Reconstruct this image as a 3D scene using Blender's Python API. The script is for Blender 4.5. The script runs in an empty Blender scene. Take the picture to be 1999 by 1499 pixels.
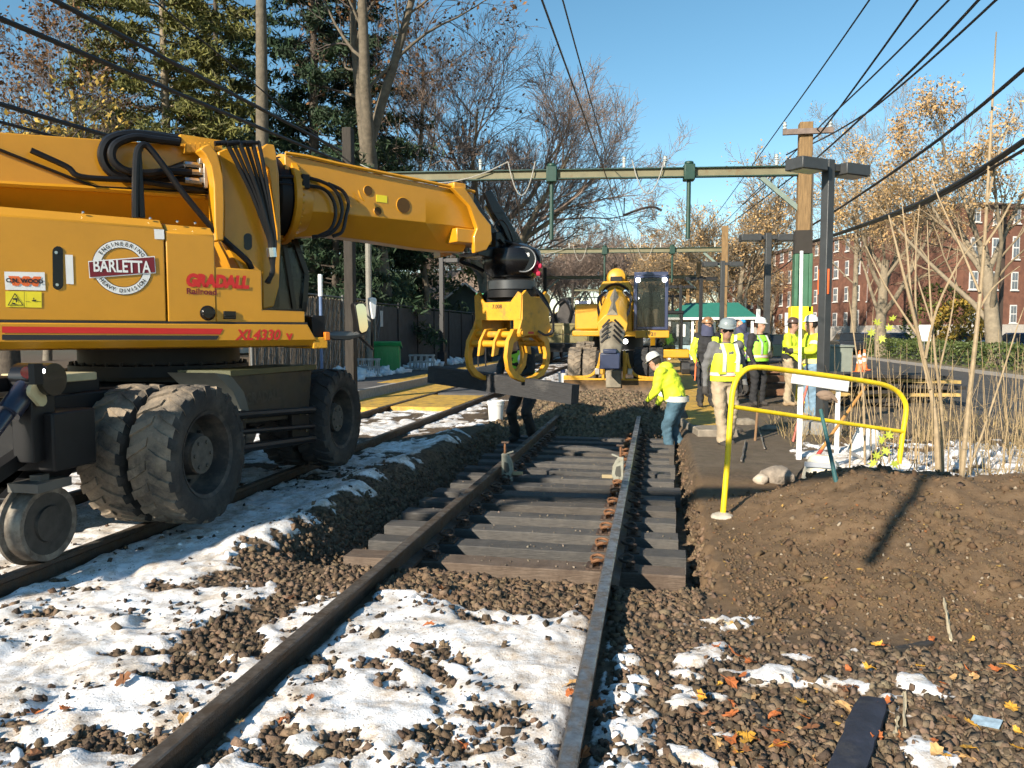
import bpy, bmesh, math, random
import numpy as np
from mathutils import Vector, Matrix
random.seed(7)
RNG = np.random.default_rng(11)
R = math.radians
SC = bpy.context.scene
COL = SC.collection

# ------------------------------------------------------------------ camera, sky, sun, exposure
# world: Y runs along the railway, X to the right, z = 0 is the top of the rails
FPX = 1500.6
YAW, PITCH = R(10.6), R(3.87)
CAM = Vector((0.0, 0.0, 1.56))
cam = bpy.data.cameras.new('camera')
cam.sensor_width = 36.0
cam.lens = 36.0 * FPX / 1999.0
cam.clip_start, cam.clip_end = 0.05, 2500.0
camo = bpy.data.objects.new('camera', cam)
COL.objects.link(camo)
camo.location = CAM
camo.rotation_euler = (R(90) - PITCH, 0, YAW)
SC.camera = camo
CROT = camo.rotation_euler.to_matrix()

SUN_AZ, SUN_EL = R(28), R(25)          # shadows run away from the viewer and 28 deg to the right of the track
to_sun = Vector((-math.sin(SUN_AZ) * math.cos(SUN_EL), -math.cos(SUN_AZ) * math.cos(SUN_EL), math.sin(SUN_EL)))
world = bpy.data.worlds.new('World')
SC.world = world
world.use_nodes = True
wn = world.node_tree
bg = wn.nodes['Background']
sky = wn.nodes.new('ShaderNodeTexSky')
sky.sky_type = 'NISHITA'
sky.sun_disc = False
sky.sun_elevation = SUN_EL
# Nishita: rotation 0 puts the sun towards +Y, turning clockwise seen from above
sky.sun_rotation = math.atan2(to_sun.x, to_sun.y)
sky.altitude = 20.0
sky.air_density = 1.0
sky.dust_density = 0.0
sky.ozone_density = 1.6
hs = wn.nodes.new('ShaderNodeHueSaturation')
hs.inputs['Saturation'].default_value = 1.18
hs.inputs['Hue'].default_value = 0.485
wn.links.new(sky.outputs[0], hs.inputs['Color'])
wn.links.new(hs.outputs[0], bg.inputs[0])
bg.inputs[1].default_value = 0.088
sl = bpy.data.lights.new('sun', 'SUN')
sl.energy = 5.0
sl.angle = R(0.55)
sl.color = (1.0, 0.89, 0.73)
so = bpy.data.objects.new('sun', sl)
COL.objects.link(so)
so.rotation_euler = to_sun.to_track_quat('Z', 'Y').to_euler()
so.location = to_sun * 80
vs = SC.view_settings
vs.view_transform = 'Standard'
vs.look = 'None'
vs.gamma = 1.0
vs.exposure = 0.92
vs.use_curve_mapping = False
SC.cycles.max_bounces = 4
SC.cycles.diffuse_bounces = 2
SC.cycles.glossy_bounces = 2
SC.cycles.transparent_max_bounces = 8
SC.cycles.use_denoising = True
SC.cycles.use_adaptive_sampling = True
SC.cycles.adaptive_threshold = 0.03

# ------------------------------------------------------------------ layout helpers
def ray(u, v):
    return CROT @ Vector(((u - 999.5) / FPX, -(v - 749.5) / FPX, -1.0))
def at(u, v, D=None, z=None, Y=None, X=None):
    """the point of the place seen at photo position (u, v), at depth D or on a plane"""
    d = ray(u, v)
    if D is not None: k = D
    elif z is not None: k = (z - CAM.z) / d.z
    elif Y is not None: k = (Y - CAM.y) / d.y
    else: k = (X - CAM.x) / d.x
    return CAM + d * k

# ------------------------------------------------------------------ noise
def _hash(ix, iy, seed):
    h = (ix.astype(np.int64) * 374761393 + iy.astype(np.int64) * 668265263 + seed * 144665) & 0x7fffffff
    h = ((h ^ (h >> 13)) * 1274126177) & 0x7fffffff
    return ((h ^ (h >> 16)) & 0xffff) / 65535.0
def vnoise(x, y, seed=0):
    x = np.asarray(x, float); y = np.asarray(y, float)
    ix = np.floor(x); iy = np.floor(y)
    fx = x - ix; fy = y - iy
    fx = fx * fx * (3 - 2 * fx); fy = fy * fy * (3 - 2 * fy)
    a = _hash(ix, iy, seed); b = _hash(ix + 1, iy, seed)
    c = _hash(ix, iy + 1, seed); d = _hash(ix + 1, iy + 1, seed)
    return (a * (1 - fx) + b * fx) * (1 - fy) + (c * (1 - fx) + d * fx) * fy
def fbm(x, y, seed=0, octs=4):
    s = 0.0; a = 0.5; t = 0.0
    x = np.asarray(x, float); y = np.asarray(y, float)
    for o in range(octs):
        s = s + a * vnoise(x, y, seed + o * 17); t += a
        x = x * 2.03 + 13.1; y = y * 2.03 + 7.7; a *= 0.5
    return s / t
def ss(a, b, x):
    t = np.clip((np.asarray(x, float) - a) / (b - a), 0, 1)
    return t * t * (3 - 2 * t)

# ------------------------------------------------------------------ materials
MATS = {}
def M(name, col, rough=0.6, metal=0.0, var=0.12, scale=6.0, bump=0.0, bscale=60.0, spec=0.5,
      dirt=None, damt=0.45, dscale=3.0, attr=None, emit=0.0, alpha=1.0, coat=0.0, stretch=None, trans=0.0):
    if name in MATS: return MATS[name]
    m = bpy.data.materials.new(name); m.use_nodes = True
    nt = m.node_tree; N = nt.nodes; L = nt.links
    b = N['Principled BSDF']
    tc = N.new('ShaderNodeTexCoord')
    vec = tc.outputs['Object']
    if stretch:
        mp = N.new('ShaderNodeMapping'); mp.inputs['Scale'].default_value = stretch
        L.new(vec, mp.inputs['Vector']); vec = mp.outputs[0]
    nz = N.new('ShaderNodeTexNoise'); nz.inputs['Scale'].default_value = scale
    nz.inputs['Detail'].default_value = 6.0; nz.inputs['Roughness'].default_value = 0.6
    L.new(vec, nz.inputs['Vector'])
    rp = N.new('ShaderNodeValToRGB')
    lo = [max(0, c * (1 - var)) for c in col]; hi = [min(1, c * (1 + var)) for c in col]
    rp.color_ramp.elements[0].color = (*lo, 1); rp.color_ramp.elements[0].position = 0.3
    rp.color_ramp.elements[1].color = (*hi, 1); rp.color_ramp.elements[1].position = 0.7
    L.new(nz.outputs['Fac'], rp.inputs[0])
    out = rp.outputs[0]
    if attr:
        at_ = N.new('ShaderNodeAttribute'); at_.attribute_name = attr
        mx = N.new('ShaderNodeMix'); mx.data_type = 'RGBA'; mx.blend_type = 'MULTIPLY'
        mx.inputs['Factor'].default_value = 1.0
        L.new(out, mx.inputs['A']); L.new(at_.outputs['Color'], mx.inputs['B']); out = mx.outputs['Result']
    if dirt:
        n2 = N.new('ShaderNodeTexNoise'); n2.inputs['Scale'].default_value = dscale
        n2.inputs['Detail'].default_value = 8.0; n2.inputs['Roughness'].default_value = 0.7
        L.new(tc.outputs['Object'], n2.inputs['Vector'])
        r2 = N.new('ShaderNodeValToRGB')
        r2.color_ramp.elements[0].position = 1.0 - damt - 0.1; r2.color_ramp.elements[0].color = (0, 0, 0, 1)
        r2.color_ramp.elements[1].position = min(1, 1.0 - damt + 0.14); r2.color_ramp.elements[1].color = (1, 1, 1, 1)
        L.new(n2.outputs['Fac'], r2.inputs[0])
        mx = N.new('ShaderNodeMix'); mx.data_type = 'RGBA'
        L.new(r2.outputs[0], mx.inputs['Factor']); L.new(out, mx.inputs['A'])
        mx.inputs['B'].default_value = (*dirt, 1); out = mx.outputs['Result']
        mr = N.new('ShaderNodeMapRange'); mr.inputs['To Min'].default_value = rough
        mr.inputs['To Max'].default_value = max(rough, 0.85)
        L.new(r2.outputs[0], mr.inputs['Value']); L.new(mr.outputs[0], b.inputs['Roughness'])
    else:
        b.inputs['Roughness'].default_value = rough
    L.new(out, b.inputs['Base Color'])
    b.inputs['Metallic'].default_value = metal
    b.inputs['Specular IOR Level'].default_value = spec
    b.inputs['Coat Weight'].default_value = coat
    b.inputs['Alpha'].default_value = alpha
    b.inputs['Transmission Weight'].default_value = trans
    if emit:
        L.new(out, b.inputs['Emission Color']); b.inputs['Emission Strength'].default_value = emit
    if bump:
        n3 = N.new('ShaderNodeTexNoise'); n3.inputs['Scale'].default_value = bscale
        n3.inputs['Detail'].default_value = 5.0
        L.new(vec, n3.inputs['Vector'])
        bp = N.new('ShaderNodeBump'); bp.inputs['Strength'].default_value = bump; bp.inputs['Distance'].default_value = 0.02
        L.new(n3.outputs['Fac'], bp.inputs['Height']); L.new(bp.outputs[0], b.inputs['Normal'])
    MATS[name] = m
    return m

# ------------------------------------------------------------------ mesh builder
class MB:
    def __init__(s, mtx=None):
        s.v = []; s.f = []; s.mi = []; s.m = mtx or Matrix.Identity(4); s.k = 0
    def _add(s, vs, fs, mtx=None):
        o = len(s.v); T = s.m if mtx is None else s.m @ mtx
        s.v += [T @ Vector(p) for p in vs]
        s.f += [tuple(o + i for i in f) for f in fs]; s.mi += [s.k] * len(fs)
        return s
    def box(s, lo, hi, mtx=None, taper=None):
        x0, y0, z0 = lo; x1, y1, z1 = hi
        vs = [(x0, y0, z0), (x1, y0, z0), (x1, y1, z0), (x0, y1, z0), (x0, y0, z1), (x1, y0, z1), (x1, y1, z1), (x0, y1, z1)]
        if taper:
            cx, cy = (x0 + x1) / 2, (y0 + y1) / 2
            vs = vs[:4] + [(cx + (x - cx) * taper, cy + (y - cy) * taper, z) for x, y, z in vs[4:]]
        return s._add(vs, [(0, 3, 2, 1), (4, 5, 6, 7), (0, 1, 5, 4), (1, 2, 6, 5), (2, 3, 7, 6), (3, 0, 4, 7)], mtx)
    def bar(s, p0, p1, w, h, up=(0, 0, 1)):
        p0 = Vector(p0); p1 = Vector(p1); d = (p1 - p0); L = d.length; d.normalize()
        side = d.cross(Vector(up))
        if side.length < 1e-4: side = d.cross(Vector((1, 0, 0)))
        side.normalize(); upv = side.cross(d)
        mt = Matrix(((d.x, side.x, upv.x, p0.x), (d.y, side.y, upv.y, p0.y), (d.z, side.z, upv.z, p0.z), (0, 0, 0, 1)))
        return s.box((0, -w / 2, -h / 2), (L, w / 2, h / 2), mt)
    def tube(s, path, r, n=8, caps=True, flat=1.0):
        P = [Vector(p) for p in path]
        rr = r if isinstance(r, (list, tuple)) else [r] * len(P)
        vs = []; fs = []
        d = (P[1] - P[0]).normalized()
        a = d.cross(Vector((0, 0, 1)))
        if a.length < 0.05: a = d.cross(Vector((0, 1, 0)))
        a.normalize()
        for i, p in enumerate(P):
            if i == 0: t = P[1] - P[0]
            elif i == len(P) - 1: t = P[-1] - P[-2]
            else: t = (P[i + 1] - P[i]).normalized() + (P[i] - P[i - 1]).normalized()
            if t.length < 1e-9: t = d
            t.normalize()
            a = a - t * a.dot(t)
            if a.length < 1e-6: a = t.orthogonal()
            a.normalize(); b = t.cross(a)
            for k in range(n):
                an = 2 * math.pi * k / n
                vs.append(p + (a * math.cos(an) + b * math.sin(an) * flat) * rr[i])
        for i in range(len(P) - 1):
            for k in range(n):
                fs.append((i * n + k, i * n + (k + 1) % n, (i + 1) * n + (k + 1) % n, (i + 1) * n + k))
        if caps:
            fs.append(tuple(range(n - 1, -1, -1))); o = (len(P) - 1) * n
            fs.append(tuple(o + k for k in range(n)))
        return s._add(vs, fs)
    def cyl(s, p0, p1, r0, r1=None, n=16):
        return s.tube([p0, p1], [r0, r0 if r1 is None else r1], n)
    def prism(s, poly, a, b, axis='y', mtx=None):
        """poly of (p, q): axis y -> (x, z), axis x -> (y, z), axis z -> (x, y)"""
        n = len(poly)
        if axis == 'y': mk = lambda p, t: (p[0], t, p[1])
        elif axis == 'x': mk = lambda p, t: (t, p[0], p[1])
        else: mk = lambda p, t: (p[0], p[1], t)
        vs = [mk(p, a) for p in poly] + [mk(p, b) for p in poly]
        fs = [tuple(range(n)), tuple(range(2 * n - 1, n - 1, -1))] + [(i, (i + 1) % n, n + (i + 1) % n, n + i) for i in range(n)]
        return s._add(vs, fs, mtx)
    def loft(s, secs, caps=True):
        n = len(secs[0]); vs = [p for c in secs for p in c]; fs = []
        for i in range(len(secs) - 1):
            for k in range(n):
                fs.append((i * n + k, i * n + (k + 1) % n, (i + 1) * n + (k + 1) % n, (i + 1) * n + k))
        if caps:
            fs.append(tuple(range(n - 1, -1, -1))); o = (len(secs) - 1) * n
            fs.append(tuple(o + k for k in range(n)))
        return s._add(vs, fs)
    def lathe(s, prof, c, axis, n=24, up=None, a0=0.0, a1=None):
        """prof: (radius, along axis) pairs"""
        ax = Vector(axis).normalized(); a = ax.orthogonal().normalized() if up is None else Vector(up)
        b = ax.cross(a); c = Vector(c); vs = []; fs = []
        full = a1 is None; sp = 2 * math.pi if full else a1 - a0
        m = n if full else n + 1
        for r, h in prof:
            for k in range(m):
                an = a0 + sp * k / n
                vs.append(c + ax * h + (a * math.cos(an) + b * math.sin(an)) * r)
        for i in range(len(prof) - 1):
            for k in range(n):
                k2 = (k + 1) % m
                fs.append((i * m + k, i * m + k2, (i + 1) * m + k2, (i + 1) * m + k))
        return s._add(vs, fs)
    def ball(s, c, r, n=10, m=7, sc=(1, 1, 1), mtx=None):
        vs = []; fs = []
        for i in range(m + 1):
            th = math.pi * i / m
            for k in range(n):
                ph = 2 * math.pi * k / n
                vs.append((c[0] + r * sc[0] * math.sin(th) * math.cos(ph), c[1] + r * sc[1] * math.sin(th) * math.sin(ph), c[2] + r * sc[2] * math.cos(th)))
        for i in range(m):
            for k in range(n):
                fs.append((i * n + k, (i + 1) * n + k, (i + 1) * n + (k + 1) % n, i * n + (k + 1) % n))
        return s._add(vs, fs, mtx)
    def mesh(s, name, mats, smooth=35, weld=True):
        me = bpy.data.meshes.new(name)
        bm = bmesh.new()
        bv = [bm.verts.new(p) for p in s.v]
        for f, k in zip(s.f, s.mi):
            try:
                fc = bm.faces.new([bv[i] for i in f]); fc.material_index = k
            except ValueError: pass
        if weld: bmesh.ops.remove_doubles(bm, verts=bm.verts, dist=1e-5)
        bmesh.ops.recalc_face_normals(bm, faces=bm.faces)
        if smooth:
            for fc in bm.faces: fc.smooth = True
        bm.to_mesh(me); bm.free()
        if smooth: me.set_sharp_from_angle(angle=R(smooth))
        for m in (mats if isinstance(mats, (list, tuple)) else [mats]): me.materials.append(m)
        return me
    def build(s, name, mats, parent=None, smooth=35, bevel=0.0, weld=True, seg=2):
        o = bpy.data.objects.new(name, s.mesh(name, mats, smooth, weld))
        COL.objects.link(o)
        if parent is not None: o.parent = parent
        if bevel:
            bv = o.modifiers.new('bevel', 'BEVEL'); bv.width = bevel; bv.segments = seg
            bv.limit_method = 'ANGLE'; bv.angle_limit = R(40)
        return o

def np_object(name, verts, faces, mat, parent=None, smooth=False, attrs=None):
    """verts (n,3) array, faces (m,3) or (m,4) array, attrs {name: (n,) or (n,3)}"""
    me = bpy.data.meshes.new(name)
    nv, nf, k = len(verts), len(faces), faces.shape[1]
    me.vertices.add(nv); me.vertices.foreach_set('co', np.ascontiguousarray(verts, np.float32).ravel())
    me.loops.add(nf * k); me.loops.foreach_set('vertex_index', np.ascontiguousarray(faces, np.int32).ravel())
    me.polygons.add(nf); me.polygons.foreach_set('loop_start', np.arange(0, nf * k, k, dtype=np.int32))
    me.update(calc_edges=True)
    if smooth: me.polygons.foreach_set('use_smooth', np.ones(nf, bool))
    for an, av in (attrs or {}).items():
        av = np.asarray(av, np.float32)
        if av.ndim == 1:
            a = me.attributes.new(an, 'FLOAT', 'POINT'); a.data.foreach_set('value', av)
        else:
            a = me.attributes.new(an, 'FLOAT_COLOR', 'POINT')
            a.data.foreach_set('color', np.concatenate([av, np.ones((nv, 1), np.float32)], 1).ravel())
    me.materials.append(mat)
    o = bpy.data.objects.new(name, me); COL.objects.link(o)
    if parent is not None: o.parent = parent
    return o

def tag(o, label=None, cat=None, group=None, kind=None):
    if label: o['label'] = label
    if cat: o['category'] = cat
    if group: o['group'] = group
    if kind: o['kind'] = kind
    return o
def thing(name, label, cat, loc=(0, 0, 0), rz=0.0, group=None):
    o = bpy.data.objects.new(name, None); COL.objects.link(o)
    o.empty_display_size = 0.2
    o.location = loc; o.rotation_euler = (0, 0, rz)
    return tag(o, label, cat, group)
def dup(root, loc=None, rz=None, label=None, scale=None, rot=None):
    r = root.copy(); COL.objects.link(r)
    if loc is not None: r.location = loc
    if rz is not None: r.rotation_euler = (0, 0, rz)
    if rot is not None: r.rotation_euler = rot
    if scale is not None: r.scale = (scale,) * 3 if not isinstance(scale, tuple) else scale
    if label: r['label'] = label
    for ch in list(root.children):
        c = ch.copy(); COL.objects.link(c); c.parent = r
        for g in list(ch.children):
            d = g.copy(); COL.objects.link(d); d.parent = c
    return r
def inst(mesh, name, parent, loc=(0, 0, 0), rot=(0, 0, 0), scale=(1, 1, 1)):
    o = bpy.data.objects.new(name, mesh); COL.objects.link(o); o.parent = parent
    o.location = loc; o.rotation_euler = rot; o.scale = scale
    return o

def text_geo(txt, size, sx=1.0, bold=0.0, shear=0.0, space=1.0, align='CENTER'):
    cu = bpy.data.curves.new('lettering', 'FONT'); cu.body = txt; cu.size = size; cu.align_x = align; cu.align_y = 'CENTER'
    cu.offset = bold; cu.shear = shear; cu.space_character = space; cu.resolution_u = 3
    o = bpy.data.objects.new('lettering', cu); COL.objects.link(o)
    bpy.context.view_layer.update()
    me = o.evaluated_get(bpy.context.evaluated_depsgraph_get()).to_mesh()
    vs = [(v.co.x * sx, v.co.y, 0.0) for v in me.vertices]; fs = [tuple(p.vertices) for p in me.polygons]
    bpy.data.objects.remove(o); bpy.data.curves.remove(cu)
    return vs, fs

def rot_to(axis_x, axis_y, axis_z, loc=(0, 0, 0)):
    a, b, c = Vector(axis_x), Vector(axis_y), Vector(axis_z)
    return Matrix(((a.x, b.x, c.x, loc[0]), (a.y, b.y, c.y, loc[1]), (a.z, b.z, c.z, loc[2]), (0, 0, 0, 1)))
def catmull(pts, n=6):
    P = [Vector(p) for p in pts]; P = [P[0] * 2 - P[1]] + P + [P[-1] * 2 - P[-2]]; out = []
    for i in range(1, len(P) - 2):
        for k in range(n):
            t = k / n
            out.append(0.5 * ((2 * P[i]) + (P[i + 1] - P[i - 1]) * t + (2 * P[i - 1] - 5 * P[i] + 4 * P[i + 1] - P[i + 2]) * t * t
                              + (3 * P[i] - P[i - 1] - 3 * P[i + 1] + P[i + 2]) * t ** 3))
    out.append(P[-2]); return out
# ================================================================== GROUND
TRK = -1.05                      # centre line of the track under repair
LTR = -4.85                      # centre line of the other track
def trench_mask(x, y):
    wob = 0.10 * (fbm(x * 3, y * 3, 5) - 0.5)
    tx = ss(-2.98, -2.46, x + wob) * (1 - ss(0.30, 0.46, x + 0.12 * (fbm(x * 2, y * 5, 9) - 0.5)))
    ty = ss(5.0, 5.5, y + 0.5 * wob + 0.05 * (x + 1.05)) * (1 - ss(12.4, 15.8, y))
    return tx * ty
def mound_h(x, y):
    crest = 7.35 + 0.25 * np.sin(x * 1.3) + 0.3 * (fbm(x * 1.1, y * 0.0, 31) - 0.5)
    up = ss(3.9, 7.3, y + 0.5 * (fbm(x * 1.5, y * 1.5, 33) - 0.5))
    dn = 1 - ss(crest, crest + 0.75, y)
    side = ss(0.55, 1.9, x)
    far = 1 - 0.5 * ss(6, 9, x)
    return side * up * dn * far
def gh(x, y):
    x = np.asarray(x, float); y = np.asarray(y, float)
    n = fbm(x * 1.6, y * 1.6, 3) - 0.5
    z = -0.125 + 0.05 * n
    near = 1 - ss(18, 40, np.abs(x) + y * 0.6)
    z = z + near * 0.02 * (fbm(x * 7, y * 7, 4) - 0.5)
    # ballast ridge left of the trench
    z = z + 0.12 * np.exp(-((x + 3.05 + 0.14 * np.sin(y * 1.7)) / 0.26) ** 2) * ss(4.9, 5.8, y) * (1 - ss(11, 15, y)) * (0.6 + 0.8 * fbm(x * 2, y * 2, 8))
    # gravel bank in front of the first tie, lower where the rails cross it
    t = trench_mask(x, y)
    z = z * (1 - t) + t * (-0.40 + 0.05 * n)
    # heap of fresh ballast at the far end
    hp = np.exp(-((x + 1.05) / 1.15) ** 4) * ss(12.7, 15.3, y) * (1 - ss(18.0, 19.6, y))
    z = z + 0.30 * hp
    m = mound_h(x, y)
    z = z + m * (0.44 + 0.16 * (fbm(x * 1.3, y * 1.3, 12) - 0.5)) + ss(0.03, 0.2, m) * (0.07 * (fbm(x * 6, y * 6, 13) - 0.5) + .10 * (fbm(x * 2.6, y * 2.6, 14) - .5))
    # small crater in the mound
    z = z - 0.05 * np.exp(-(((x - 1.02) / 0.16) ** 2 + ((y - 4.95) / 0.22) ** 2))
    # platform side on the right, flat
    pl = ss(0.42, 0.52, x) * ss(8.0, 8.8, y)
    z = z * (1 - pl) + pl * (-0.06 + 0.03 * n * (1 - ss(10, 14, y)))
    # verge with rough soil
    vg = ss(2.0, 2.6, x) * ss(7.8, 8.4, y) * (1 - ss(5.2, 6.0, x)) * (1 - ss(16, 20, y))
    z = z + vg * (0.05 + 0.16 * (fbm(x * 1.8, y * 1.8, 21) - 0.4))
    return z
def gz(x, y): return float(gh(np.array([x]), np.array([y]))[0])
def snow_w(x, y):
    """how much of the ground is under snow, 0..1"""
    w = np.zeros_like(x) + 0.02
    fore = ss(-7.0, -6.4, x) * (1 - ss(-0.25, -0.18, x)) * (1 - ss(4.2, 4.75, y + 0.06 * (x + 1)))
    w = np.maximum(w, fore * (0.83 + .15 * (x < -1.9)))
    strip = ss(-7.6, -7.0, x) * (1 - ss(-3.25, -2.75, x)) * (1 - ss(8.0, 16.0, y))
    w = np.maximum(w, strip * (0.95 - 0.25 * ss(5.5, 8.5, y)))
    w = np.maximum(w, 0.55 * ss(-7.6, -7.0, x) * (1 - ss(-4.0, -3.3, x)) * ss(7, 9, y) * (1 - ss(18.0, 19.5, y)))
    w = np.maximum(w, 0.35 * ss(-7.0, -6.0, x) * (1 - ss(-1.9, -1.5, x)) * ss(22, 24, y))
    # brown trail trodden through the snow left of the near rail
    tr = np.abs((x + 2.22) - 0.10 * (y - 4.3) - .10 * np.sin(y * 2.6))
    w = w - 0.60 * np.exp(-(tr / 0.17) ** 2) * ss(3.0, 3.4, y) * (1 - ss(5.6, 6.2, y))
    w = w - 0.45 * np.exp(-(((x + 0.62) / 0.26) ** 2 + ((y - 3.15) / 0.20) ** 2))
    w = w - 0.40 * np.exp(-(((x + 0.75) / 0.22) ** 2 + ((y - 2.55) / 0.16) ** 2))
    w = w - 0.35 * np.exp(-(((x + 1.5) / 0.25) ** 2 + ((y - 3.0) / 0.12) ** 2))
    # thin snow along the right of the right rail and on the stones
    w = np.maximum(w, 0.50 * np.exp(-((x + 0.10) / 0.13) ** 2) * (1 - ss(3.9, 4.2, y)))
    w = np.maximum(w, 0.52 * np.exp(-(((x - 0.62) / 0.50) ** 2 + ((y - 3.75) / 0.55) ** 2)))
    w = np.maximum(w, 0.36 * np.exp(-(((x - 0.45) / 0.35) ** 2 + ((y - 2.9) / 0.35) ** 2)))
    # verge
    w = np.maximum(w, 0.60 * ss(1.7, 2.2, x) * ss(7.9, 8.3, y) * (1 - ss(10.8, 12.5, y)) * (1 - ss(6.0, 8.0, x)))
    return np.clip(w, 0, 1.05)
def snow_mask(x, y):
    w = snow_w(x, y)
    n = 0.55 * fbm(x * 1.9, y * 2.6, 41, 5) + 0.45 * fbm(x * 6.5, y * 9.0, 45, 4)
    thr = 0.5 + 0.275 * (0.5 - w) - .10 * ss(.9, 1.04, w)
    s = ss(thr - 0.07, thr + 0.07, n)
    return s * (w > 0.05), n

def axis(lo, hi, a, b, d, g):
    core = list(np.arange(a, b, d)); p = core[-1]; st = d
    while p < hi: st *= g; p += st; core.append(p)
    p = core[0]; st = d; pre = []
    while p > lo: st *= g; p -= st; pre.append(p)
    return np.array(pre[::-1] + core)
xs = axis(-420, 420, -4.3, 2.4, 0.0225, 1.045)
ys = [-60.0, -30, -12, -6, -3, -1, 0.4, 1.2, 1.7]; p = 1.9
while p < 900: ys.append(p); p += max(0.0160, 0.0070 * p) * (1 if p < 40 else 3)
ys = np.array(ys)
GX, GY = np.meshgrid(xs, ys)
gx, gy = GX.ravel(), GY.ravel()
gz0 = gh(gx, gy)
smask, sn = snow_mask(gx, gy)
lump = 0.6 * fbm(gx * 5, gy * 5, 51, 3) + 0.4 * fbm(gx * 16, gy * 16, 55, 3)
nearf = 1 - ss(25, 60, gy)
sth = smask * (0.014 + 0.075 * (lump - 0.42)) * nearf + ss(0.35, 1.0, smask) * 0.012 * nearf
# rail grooves stay clear of snow
for rx in (TRK - 0.7525, TRK + 0.7525, LTR - 0.7525, LTR + 0.7525):
    g = np.exp(-((gx - rx) / 0.075) ** 4)
    sth = sth * (1 - g); smask = smask * (1 - 0.9 * g)
gzz = gz0 + sth
# footprints pressed into the snow
for fx, fy, fr in ((-1.0, 2.62, .3), (-0.95, 3.35, .6), (-2.7, 3.0, .2), (-2.9, 3.9, .4), (-3.3, 3.4, .1), (-1.35, 2.25, .5), (-3.6, 4.6, .3), (-2.2, 2.7, .5), (-3.9, 5.2, .4)):
    dx = (gx - fx) * math.cos(fr) + (gy - fy) * math.sin(fr); dy = -(gx - fx) * math.sin(fr) + (gy - fy) * math.cos(fr)
    fp = np.exp(-((dx / 0.07) ** 4 + (dy / 0.15) ** 4))
    gzz = gzz - 0.035 * fp * smask
def soil_zone(x, y): return np.clip(ss(0.04, 0.22, mound_h(x, y)) + ss(.30, .42, x) * ss(4.2, 4.9, y + .5 * (fbm(x * 2, y * 2, 66) - .5)) * (1 - ss(8.2, 9.2, y)), 0, 1)
soil = np.clip(soil_zone(gx, gy) + ss(2.0, 2.6, gx) * ss(7.6, 8.2, gy) * (1 - ss(11, 15, gy)), 0, 1)
soil = np.clip(soil + .75 * ss(.15, .5, gx) * (1 - ss(5, 7, gy)) * ss(.40, .56, fbm(gx * 1.3, gy * 1.3, 67)), 0, 1)
asph = ss(0.46, 0.56, gx) * ss(8.6, 9.6, gy + 0.7 * (fbm(gx * 2, gy * 2, 61) - 0.5)) * (1 - ss(2.2, 2.9, gx + 0.6 * (fbm(gx, gy, 62) - 0.5)) * (1 - ss(11.5, 13, gy)))
far = ss(60, 110, gy + np.abs(gx) * 0.7)
nx, ny = len(xs), len(ys)
ii = (np.arange(ny - 1)[:, None] * nx + np.arange(nx - 1)[None, :]).ravel()
quads = np.stack([ii, ii + 1, ii + 1 + nx, ii + nx], 1)

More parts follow.
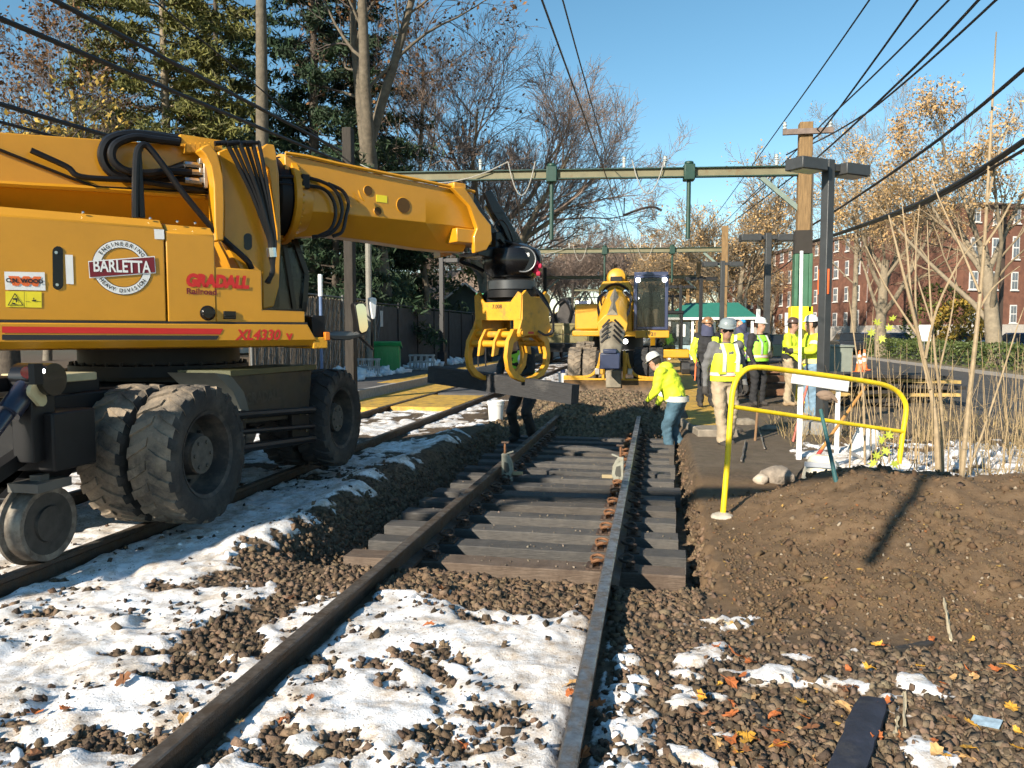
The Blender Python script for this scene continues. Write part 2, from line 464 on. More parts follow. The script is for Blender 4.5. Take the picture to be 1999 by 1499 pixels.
def ground_material():
    m = bpy.data.materials.new('ballast_soil_and_snow'); m.use_nodes = True
    nt = m.node_tree; N = nt.nodes; L = nt.links; b = N['Principled BSDF']
    geo = N.new('ShaderNodeNewGeometry')
    def noise(sc, det=6, rough=.6):
        n = N.new('ShaderNodeTexNoise'); n.inputs['Scale'].default_value = sc; n.inputs['Detail'].default_value = det
        n.inputs['Roughness'].default_value = rough; L.new(geo.outputs['Position'], n.inputs['Vector']); return n.outputs['Fac']
    def ramp(f, stops):
        r = N.new('ShaderNodeValToRGB'); e = r.color_ramp.elements
        while len(e) < len(stops): e.new(0.5)
        for k, (p, c) in enumerate(stops): e[k].position = p; e[k].color = (*c, 1)
        L.new(f, r.inputs[0]); return r.outputs[0]
    def mix(f, a, c):
        x = N.new('ShaderNodeMix'); x.data_type = 'RGBA'
        if isinstance(f, float): x.inputs['Factor'].default_value = f
        else: L.new(f, x.inputs['Factor'])
        L.new(a, x.inputs['A']); L.new(c, x.inputs['B']); return x.outputs['Result']
    def attr(n):
        a = N.new('ShaderNodeAttribute'); a.attribute_name = n; return a.outputs['Fac']
    vor = N.new('ShaderNodeTexVoronoi'); vor.inputs['Scale'].default_value = 26; L.new(geo.outputs['Position'], vor.inputs['Vector'])
    bal = ramp(vor.outputs['Color'], [(0.1, (.050, .036, .025)), (0.5, (.10, .072, .048)), (0.9, (.16, .118, .08))])
    bal = mix(ramp(noise(0.9), [(0.42, (0, 0, 0)), (0.62, (.6, .6, .6))]), bal, ramp(noise(30), [(0.3, (.075, .050, .030)), (.7, (.145, .098, .057))]))
    soilc = ramp(noise(14, 9, .75), [(0.25, (.085, .054, .030)), (0.5, (.145, .094, .053)), (0.76, (.19, .130, .078))])
    asp = ramp(noise(7, 9, .7), [(0.3, (.085, .064, .045)), (0.7, (.150, .118, .085))])
    farc = ramp(noise(.3), [(0.35, (.06, .055, .03)), (0.65, (.11, .09, .055))])
    c = mix(attr('soil'), bal, soilc)
    c = mix(attr('asphalt'), c, asp)
    c = mix(attr('far'), c, farc)
    snowc = ramp(noise(2.4, 8, .7), [(0.30, (.72, .70, .68)), (0.50, (.88, .88, .89)), (0.7, (.92, .92, .93))])
    # trodden, dirty snow
    dirtf = ramp(noise(5.5, 10, .8), [(0.44, (0, 0, 0)), (0.60, (.95, .95, .95))])
    icy = ramp(noise(3.1, 6, .6), [(0.50, (0, 0, 0)), (0.62, (.8, .8, .8))])
    snowc = mix(icy, snowc, ramp(noise(9), [(.3, (.50, .50, .50)), (.7, (.70, .70, .70))]))
    snowc = mix(dirtf, snowc, ramp(noise(20), [(.3, (.30, .23, .165)), (.7, (.64, .56, .47))]))
    # crumbs of grit on the snow
    v2 = N.new('ShaderNodeTexVoronoi'); v2.inputs['Scale'].default_value = 34; L.new(geo.outputs['Position'], v2.inputs['Vector'])
    spk = ramp(v2.outputs['Distance'], [(0.0, (1, 1, 1)), (0.13, (1, 1, 1)), (0.2, (0, 0, 0))])
    spk2 = N.new('ShaderNodeMath'); spk2.operation = 'MULTIPLY'
    L.new(spk, spk2.inputs[0]); L.new(ramp(noise(1.7, 4), [(.44, (0, 0, 0)), (.54, (1, 1, 1))]), spk2.inputs[1])
    snowc = mix(spk2.outputs[0], snowc, ramp(noise(40), [(.3, (.03, .022, .016)), (.7, (.10, .075, .05))]))
    sm = attr('snow')
    # broken edge
    ad = N.new('ShaderNodeMath'); ad.operation = 'MULTIPLY_ADD'
    L.new(noise(38, 5, .7), ad.inputs[0]); ad.inputs[1].default_value = 0.9; ad.inputs[2].default_value = -0.45
    a2 = N.new('ShaderNodeMath'); a2.operation = 'ADD'; L.new(ad.outputs[0], a2.inputs[0]); L.new(sm, a2.inputs[1])
    sf = ramp(a2.outputs[0], [(0.30, (0, 0, 0)), (0.50, (.75, .75, .75)), (0.7, (1, 1, 1))])
    col = mix(sf, c, snowc)
    L.new(col, b.inputs['Base Color'])
    b.inputs['Roughness'].default_value = 0.85
    b.inputs['Specular IOR Level'].default_value = 0.25
    bp = N.new('ShaderNodeBump'); bp.inputs['Strength'].default_value = 0.38; bp.inputs['Distance'].default_value = 0.02
    hh = N.new('ShaderNodeMath'); hh.operation = 'ADD'; L.new(noise(45, 6, .7), hh.inputs[0]); L.new(noise(120, 3), hh.inputs[1])
    L.new(hh.outputs[0], bp.inputs['Height']); L.new(bp.outputs[0], b.inputs['Normal'])
    return m
ground = np_object('ground', np.stack([gx, gy, gzz], 1), quads, ground_material(), smooth=True,
                   attrs={'snow': smask, 'soil': soil, 'asphalt': asph, 'far': far})
tag(ground, kind='structure')
from mathutils.bvhtree import BVHTree
_lk = {}
def surf(x, y):
    """height of the finished ground sheet, snow included (bilinear)"""
    i = int(np.clip(np.searchsorted(xs, x) - 1, 0, nx - 2)); j = int(np.clip(np.searchsorted(ys, y) - 1, 0, ny - 2))
    fx = (x - xs[i]) / (xs[i + 1] - xs[i]); fy = (y - ys[j]) / (ys[j + 1] - ys[j]); Z = gzz
    return float((Z[j * nx + i] * (1 - fx) + Z[j * nx + i + 1] * fx) * (1 - fy) + (Z[(j + 1) * nx + i] * (1 - fx) + Z[(j + 1) * nx + i + 1] * fx) * fy)
def surf_np(x, y):
    i = np.clip(np.searchsorted(xs, x) - 1, 0, nx - 2); j = np.clip(np.searchsorted(ys, y) - 1, 0, ny - 2)
    fx = (x - xs[i]) / (xs[i + 1] - xs[i]); fy = (y - ys[j]) / (ys[j + 1] - ys[j]); Z = gzz
    return (Z[j * nx + i] * (1 - fx) + Z[j * nx + i + 1] * fx) * (1 - fy) + (Z[(j + 1) * nx + i] * (1 - fx) + Z[(j + 1) * nx + i + 1] * fx) * fy

# ------------------------------------------------------------------ loose stones
def ico():
    t = (1 + 5 ** 0.5) / 2
    v = np.array([(-1, t, 0), (1, t, 0), (-1, -t, 0), (1, -t, 0), (0, -1, t), (0, 1, t), (0, -1, -t), (0, 1, -t), (t, 0, -1), (t, 0, 1), (-t, 0, -1), (-t, 0, 1)], float)
    v /= np.linalg.norm(v[0])
    f = np.array([(0, 11, 5), (0, 5, 1), (0, 1, 7), (0, 7, 10), (0, 10, 11), (1, 5, 9), (5, 11, 4), (11, 10, 2), (10, 7, 6), (7, 1, 8), (3, 9, 4), (3, 4, 2), (3, 2, 6), (3, 6, 8), (3, 8, 9), (4, 9, 5), (2, 4, 11), (6, 2, 10), (8, 6, 7), (9, 8, 1)])
    return v, f
IV = np.array([(-1, -1, -1), (1, -1, -1), (1, 1, -1), (-1, 1, -1), (-1, -1, 1), (1, -1, 1), (1, 1, 1), (-1, 1, 1), (0, 0, 1.35), (.2, -1.3, 0)], float) / 1.55
IF = np.array([(0, 3, 2), (0, 2, 1), (4, 5, 8), (5, 6, 8), (6, 7, 8), (7, 4, 8), (0, 1, 9), (1, 5, 9), (5, 4, 9), (4, 0, 9), (1, 2, 6), (1, 6, 5), (2, 3, 7), (2, 7, 6), (3, 0, 4), (3, 4, 7)])
NV = len(IV)
ICO = ico()
def rand_rot(n, rng):
    q = rng.normal(size=(n, 4)); q /= np.linalg.norm(q, axis=1)[:, None]
    w, x, y, z = q.T
    return np.stack([np.stack([1 - 2 * (y * y + z * z), 2 * (x * y - z * w), 2 * (x * z + y * w)], 1),
                     np.stack([2 * (x * y + z * w), 1 - 2 * (x * x + z * z), 2 * (y * z - x * w)], 1),
                     np.stack([2 * (x * z - y * w), 2 * (y * z + x * w), 1 - 2 * (x * x + y * y)], 1)], 1)
def stones(name, x, y, r, tone, mat, sink=0.25, rng=RNG, lift=None, round_=False):
    n = len(x)
    bv_, bf_ = (ICO if round_ else (IV, IF)); nv_ = len(bv_)
    shp = bv_[None] + rng.uniform(-0.40, 0.40, (n, nv_, 3)) * (.4 if round_ else 1)
    shp = shp * rng.uniform(0.5, 1.25, (n, 1, 3))
    shp = np.einsum('nij,nkj->nki', rand_rot(n, rng), shp) * r[:, None, None]
    z = surf_np(x, y) + r * (0.5 - sink) if lift is None else lift
    shp = shp + np.stack([x, y, z], 1)[:, None, :]
    f = (bf_[None] + (np.arange(n) * nv_)[:, None, None]).reshape(-1, 3)
    return np_object(name, shp.reshape(-1, 3), f, mat, attrs={'tone': np.repeat(tone, nv_, 0)})
stone_mat = M('ballast_stone', (1, 1, 1), rough=.85, var=.25, scale=30, bump=.5, bscale=120, attr='tone', spec=.3)
def tones(n, base, spread, rng=RNG):
    k = rng.uniform(1 - spread, 1 + spread, (n, 1)) * np.array(base)[None]
    k = k * (1 + rng.uniform(-.05, .05, (n, 3)))
    return np.clip(k, 0.005, 0.9)
def scatter(n, x0, x1, y0, y1, keep, rng=RNG):
    x = rng.uniform(x0, x1, n)
    y = 1.0 / rng.uniform(1 / y1, 1 / y0, n) if y0 > 1 else rng.uniform(y0, y1, n)
    k = keep(x, y)
    k = rng.uniform(0, 1, n) < k
    return x[k], y[k]
def rails_clear(x, d=0.07):
    k = np.ones_like(x)
    for rx in (TRK - .7525, TRK + .7525, LTR - .7525, LTR + .7525): k = k * (np.abs(x - rx) > d)
    return k
def bare(x, y): return 1 - snow_mask(x, y)[0]
def no_tie(x, y): return 1 - ((x > -2.42) & (x < 0.32) & (y > 5.5) & (y < 12.75))
# foreground ballast where the snow has gone
x, y = scatter(64000, -4.6, 2.9, 2.2, 9.0, lambda x, y: bare(x, y) * rails_clear(x, .05) * no_tie(x, y) * (1 - .93 * soil_zone(x, y)) * (1 - .45 * ss(.1, .5, x)) * (x < 0.48 + 9 * (y < 8)))
r = .007 + .024 * RNG.uniform(0, 1, len(x)) ** 1.8
tag(stones('ballast_gravel', x, y, r, tones(len(x), (.150, .104, .068), .5), stone_mat, sink=.42), 'brown grey crushed stone ballast lying around the near rails', 'gravel', kind='stuff')
# the loose bank before the first tie, the trench sides and the heap at the far end
x, y = scatter(42000, -3.6, 0.6, 3.7, 13.0, lambda x, y: np.maximum(ss(.05, .3, trench_mask(x, y)) * no_tie(x, y), ((y > 4.6 + .1 * (x + 1) + .35 * (fbm(x * 2, y * 2, 71) - .5)) & (y < 5.6) & (x > -1.75) & (x < 0.3)) * 1.0) * rails_clear(x, .045))
r = .010 + .024 * RNG.uniform(0, 1, len(x)) ** 1.5
tag(stones('trench_gravel', x, y, r, tones(len(x), (.160, .108, .067), .42), stone_mat), 'loose brown ballast on the sides of the dug trench', 'gravel', kind='stuff')
x, y = scatter(9000, -2.9, 0.4, 12.3, 19.8, lambda x, y: 1.0 * no_tie(x, y) * (1 - .5 * ss(16, 19, y)))
r = RNG.uniform(.026, .052, len(x))
tag(stones('ballast_heap', x, y, r, tones(len(x), (.19, .135, .082), .38), stone_mat), 'sunlit heap of fresh brown ballast in front of the far blade', 'gravel', kind='stuff')
# crumbs and clods on the soil mound
x, y = scatter(32000, 0.5, 6.5, 3.6, 8.2, lambda x, y: soil_zone(x, y) * (1 - trench_mask(x, y)) * (.3 + .7 * ss(7.6, 4.5, y)))
r = RNG.uniform(.004, .012, len(x)) * (1 + (RNG.uniform(0, 1, len(x)) < .06) * 1.2)
tn = tones(len(x), (.150, .098, .056), .28); pale = RNG.uniform(0, 1, len(x)) < .02
tn[pale] = (.34, .28, .21)
tag(stones('soil_crumbs', x, y, r, tn, stone_mat, sink=.1), 'brown clods and grit covering the soil mound', 'soil', kind='stuff')
x, y = scatter(900, 0.5, 6.0, 4.0, 8.0, lambda x, y: soil_zone(x, y) * (1 - trench_mask(x, y)) * (fbm(x * 1.7, y * 1.7, 83) > .46))
r = .014 + .030 * RNG.uniform(0, 1, len(x)) ** 2
tag(stones('soil_clods', x, y, r, tones(len(x), (.125, .080, .045), .25), stone_mat, sink=.30), 'larger brown clods lying on the soil mound', 'soil', kind='stuff')
# weathered pebbles at the lower right
x, y = scatter(21000, 0.1, 2.9, 2.1, 4.3, lambda x, y: bare(x, y) * (1 - soil_zone(x, y)) * ss(.2, .9, x + .3 * (y - 3)) * (1 - .75 * ss(.42, .56, fbm(x * 1.3, y * 1.3, 67))))
r = .007 + .023 * RNG.uniform(0, 1, len(x)) ** 2.0
tn = tones(len(x), (.145, .108, .074), .6)
tag(stones('weathered_pebbles', x, y, r, tn, stone_mat, sink=.45), 'pale grey brown pebbles with fallen leaves in the lower right', 'gravel', kind='stuff')
# single stones left lying on the snow
x, y = scatter(3200, -4.6, 0.0, 2.2, 9.5, lambda x, y: snow_mask(x, y)[0] * rails_clear(x, .09) * (fbm(x * 3, y * 3, 77) > .5))
r = RNG.uniform(.005, .022, len(x))
tag(stones('stones_on_snow', x, y, r, tones(len(x), (.085, .062, .045), .5), stone_mat, sink=.35), 'dark stones scattered over the trodden snow', 'gravel', kind='stuff')
# little snow lumps along the rail and in the verge
x = np.concatenate([RNG.normal(-.12, .05, 90), RNG.uniform(-4.0, -.4, 60), RNG.uniform(2.2, 6.0, 300)])
y = np.concatenate([RNG.uniform(2.2, 4.1, 90), RNG.uniform(2.2, 6.5, 60), RNG.uniform(8.2, 11.5, 300)])
k = (RNG.uniform(0, 1, len(x)) < .15 + snow_w(x, y)) & (rails_clear(x, .08) > 0) & (no_tie(x, y) > 0) & (trench_mask(x, y) < .05)
x, y = x[k], y[k]; r = RNG.uniform(.012, .040, len(x))
snow_mat = M('snow', (.90, .90, .91), rough=.8, var=.03, bump=.4, bscale=60, attr='tone', spec=.3)
so_ = stones('snow_lumps', x, y, r, tones(len(x), (.93, .93, .95), .04), snow_mat, sink=.55, round_=True)
so_.data.polygons.foreach_set('use_smooth', np.ones(len(so_.data.polygons), bool))
tag(so_, 'small lumps of snow beside the right rail and on the verge', 'snow', kind='stuff')

# ------------------------------------------------------------------ roads, platforms
def sheet(name, x0, x1, y0, y1, z, mat, th=0.0, parent=None):
    b = MB()
    b.box((x0, y0, z - max(th, .02)), (x1, y1, z))
    return b.build(name, mat, parent, smooth=0)
asph_mat = M('asphalt', (.058, .055, .052), rough=.9, var=.3, scale=3, bump=.3, bscale=200, dirt=(.12, .105, .085), damt=.35, dscale=.6)
plat_mat = M('platform_asphalt', (.075, .072, .072), rough=.85, var=.3, scale=2, bump=.25, bscale=150, dirt=(.14, .125, .10), damt=.35, dscale=.5)
yel_paint = M('worn_yellow_paint', (.50, .30, .045), rough=.75, var=.25, scale=5, bump=.2, bscale=80, dirt=(.13, .10, .06), damt=.42, dscale=4)
kerb_mat = M('granite_kerb', (.30, .28, .26), rough=.8, var=.2, scale=12)
tag(sheet('road', 6.2, 12.3, 10.5, 150, -0.05, asph_mat, .05), kind='structure')
b = MB(); b.box((12.3, 10, -.1), (12.48, 150, .07)); tag(b.build('kerb', kerb_mat), kind='structure')
verge_mat = M('dry_verge', (.13, .105, .055), rough=.95, var=.4, scale=4, bump=.5, bscale=60)
tag(sheet('far_pavement', 12.48, 16.0, 10, 150, 0.05, verge_mat, .1), kind='structure')
tag(sheet('car_park', 16.0, 60.0, 20, 125, 0.0, asph_mat, .1), kind='structure')
PLZ = 0.20
pl = sheet('platform', -9.9, -6.75, 14.0, 95, PLZ, plat_mat, .45); tag(pl, kind='structure')
st = sheet('platform_edge_stripe', -7.35, -6.80, 19.6, 95, PLZ + .006, yel_paint); st.parent = pl
# the pavement on the near side of the other track, level with it
lp = sheet('level_crossing', -6.74, -5.70, 15.2, 24.5, -0.012, yel_paint, .2); tag(lp, kind='structure')
c2 = sheet('crossing_panel', -5.52, -4.19, 15.5, 18.6, -0.015, yel_paint, .2); c2.parent = lp
c3 = sheet('crossing_panel', -5.52, -4.19, 19.1, 24.5, -0.015, plat_mat, .2); c3.parent = lp
b = MB(); b.prism([(-6.74, -.2), (-6.74, -.011), (-6.75, .205), (-6.90, .205), (-6.9, -.2)], 14.5, 95, 'y')
pe = b.build('platform_kerb', kerb_mat, None, smooth=0); pe.parent = pl
# yellow edge of the platform under the workers
re_ = sheet('platform_edge', 0.62, 1.30, 13.2, 60, -0.040, yel_paint, .05); tag(re_, kind='structure')

# ================================================================== RAILS AND TIES
rail_mat = M('rail_steel', (.075, .055, .042), rough=.55, metal=.35, var=.3, scale=14, dirt=(.12, .065, .035), damt=.45, dscale=6, bump=.25, bscale=90)
head_mat = M('rail_head', (.36, .35, .34), rough=.34, metal=.85, var=.35, scale=22, dirt=(.14, .11, .085), damt=.46, dscale=9)
head_dark = M('worn_rail_head', (.17, .15, .13), rough=.45, metal=.6, var=.45, scale=18, dirt=(.075, .055, .04), damt=.52, dscale=7)
def rail(parent, xc, y0, y1, hm, dz=None, step=0.5):
    prof = [(-.037, 0), (-.037, -.028), (-.010, -.045), (-.009, -.130), (-.070, -.150), (-.070, -.170), (.070, -.170), (.070, -.150), (.009, -.130), (.010, -.045), (.037, -.028), (.037, 0), (.028, .004), (-.028, .004)]
    n = max(2, int((y1 - y0) / step)); secs = []
    for i in range(n + 1):
        yy = y0 + (y1 - y0) * i / n; dd = dz(yy) if dz else 0
        secs.append([(xc + a, yy, b_ - .004 + dd) for a, b_ in prof])
    b = MB(); b.loft(secs)
    me = b.mesh('rail', [rail_mat, hm], 22)
    for p in me.polygons:
        if p.normal.z > .6 and (p.center.z - (dz(p.center.y) if dz else 0)) > -.02: p.material_index = 1
    o = bpy.data.objects.new('rail', me); COL.objects.link(o); o.parent = parent; return o
trk = thing('railway_track', 'railway track under repair with new timber ties exposed in the trench', 'railway track', (0, 0, 0))
rail(trk, TRK - .7525, 0.8, 15.2, head_dark)
rail(trk, TRK + .7525, 0.8, 15.4, head_mat)
ltrk = thing('railway_track', 'left railway track carrying the large yellow excavator', 'railway track', (0, 0, 0))
rail(ltrk, LTR - .7525, 1.0, 90, head_dark, step=2)
rail(ltrk, LTR + .7525, 1.0, 90, head_dark, step=2)
ftrk = thing('railway_track', 'far end of the repaired track beneath the second excavator', 'railway track', (0, 0, 0))
rail(ftrk, TRK - .7525, 19.0, 90, head_dark, step=3); rail(ftrk, TRK + .7525, 19.0, 90, head_dark, step=3)

def wood(name, c, **k): return M(name, c, rough=.82, var=.35, scale=9, stretch=(1, 14, 14), bump=.55, bscale=14, **k)
tie_mats = [wood('tie_grey', (.080, .075, .070), dirt=(.115, .105, .092), damt=.42, dscale=5), wood('tie_black', (.062, .059, .056), dirt=(.10, .092, .082), damt=.42, dscale=7),
            wood('tie_brown', (.082, .072, .062), dirt=(.055, .048, .042), damt=.42, dscale=4), wood('tie_old', (.13, .095, .070), dirt=(.075, .05, .035), damt=.45, dscale=6)]
rust = M('rusty_steel', (.20, .095, .045), rough=.8, metal=.2, var=.4, scale=40, bump=.4, bscale=150)
rustdark = M('dark_rusty_steel', (.085, .055, .040), rough=.7, metal=.3, var=.4, scale=40, bump=.3, bscale=150)
def tie_mesh(L=2.6, w=.225, h=.18, k=0):
    rng = random.Random(k); secs = []
    for i in range(9):
        xx = -L / 2 + L * i / 8; j = lambda a: rng.uniform(-a, a)
        c = .008
        secs.append([(xx, -w / 2 + j(.004), -h + j(.003)), (xx, w / 2 + j(.004), -h + j(.003)), (xx, w / 2 + j(.003), -c + j(.003)), (xx, w / 2 - c, j(.003)), (xx, -w / 2 + c, j(.003)), (xx, -w / 2 + j(.003), -c + j(.003))])
    b = MB(); b.loft(secs); return b
tmesh = [tie_mesh(k=i).mesh('tie', tie_mats[[0, 1, 0, 2, 3][i]], 30) for i in range(5)]
b = MB(); b.box((-.19, -.09, 0), (.19, .09, .012))
for sx in (-1, 1):
    b.box((sx * .078 - .008, -.085, .012), (sx * .078 + .008, .085, .030))
    for yy in (-.06, .06): b.cyl((sx * .15, yy, .012), (sx * .15, yy, .035), .016, n=6)
plate_mesh = b.mesh('tie_plate', rustdark, 30)
def clip_mesh(mat):
    """spring clip: one arm in the housing, a loop that bears on the rail foot"""
    b = MB()
    p = catmull([(.050, -.055, .028), (.050, .045, .030), (.070, .085, .048), (.035, .100, .068), (-.005, .075, .062), (-.022, .015, .058), (.000, -.045, .058), (.045, -.070, .060), (.085, -.045, .050), (.082, .005, .040)], 4)
    b.tube(p, .0115, 6)
    b.box((.030, -.035, .008), (.072, .035, .046))
    return b.mesh('rail_clip', mat, 40)
clip_r, clip_d = clip_mesh(rust), clip_mesh(rustdark)
ty = 5.64; ti = 0
TIEZ = -.184
TIEY = [ty]
while ty < 12.7:
    k = [0, 1, 2, 0, 3, 2, 1][ti % 7] if ti else 4
    o = inst(tmesh[k], 'tie', trk, (TRK + random.uniform(-.06, .06), ty, TIEZ), (0, 0, random.uniform(-.008, .008)))
    for s, rx in ((-1, TRK - .7525), (1, TRK + .7525)):
        pl_ = inst(plate_mesh, 'tie_plate', o, (rx - o.location.x, 0, .0015))
        for e in (-1, 1):
            inst(clip_r if (s == 1 and e == -1) else clip_d, 'rail_clip', o, (rx + e * .072 - o.location.x, random.uniform(-.01, .01), .012), (0, 0, 0 if e == 1 else math.pi))
    ty += 0.495 + random.uniform(-.025, .025); ti += 1; TIEY.append(ty)

def hit(u, v, d0=2.5, d1=60.0):
    """where the line of sight through (u, v) meets the ground sheet"""
    for k in range(900):
        D = d0 * (d1 / d0) ** (k / 899); q_ = at(u, v, D=D)
        if q_.z < surf(q_.x, q_.y): return q_
    return at(u, v, z=-.1)

# grit spilled on the ties
gx_, gy_, gr_ = [], [], []
for t_ in TIEY[:-1]:
    for k in range(26):
        gx_.append(random.choice((random.uniform(-2.2, .15), random.gauss(-1.0, .35)))); gy_.append(t_ + random.uniform(-.10, .10)); gr_.append(random.uniform(.003, .011))
gx_, gy_, gr_ = np.array(gx_), np.array(gy_), np.array(gr_); k = rails_clear(gx_, .16) > 0; gx_, gy_, gr_ = gx_[k], gy_[k], gr_[k]
tag(stones('tie_grit', gx_, gy_, gr_, tones(len(gx_), (.20, .165, .125), .4), stone_mat, lift=TIEZ + gr_ * .4), 'scattered grit lying on top of the ties', 'gravel', kind='stuff')

# small leaf litter among the pebbles and on the soil
n = 2600; x = RNG.uniform(.05, 3.2, n); y = 1 / RNG.uniform(1 / 8.0, 1 / 2.1, n); k = (fbm(x * 2, y * 2, 93) > .44) & (trench_mask(x, y) < .05); x, y = x[k], y[k]; n = len(x)
s_ = RNG.uniform(.006, .020, n)[:, None]; an = RNG.uniform(0, 6.28, n); t1 = np.stack([np.cos(an), np.sin(an), RNG.normal(0, .35, n)], 1) * s_; t2 = np.stack([-np.sin(an), np.cos(an), RNG.normal(0, .35, n)], 1) * s_ * .55
c = np.stack([x, y, surf_np(x, y) + .012], 1)
v = np.stack([c - t1, c - t2, c + t1, c + t2], 1).reshape(-1, 3); pal = np.array([(.26, .10, .03), (.34, .20, .08), (.14, .07, .03), (.40, .24, .06), (.08, .05, .03)])[RNG.integers(0, 5, n)]
lo = np_object('leaf_litter', v, np.arange(4 * n).reshape(-1, 4), M('litter', (1, 1, 1), rough=.8, var=.2, attr='tone'), attrs={'tone': np.repeat(pal, 4, 0)})
tag(lo, 'small brown leaf scraps strewn over pebbles and soil', 'leaf litter', kind='stuff')
# ================================================================== THE LARGE RAIL EXCAVATOR
yel = M('excavator_yellow', (.56, .255, .012), rough=.34, var=.06, scale=3, coat=.25, bump=.04, bscale=25, dirt=(.42, .22, .03), damt=.22, dscale=2.5)
yel_worn = M('worn_yellow_steel', (.60, .29, .015), rough=.5, var=.12, scale=8, dirt=(.20, .12, .05), damt=.36, dscale=7, bump=.15, bscale=60)
blk = M('black_paint', (.007, .007, .008), rough=.5, var=.3, scale=6, dirt=(.022, .020, .017), damt=.3, dscale=4, spec=.3)
blk_gloss = M('gloss_black', (.006, .006, .007), rough=.25, var=.2, coat=.2, spec=.3)
rubber = M('hose_rubber', (.007, .007, .008), rough=.40, spec=.35, var=.3, scale=20)
tyre_mat = M('muddy_tyre', (.055, .050, .044), rough=.9, var=.35, scale=10, bump=.5, bscale=50, dirt=(.25, .20, .145), damt=.54, dscale=3.5)
tyre_dark = M('dark_tyre', (.030, .030, .031), rough=.8, var=.3, scale=10, bump=.4, bscale=50, dirt=(.10, .09, .075), damt=.36, dscale=4)
steel = M('bare_steel', (.42, .40, .37), rough=.42, metal=.9, var=.2, scale=14, dirt=(.16, .12, .09), damt=.35, dscale=8)
chrome = M('fitting_chrome', (.6, .6, .58), rough=.25, metal=1, var=.1)
white_m = M('white_decal', (.78, .78, .76), rough=.5, var=.05)
red_m = M('red_decal', (.55, .022, .018), rough=.45, var=.05)
maroon = M('maroon_decal', (.17, .012, .02), rough=.45, var=.08)
dark_m = M('black_decal', (.02, .02, .022), rough=.5, var=.1)
orange_m = M('orange_decal', (.75, .14, .03), rough=.5, var=.05)
lemon = M('lemon_decal', (.82, .68, .03), rough=.5, var=.05)
glass = M('cab_glass', (.015, .020, .018), rough=.03, var=.1, spec=.5, alpha=.45)
lampw = M('lit_lamp', (1, .97, .9), rough=.3, emit=9.0, var=0)
redlamp = M('red_lamp', (.22, .006, .008), rough=.2, var=.1)
mirror_m = M('mirror_glass', (.65, .68, .60), rough=.05, metal=1.0, var=.02)

TH = R(40.3)
MC = Vector((LTR, 6.9, 0))
SV = Vector((math.sin(TH), math.cos(TH), 0)); LV = Vector((-math.cos(TH), math.sin(TH), 0)); ZV = Vector((0, 0, 1))
UPM = rot_to(SV, LV, ZV)          # upper works: x along the boom, y to its left, z up
exc = thing('rail_excavator', 'large yellow wheeled rail excavator on the left track, grapple hanging from its boom', 'excavator', MC)
def UP(u, v, y):
    d = ray(u, v); o = CAM - MC
    k = (y - o.dot(LV)) / d.dot(LV); p = o + d * k
    return (p.dot(SV), p.z)
def CP(u, v, X):
    p = at(u, v, X=X) - MC; return (p.y, p.z)
def up(): return MB(UPM)
YN = -1.22                          # near side of the house
# ---- house panels
def P(l, y=YN): return [UP(u, v, y) for u, v in l]
tl, tr = UP(0, 400, YN), UP(321, 429, YN)
back = -2.65
hz0 = UP(0, 627, YN)[1] + .004
b = up(); z1 = tl[1]; zc = z1 - .075
b.prism([(YN + .0, hz0), (YN, zc), (YN + .09, z1), (YN + .75, z1), (YN + .75, hz0)], back, tr[0] - .006, 'x')
b.build('engine_hood', yel, exc, bevel=.012)
s2 = UP(418, 441, YN)[0]
b = up(); b.prism([(YN, hz0), (YN, zc - .03), (YN + .09, z1 - .03), (YN + .75, z1 - .03), (YN + .75, hz0)], tr[0] + .006, s2, 'x')
q = [(s2 - .001, hz0), (s2 - .001, UP(423, 521, YN)[1]), UP(511, 527, YN), UP(513, 605, YN), UP(596, 608, YN), (UP(596, 633, YN)[0], hz0)]
b.prism(q, YN + .004, YN + .62)
b.build('front_housing', yel, exc, bevel=.010)
# skirt with the rounded lower edge
zt = hz0 - .014; zb = UP(0, 685, YN)[1]
sk0, sk1, sk2 = back - .02, UP(600, 634, YN)[0], UP(624, 678, YN)[0]
b = up()
for s0, s1a, s1b in ((sk0, sk1, sk2),):
    prof = [(YN - .012, zt), (YN - .012, zb + .07), (YN + .03, zb + .012), (YN + .10, zb), (1.2, zb), (1.2, zt)]
    b.loft([[(s0, p, z_) for p, z_ in prof], [(s1a + (s1b - s1a) * (zt - z_) / (zt - zb), p, z_) for p, z_ in prof]])
b.build('deck', yel, exc, bevel=.008)
# far side of the house and the counterweight
b = up(); b.box((back, .5, hz0), (.1, 1.2, z1 - .1)); b.box((back, YN + .76, hz0), (-1.5, .49, z1 - .25)); b.build('far_engine_cover', yel, exc, bevel=.02)
b = up(); b.box((back, YN + .752, hz0 - .01), (s2 + .5, .48, hz0 + .35)); b.build('inner_floor', yel, exc)
# seam strips and panel edge
b = up(); b.box((back, YN - .002, hz0 - .016), (sk1, YN + .02, hz0 + .006)); b.build('seam', dark_m, exc)
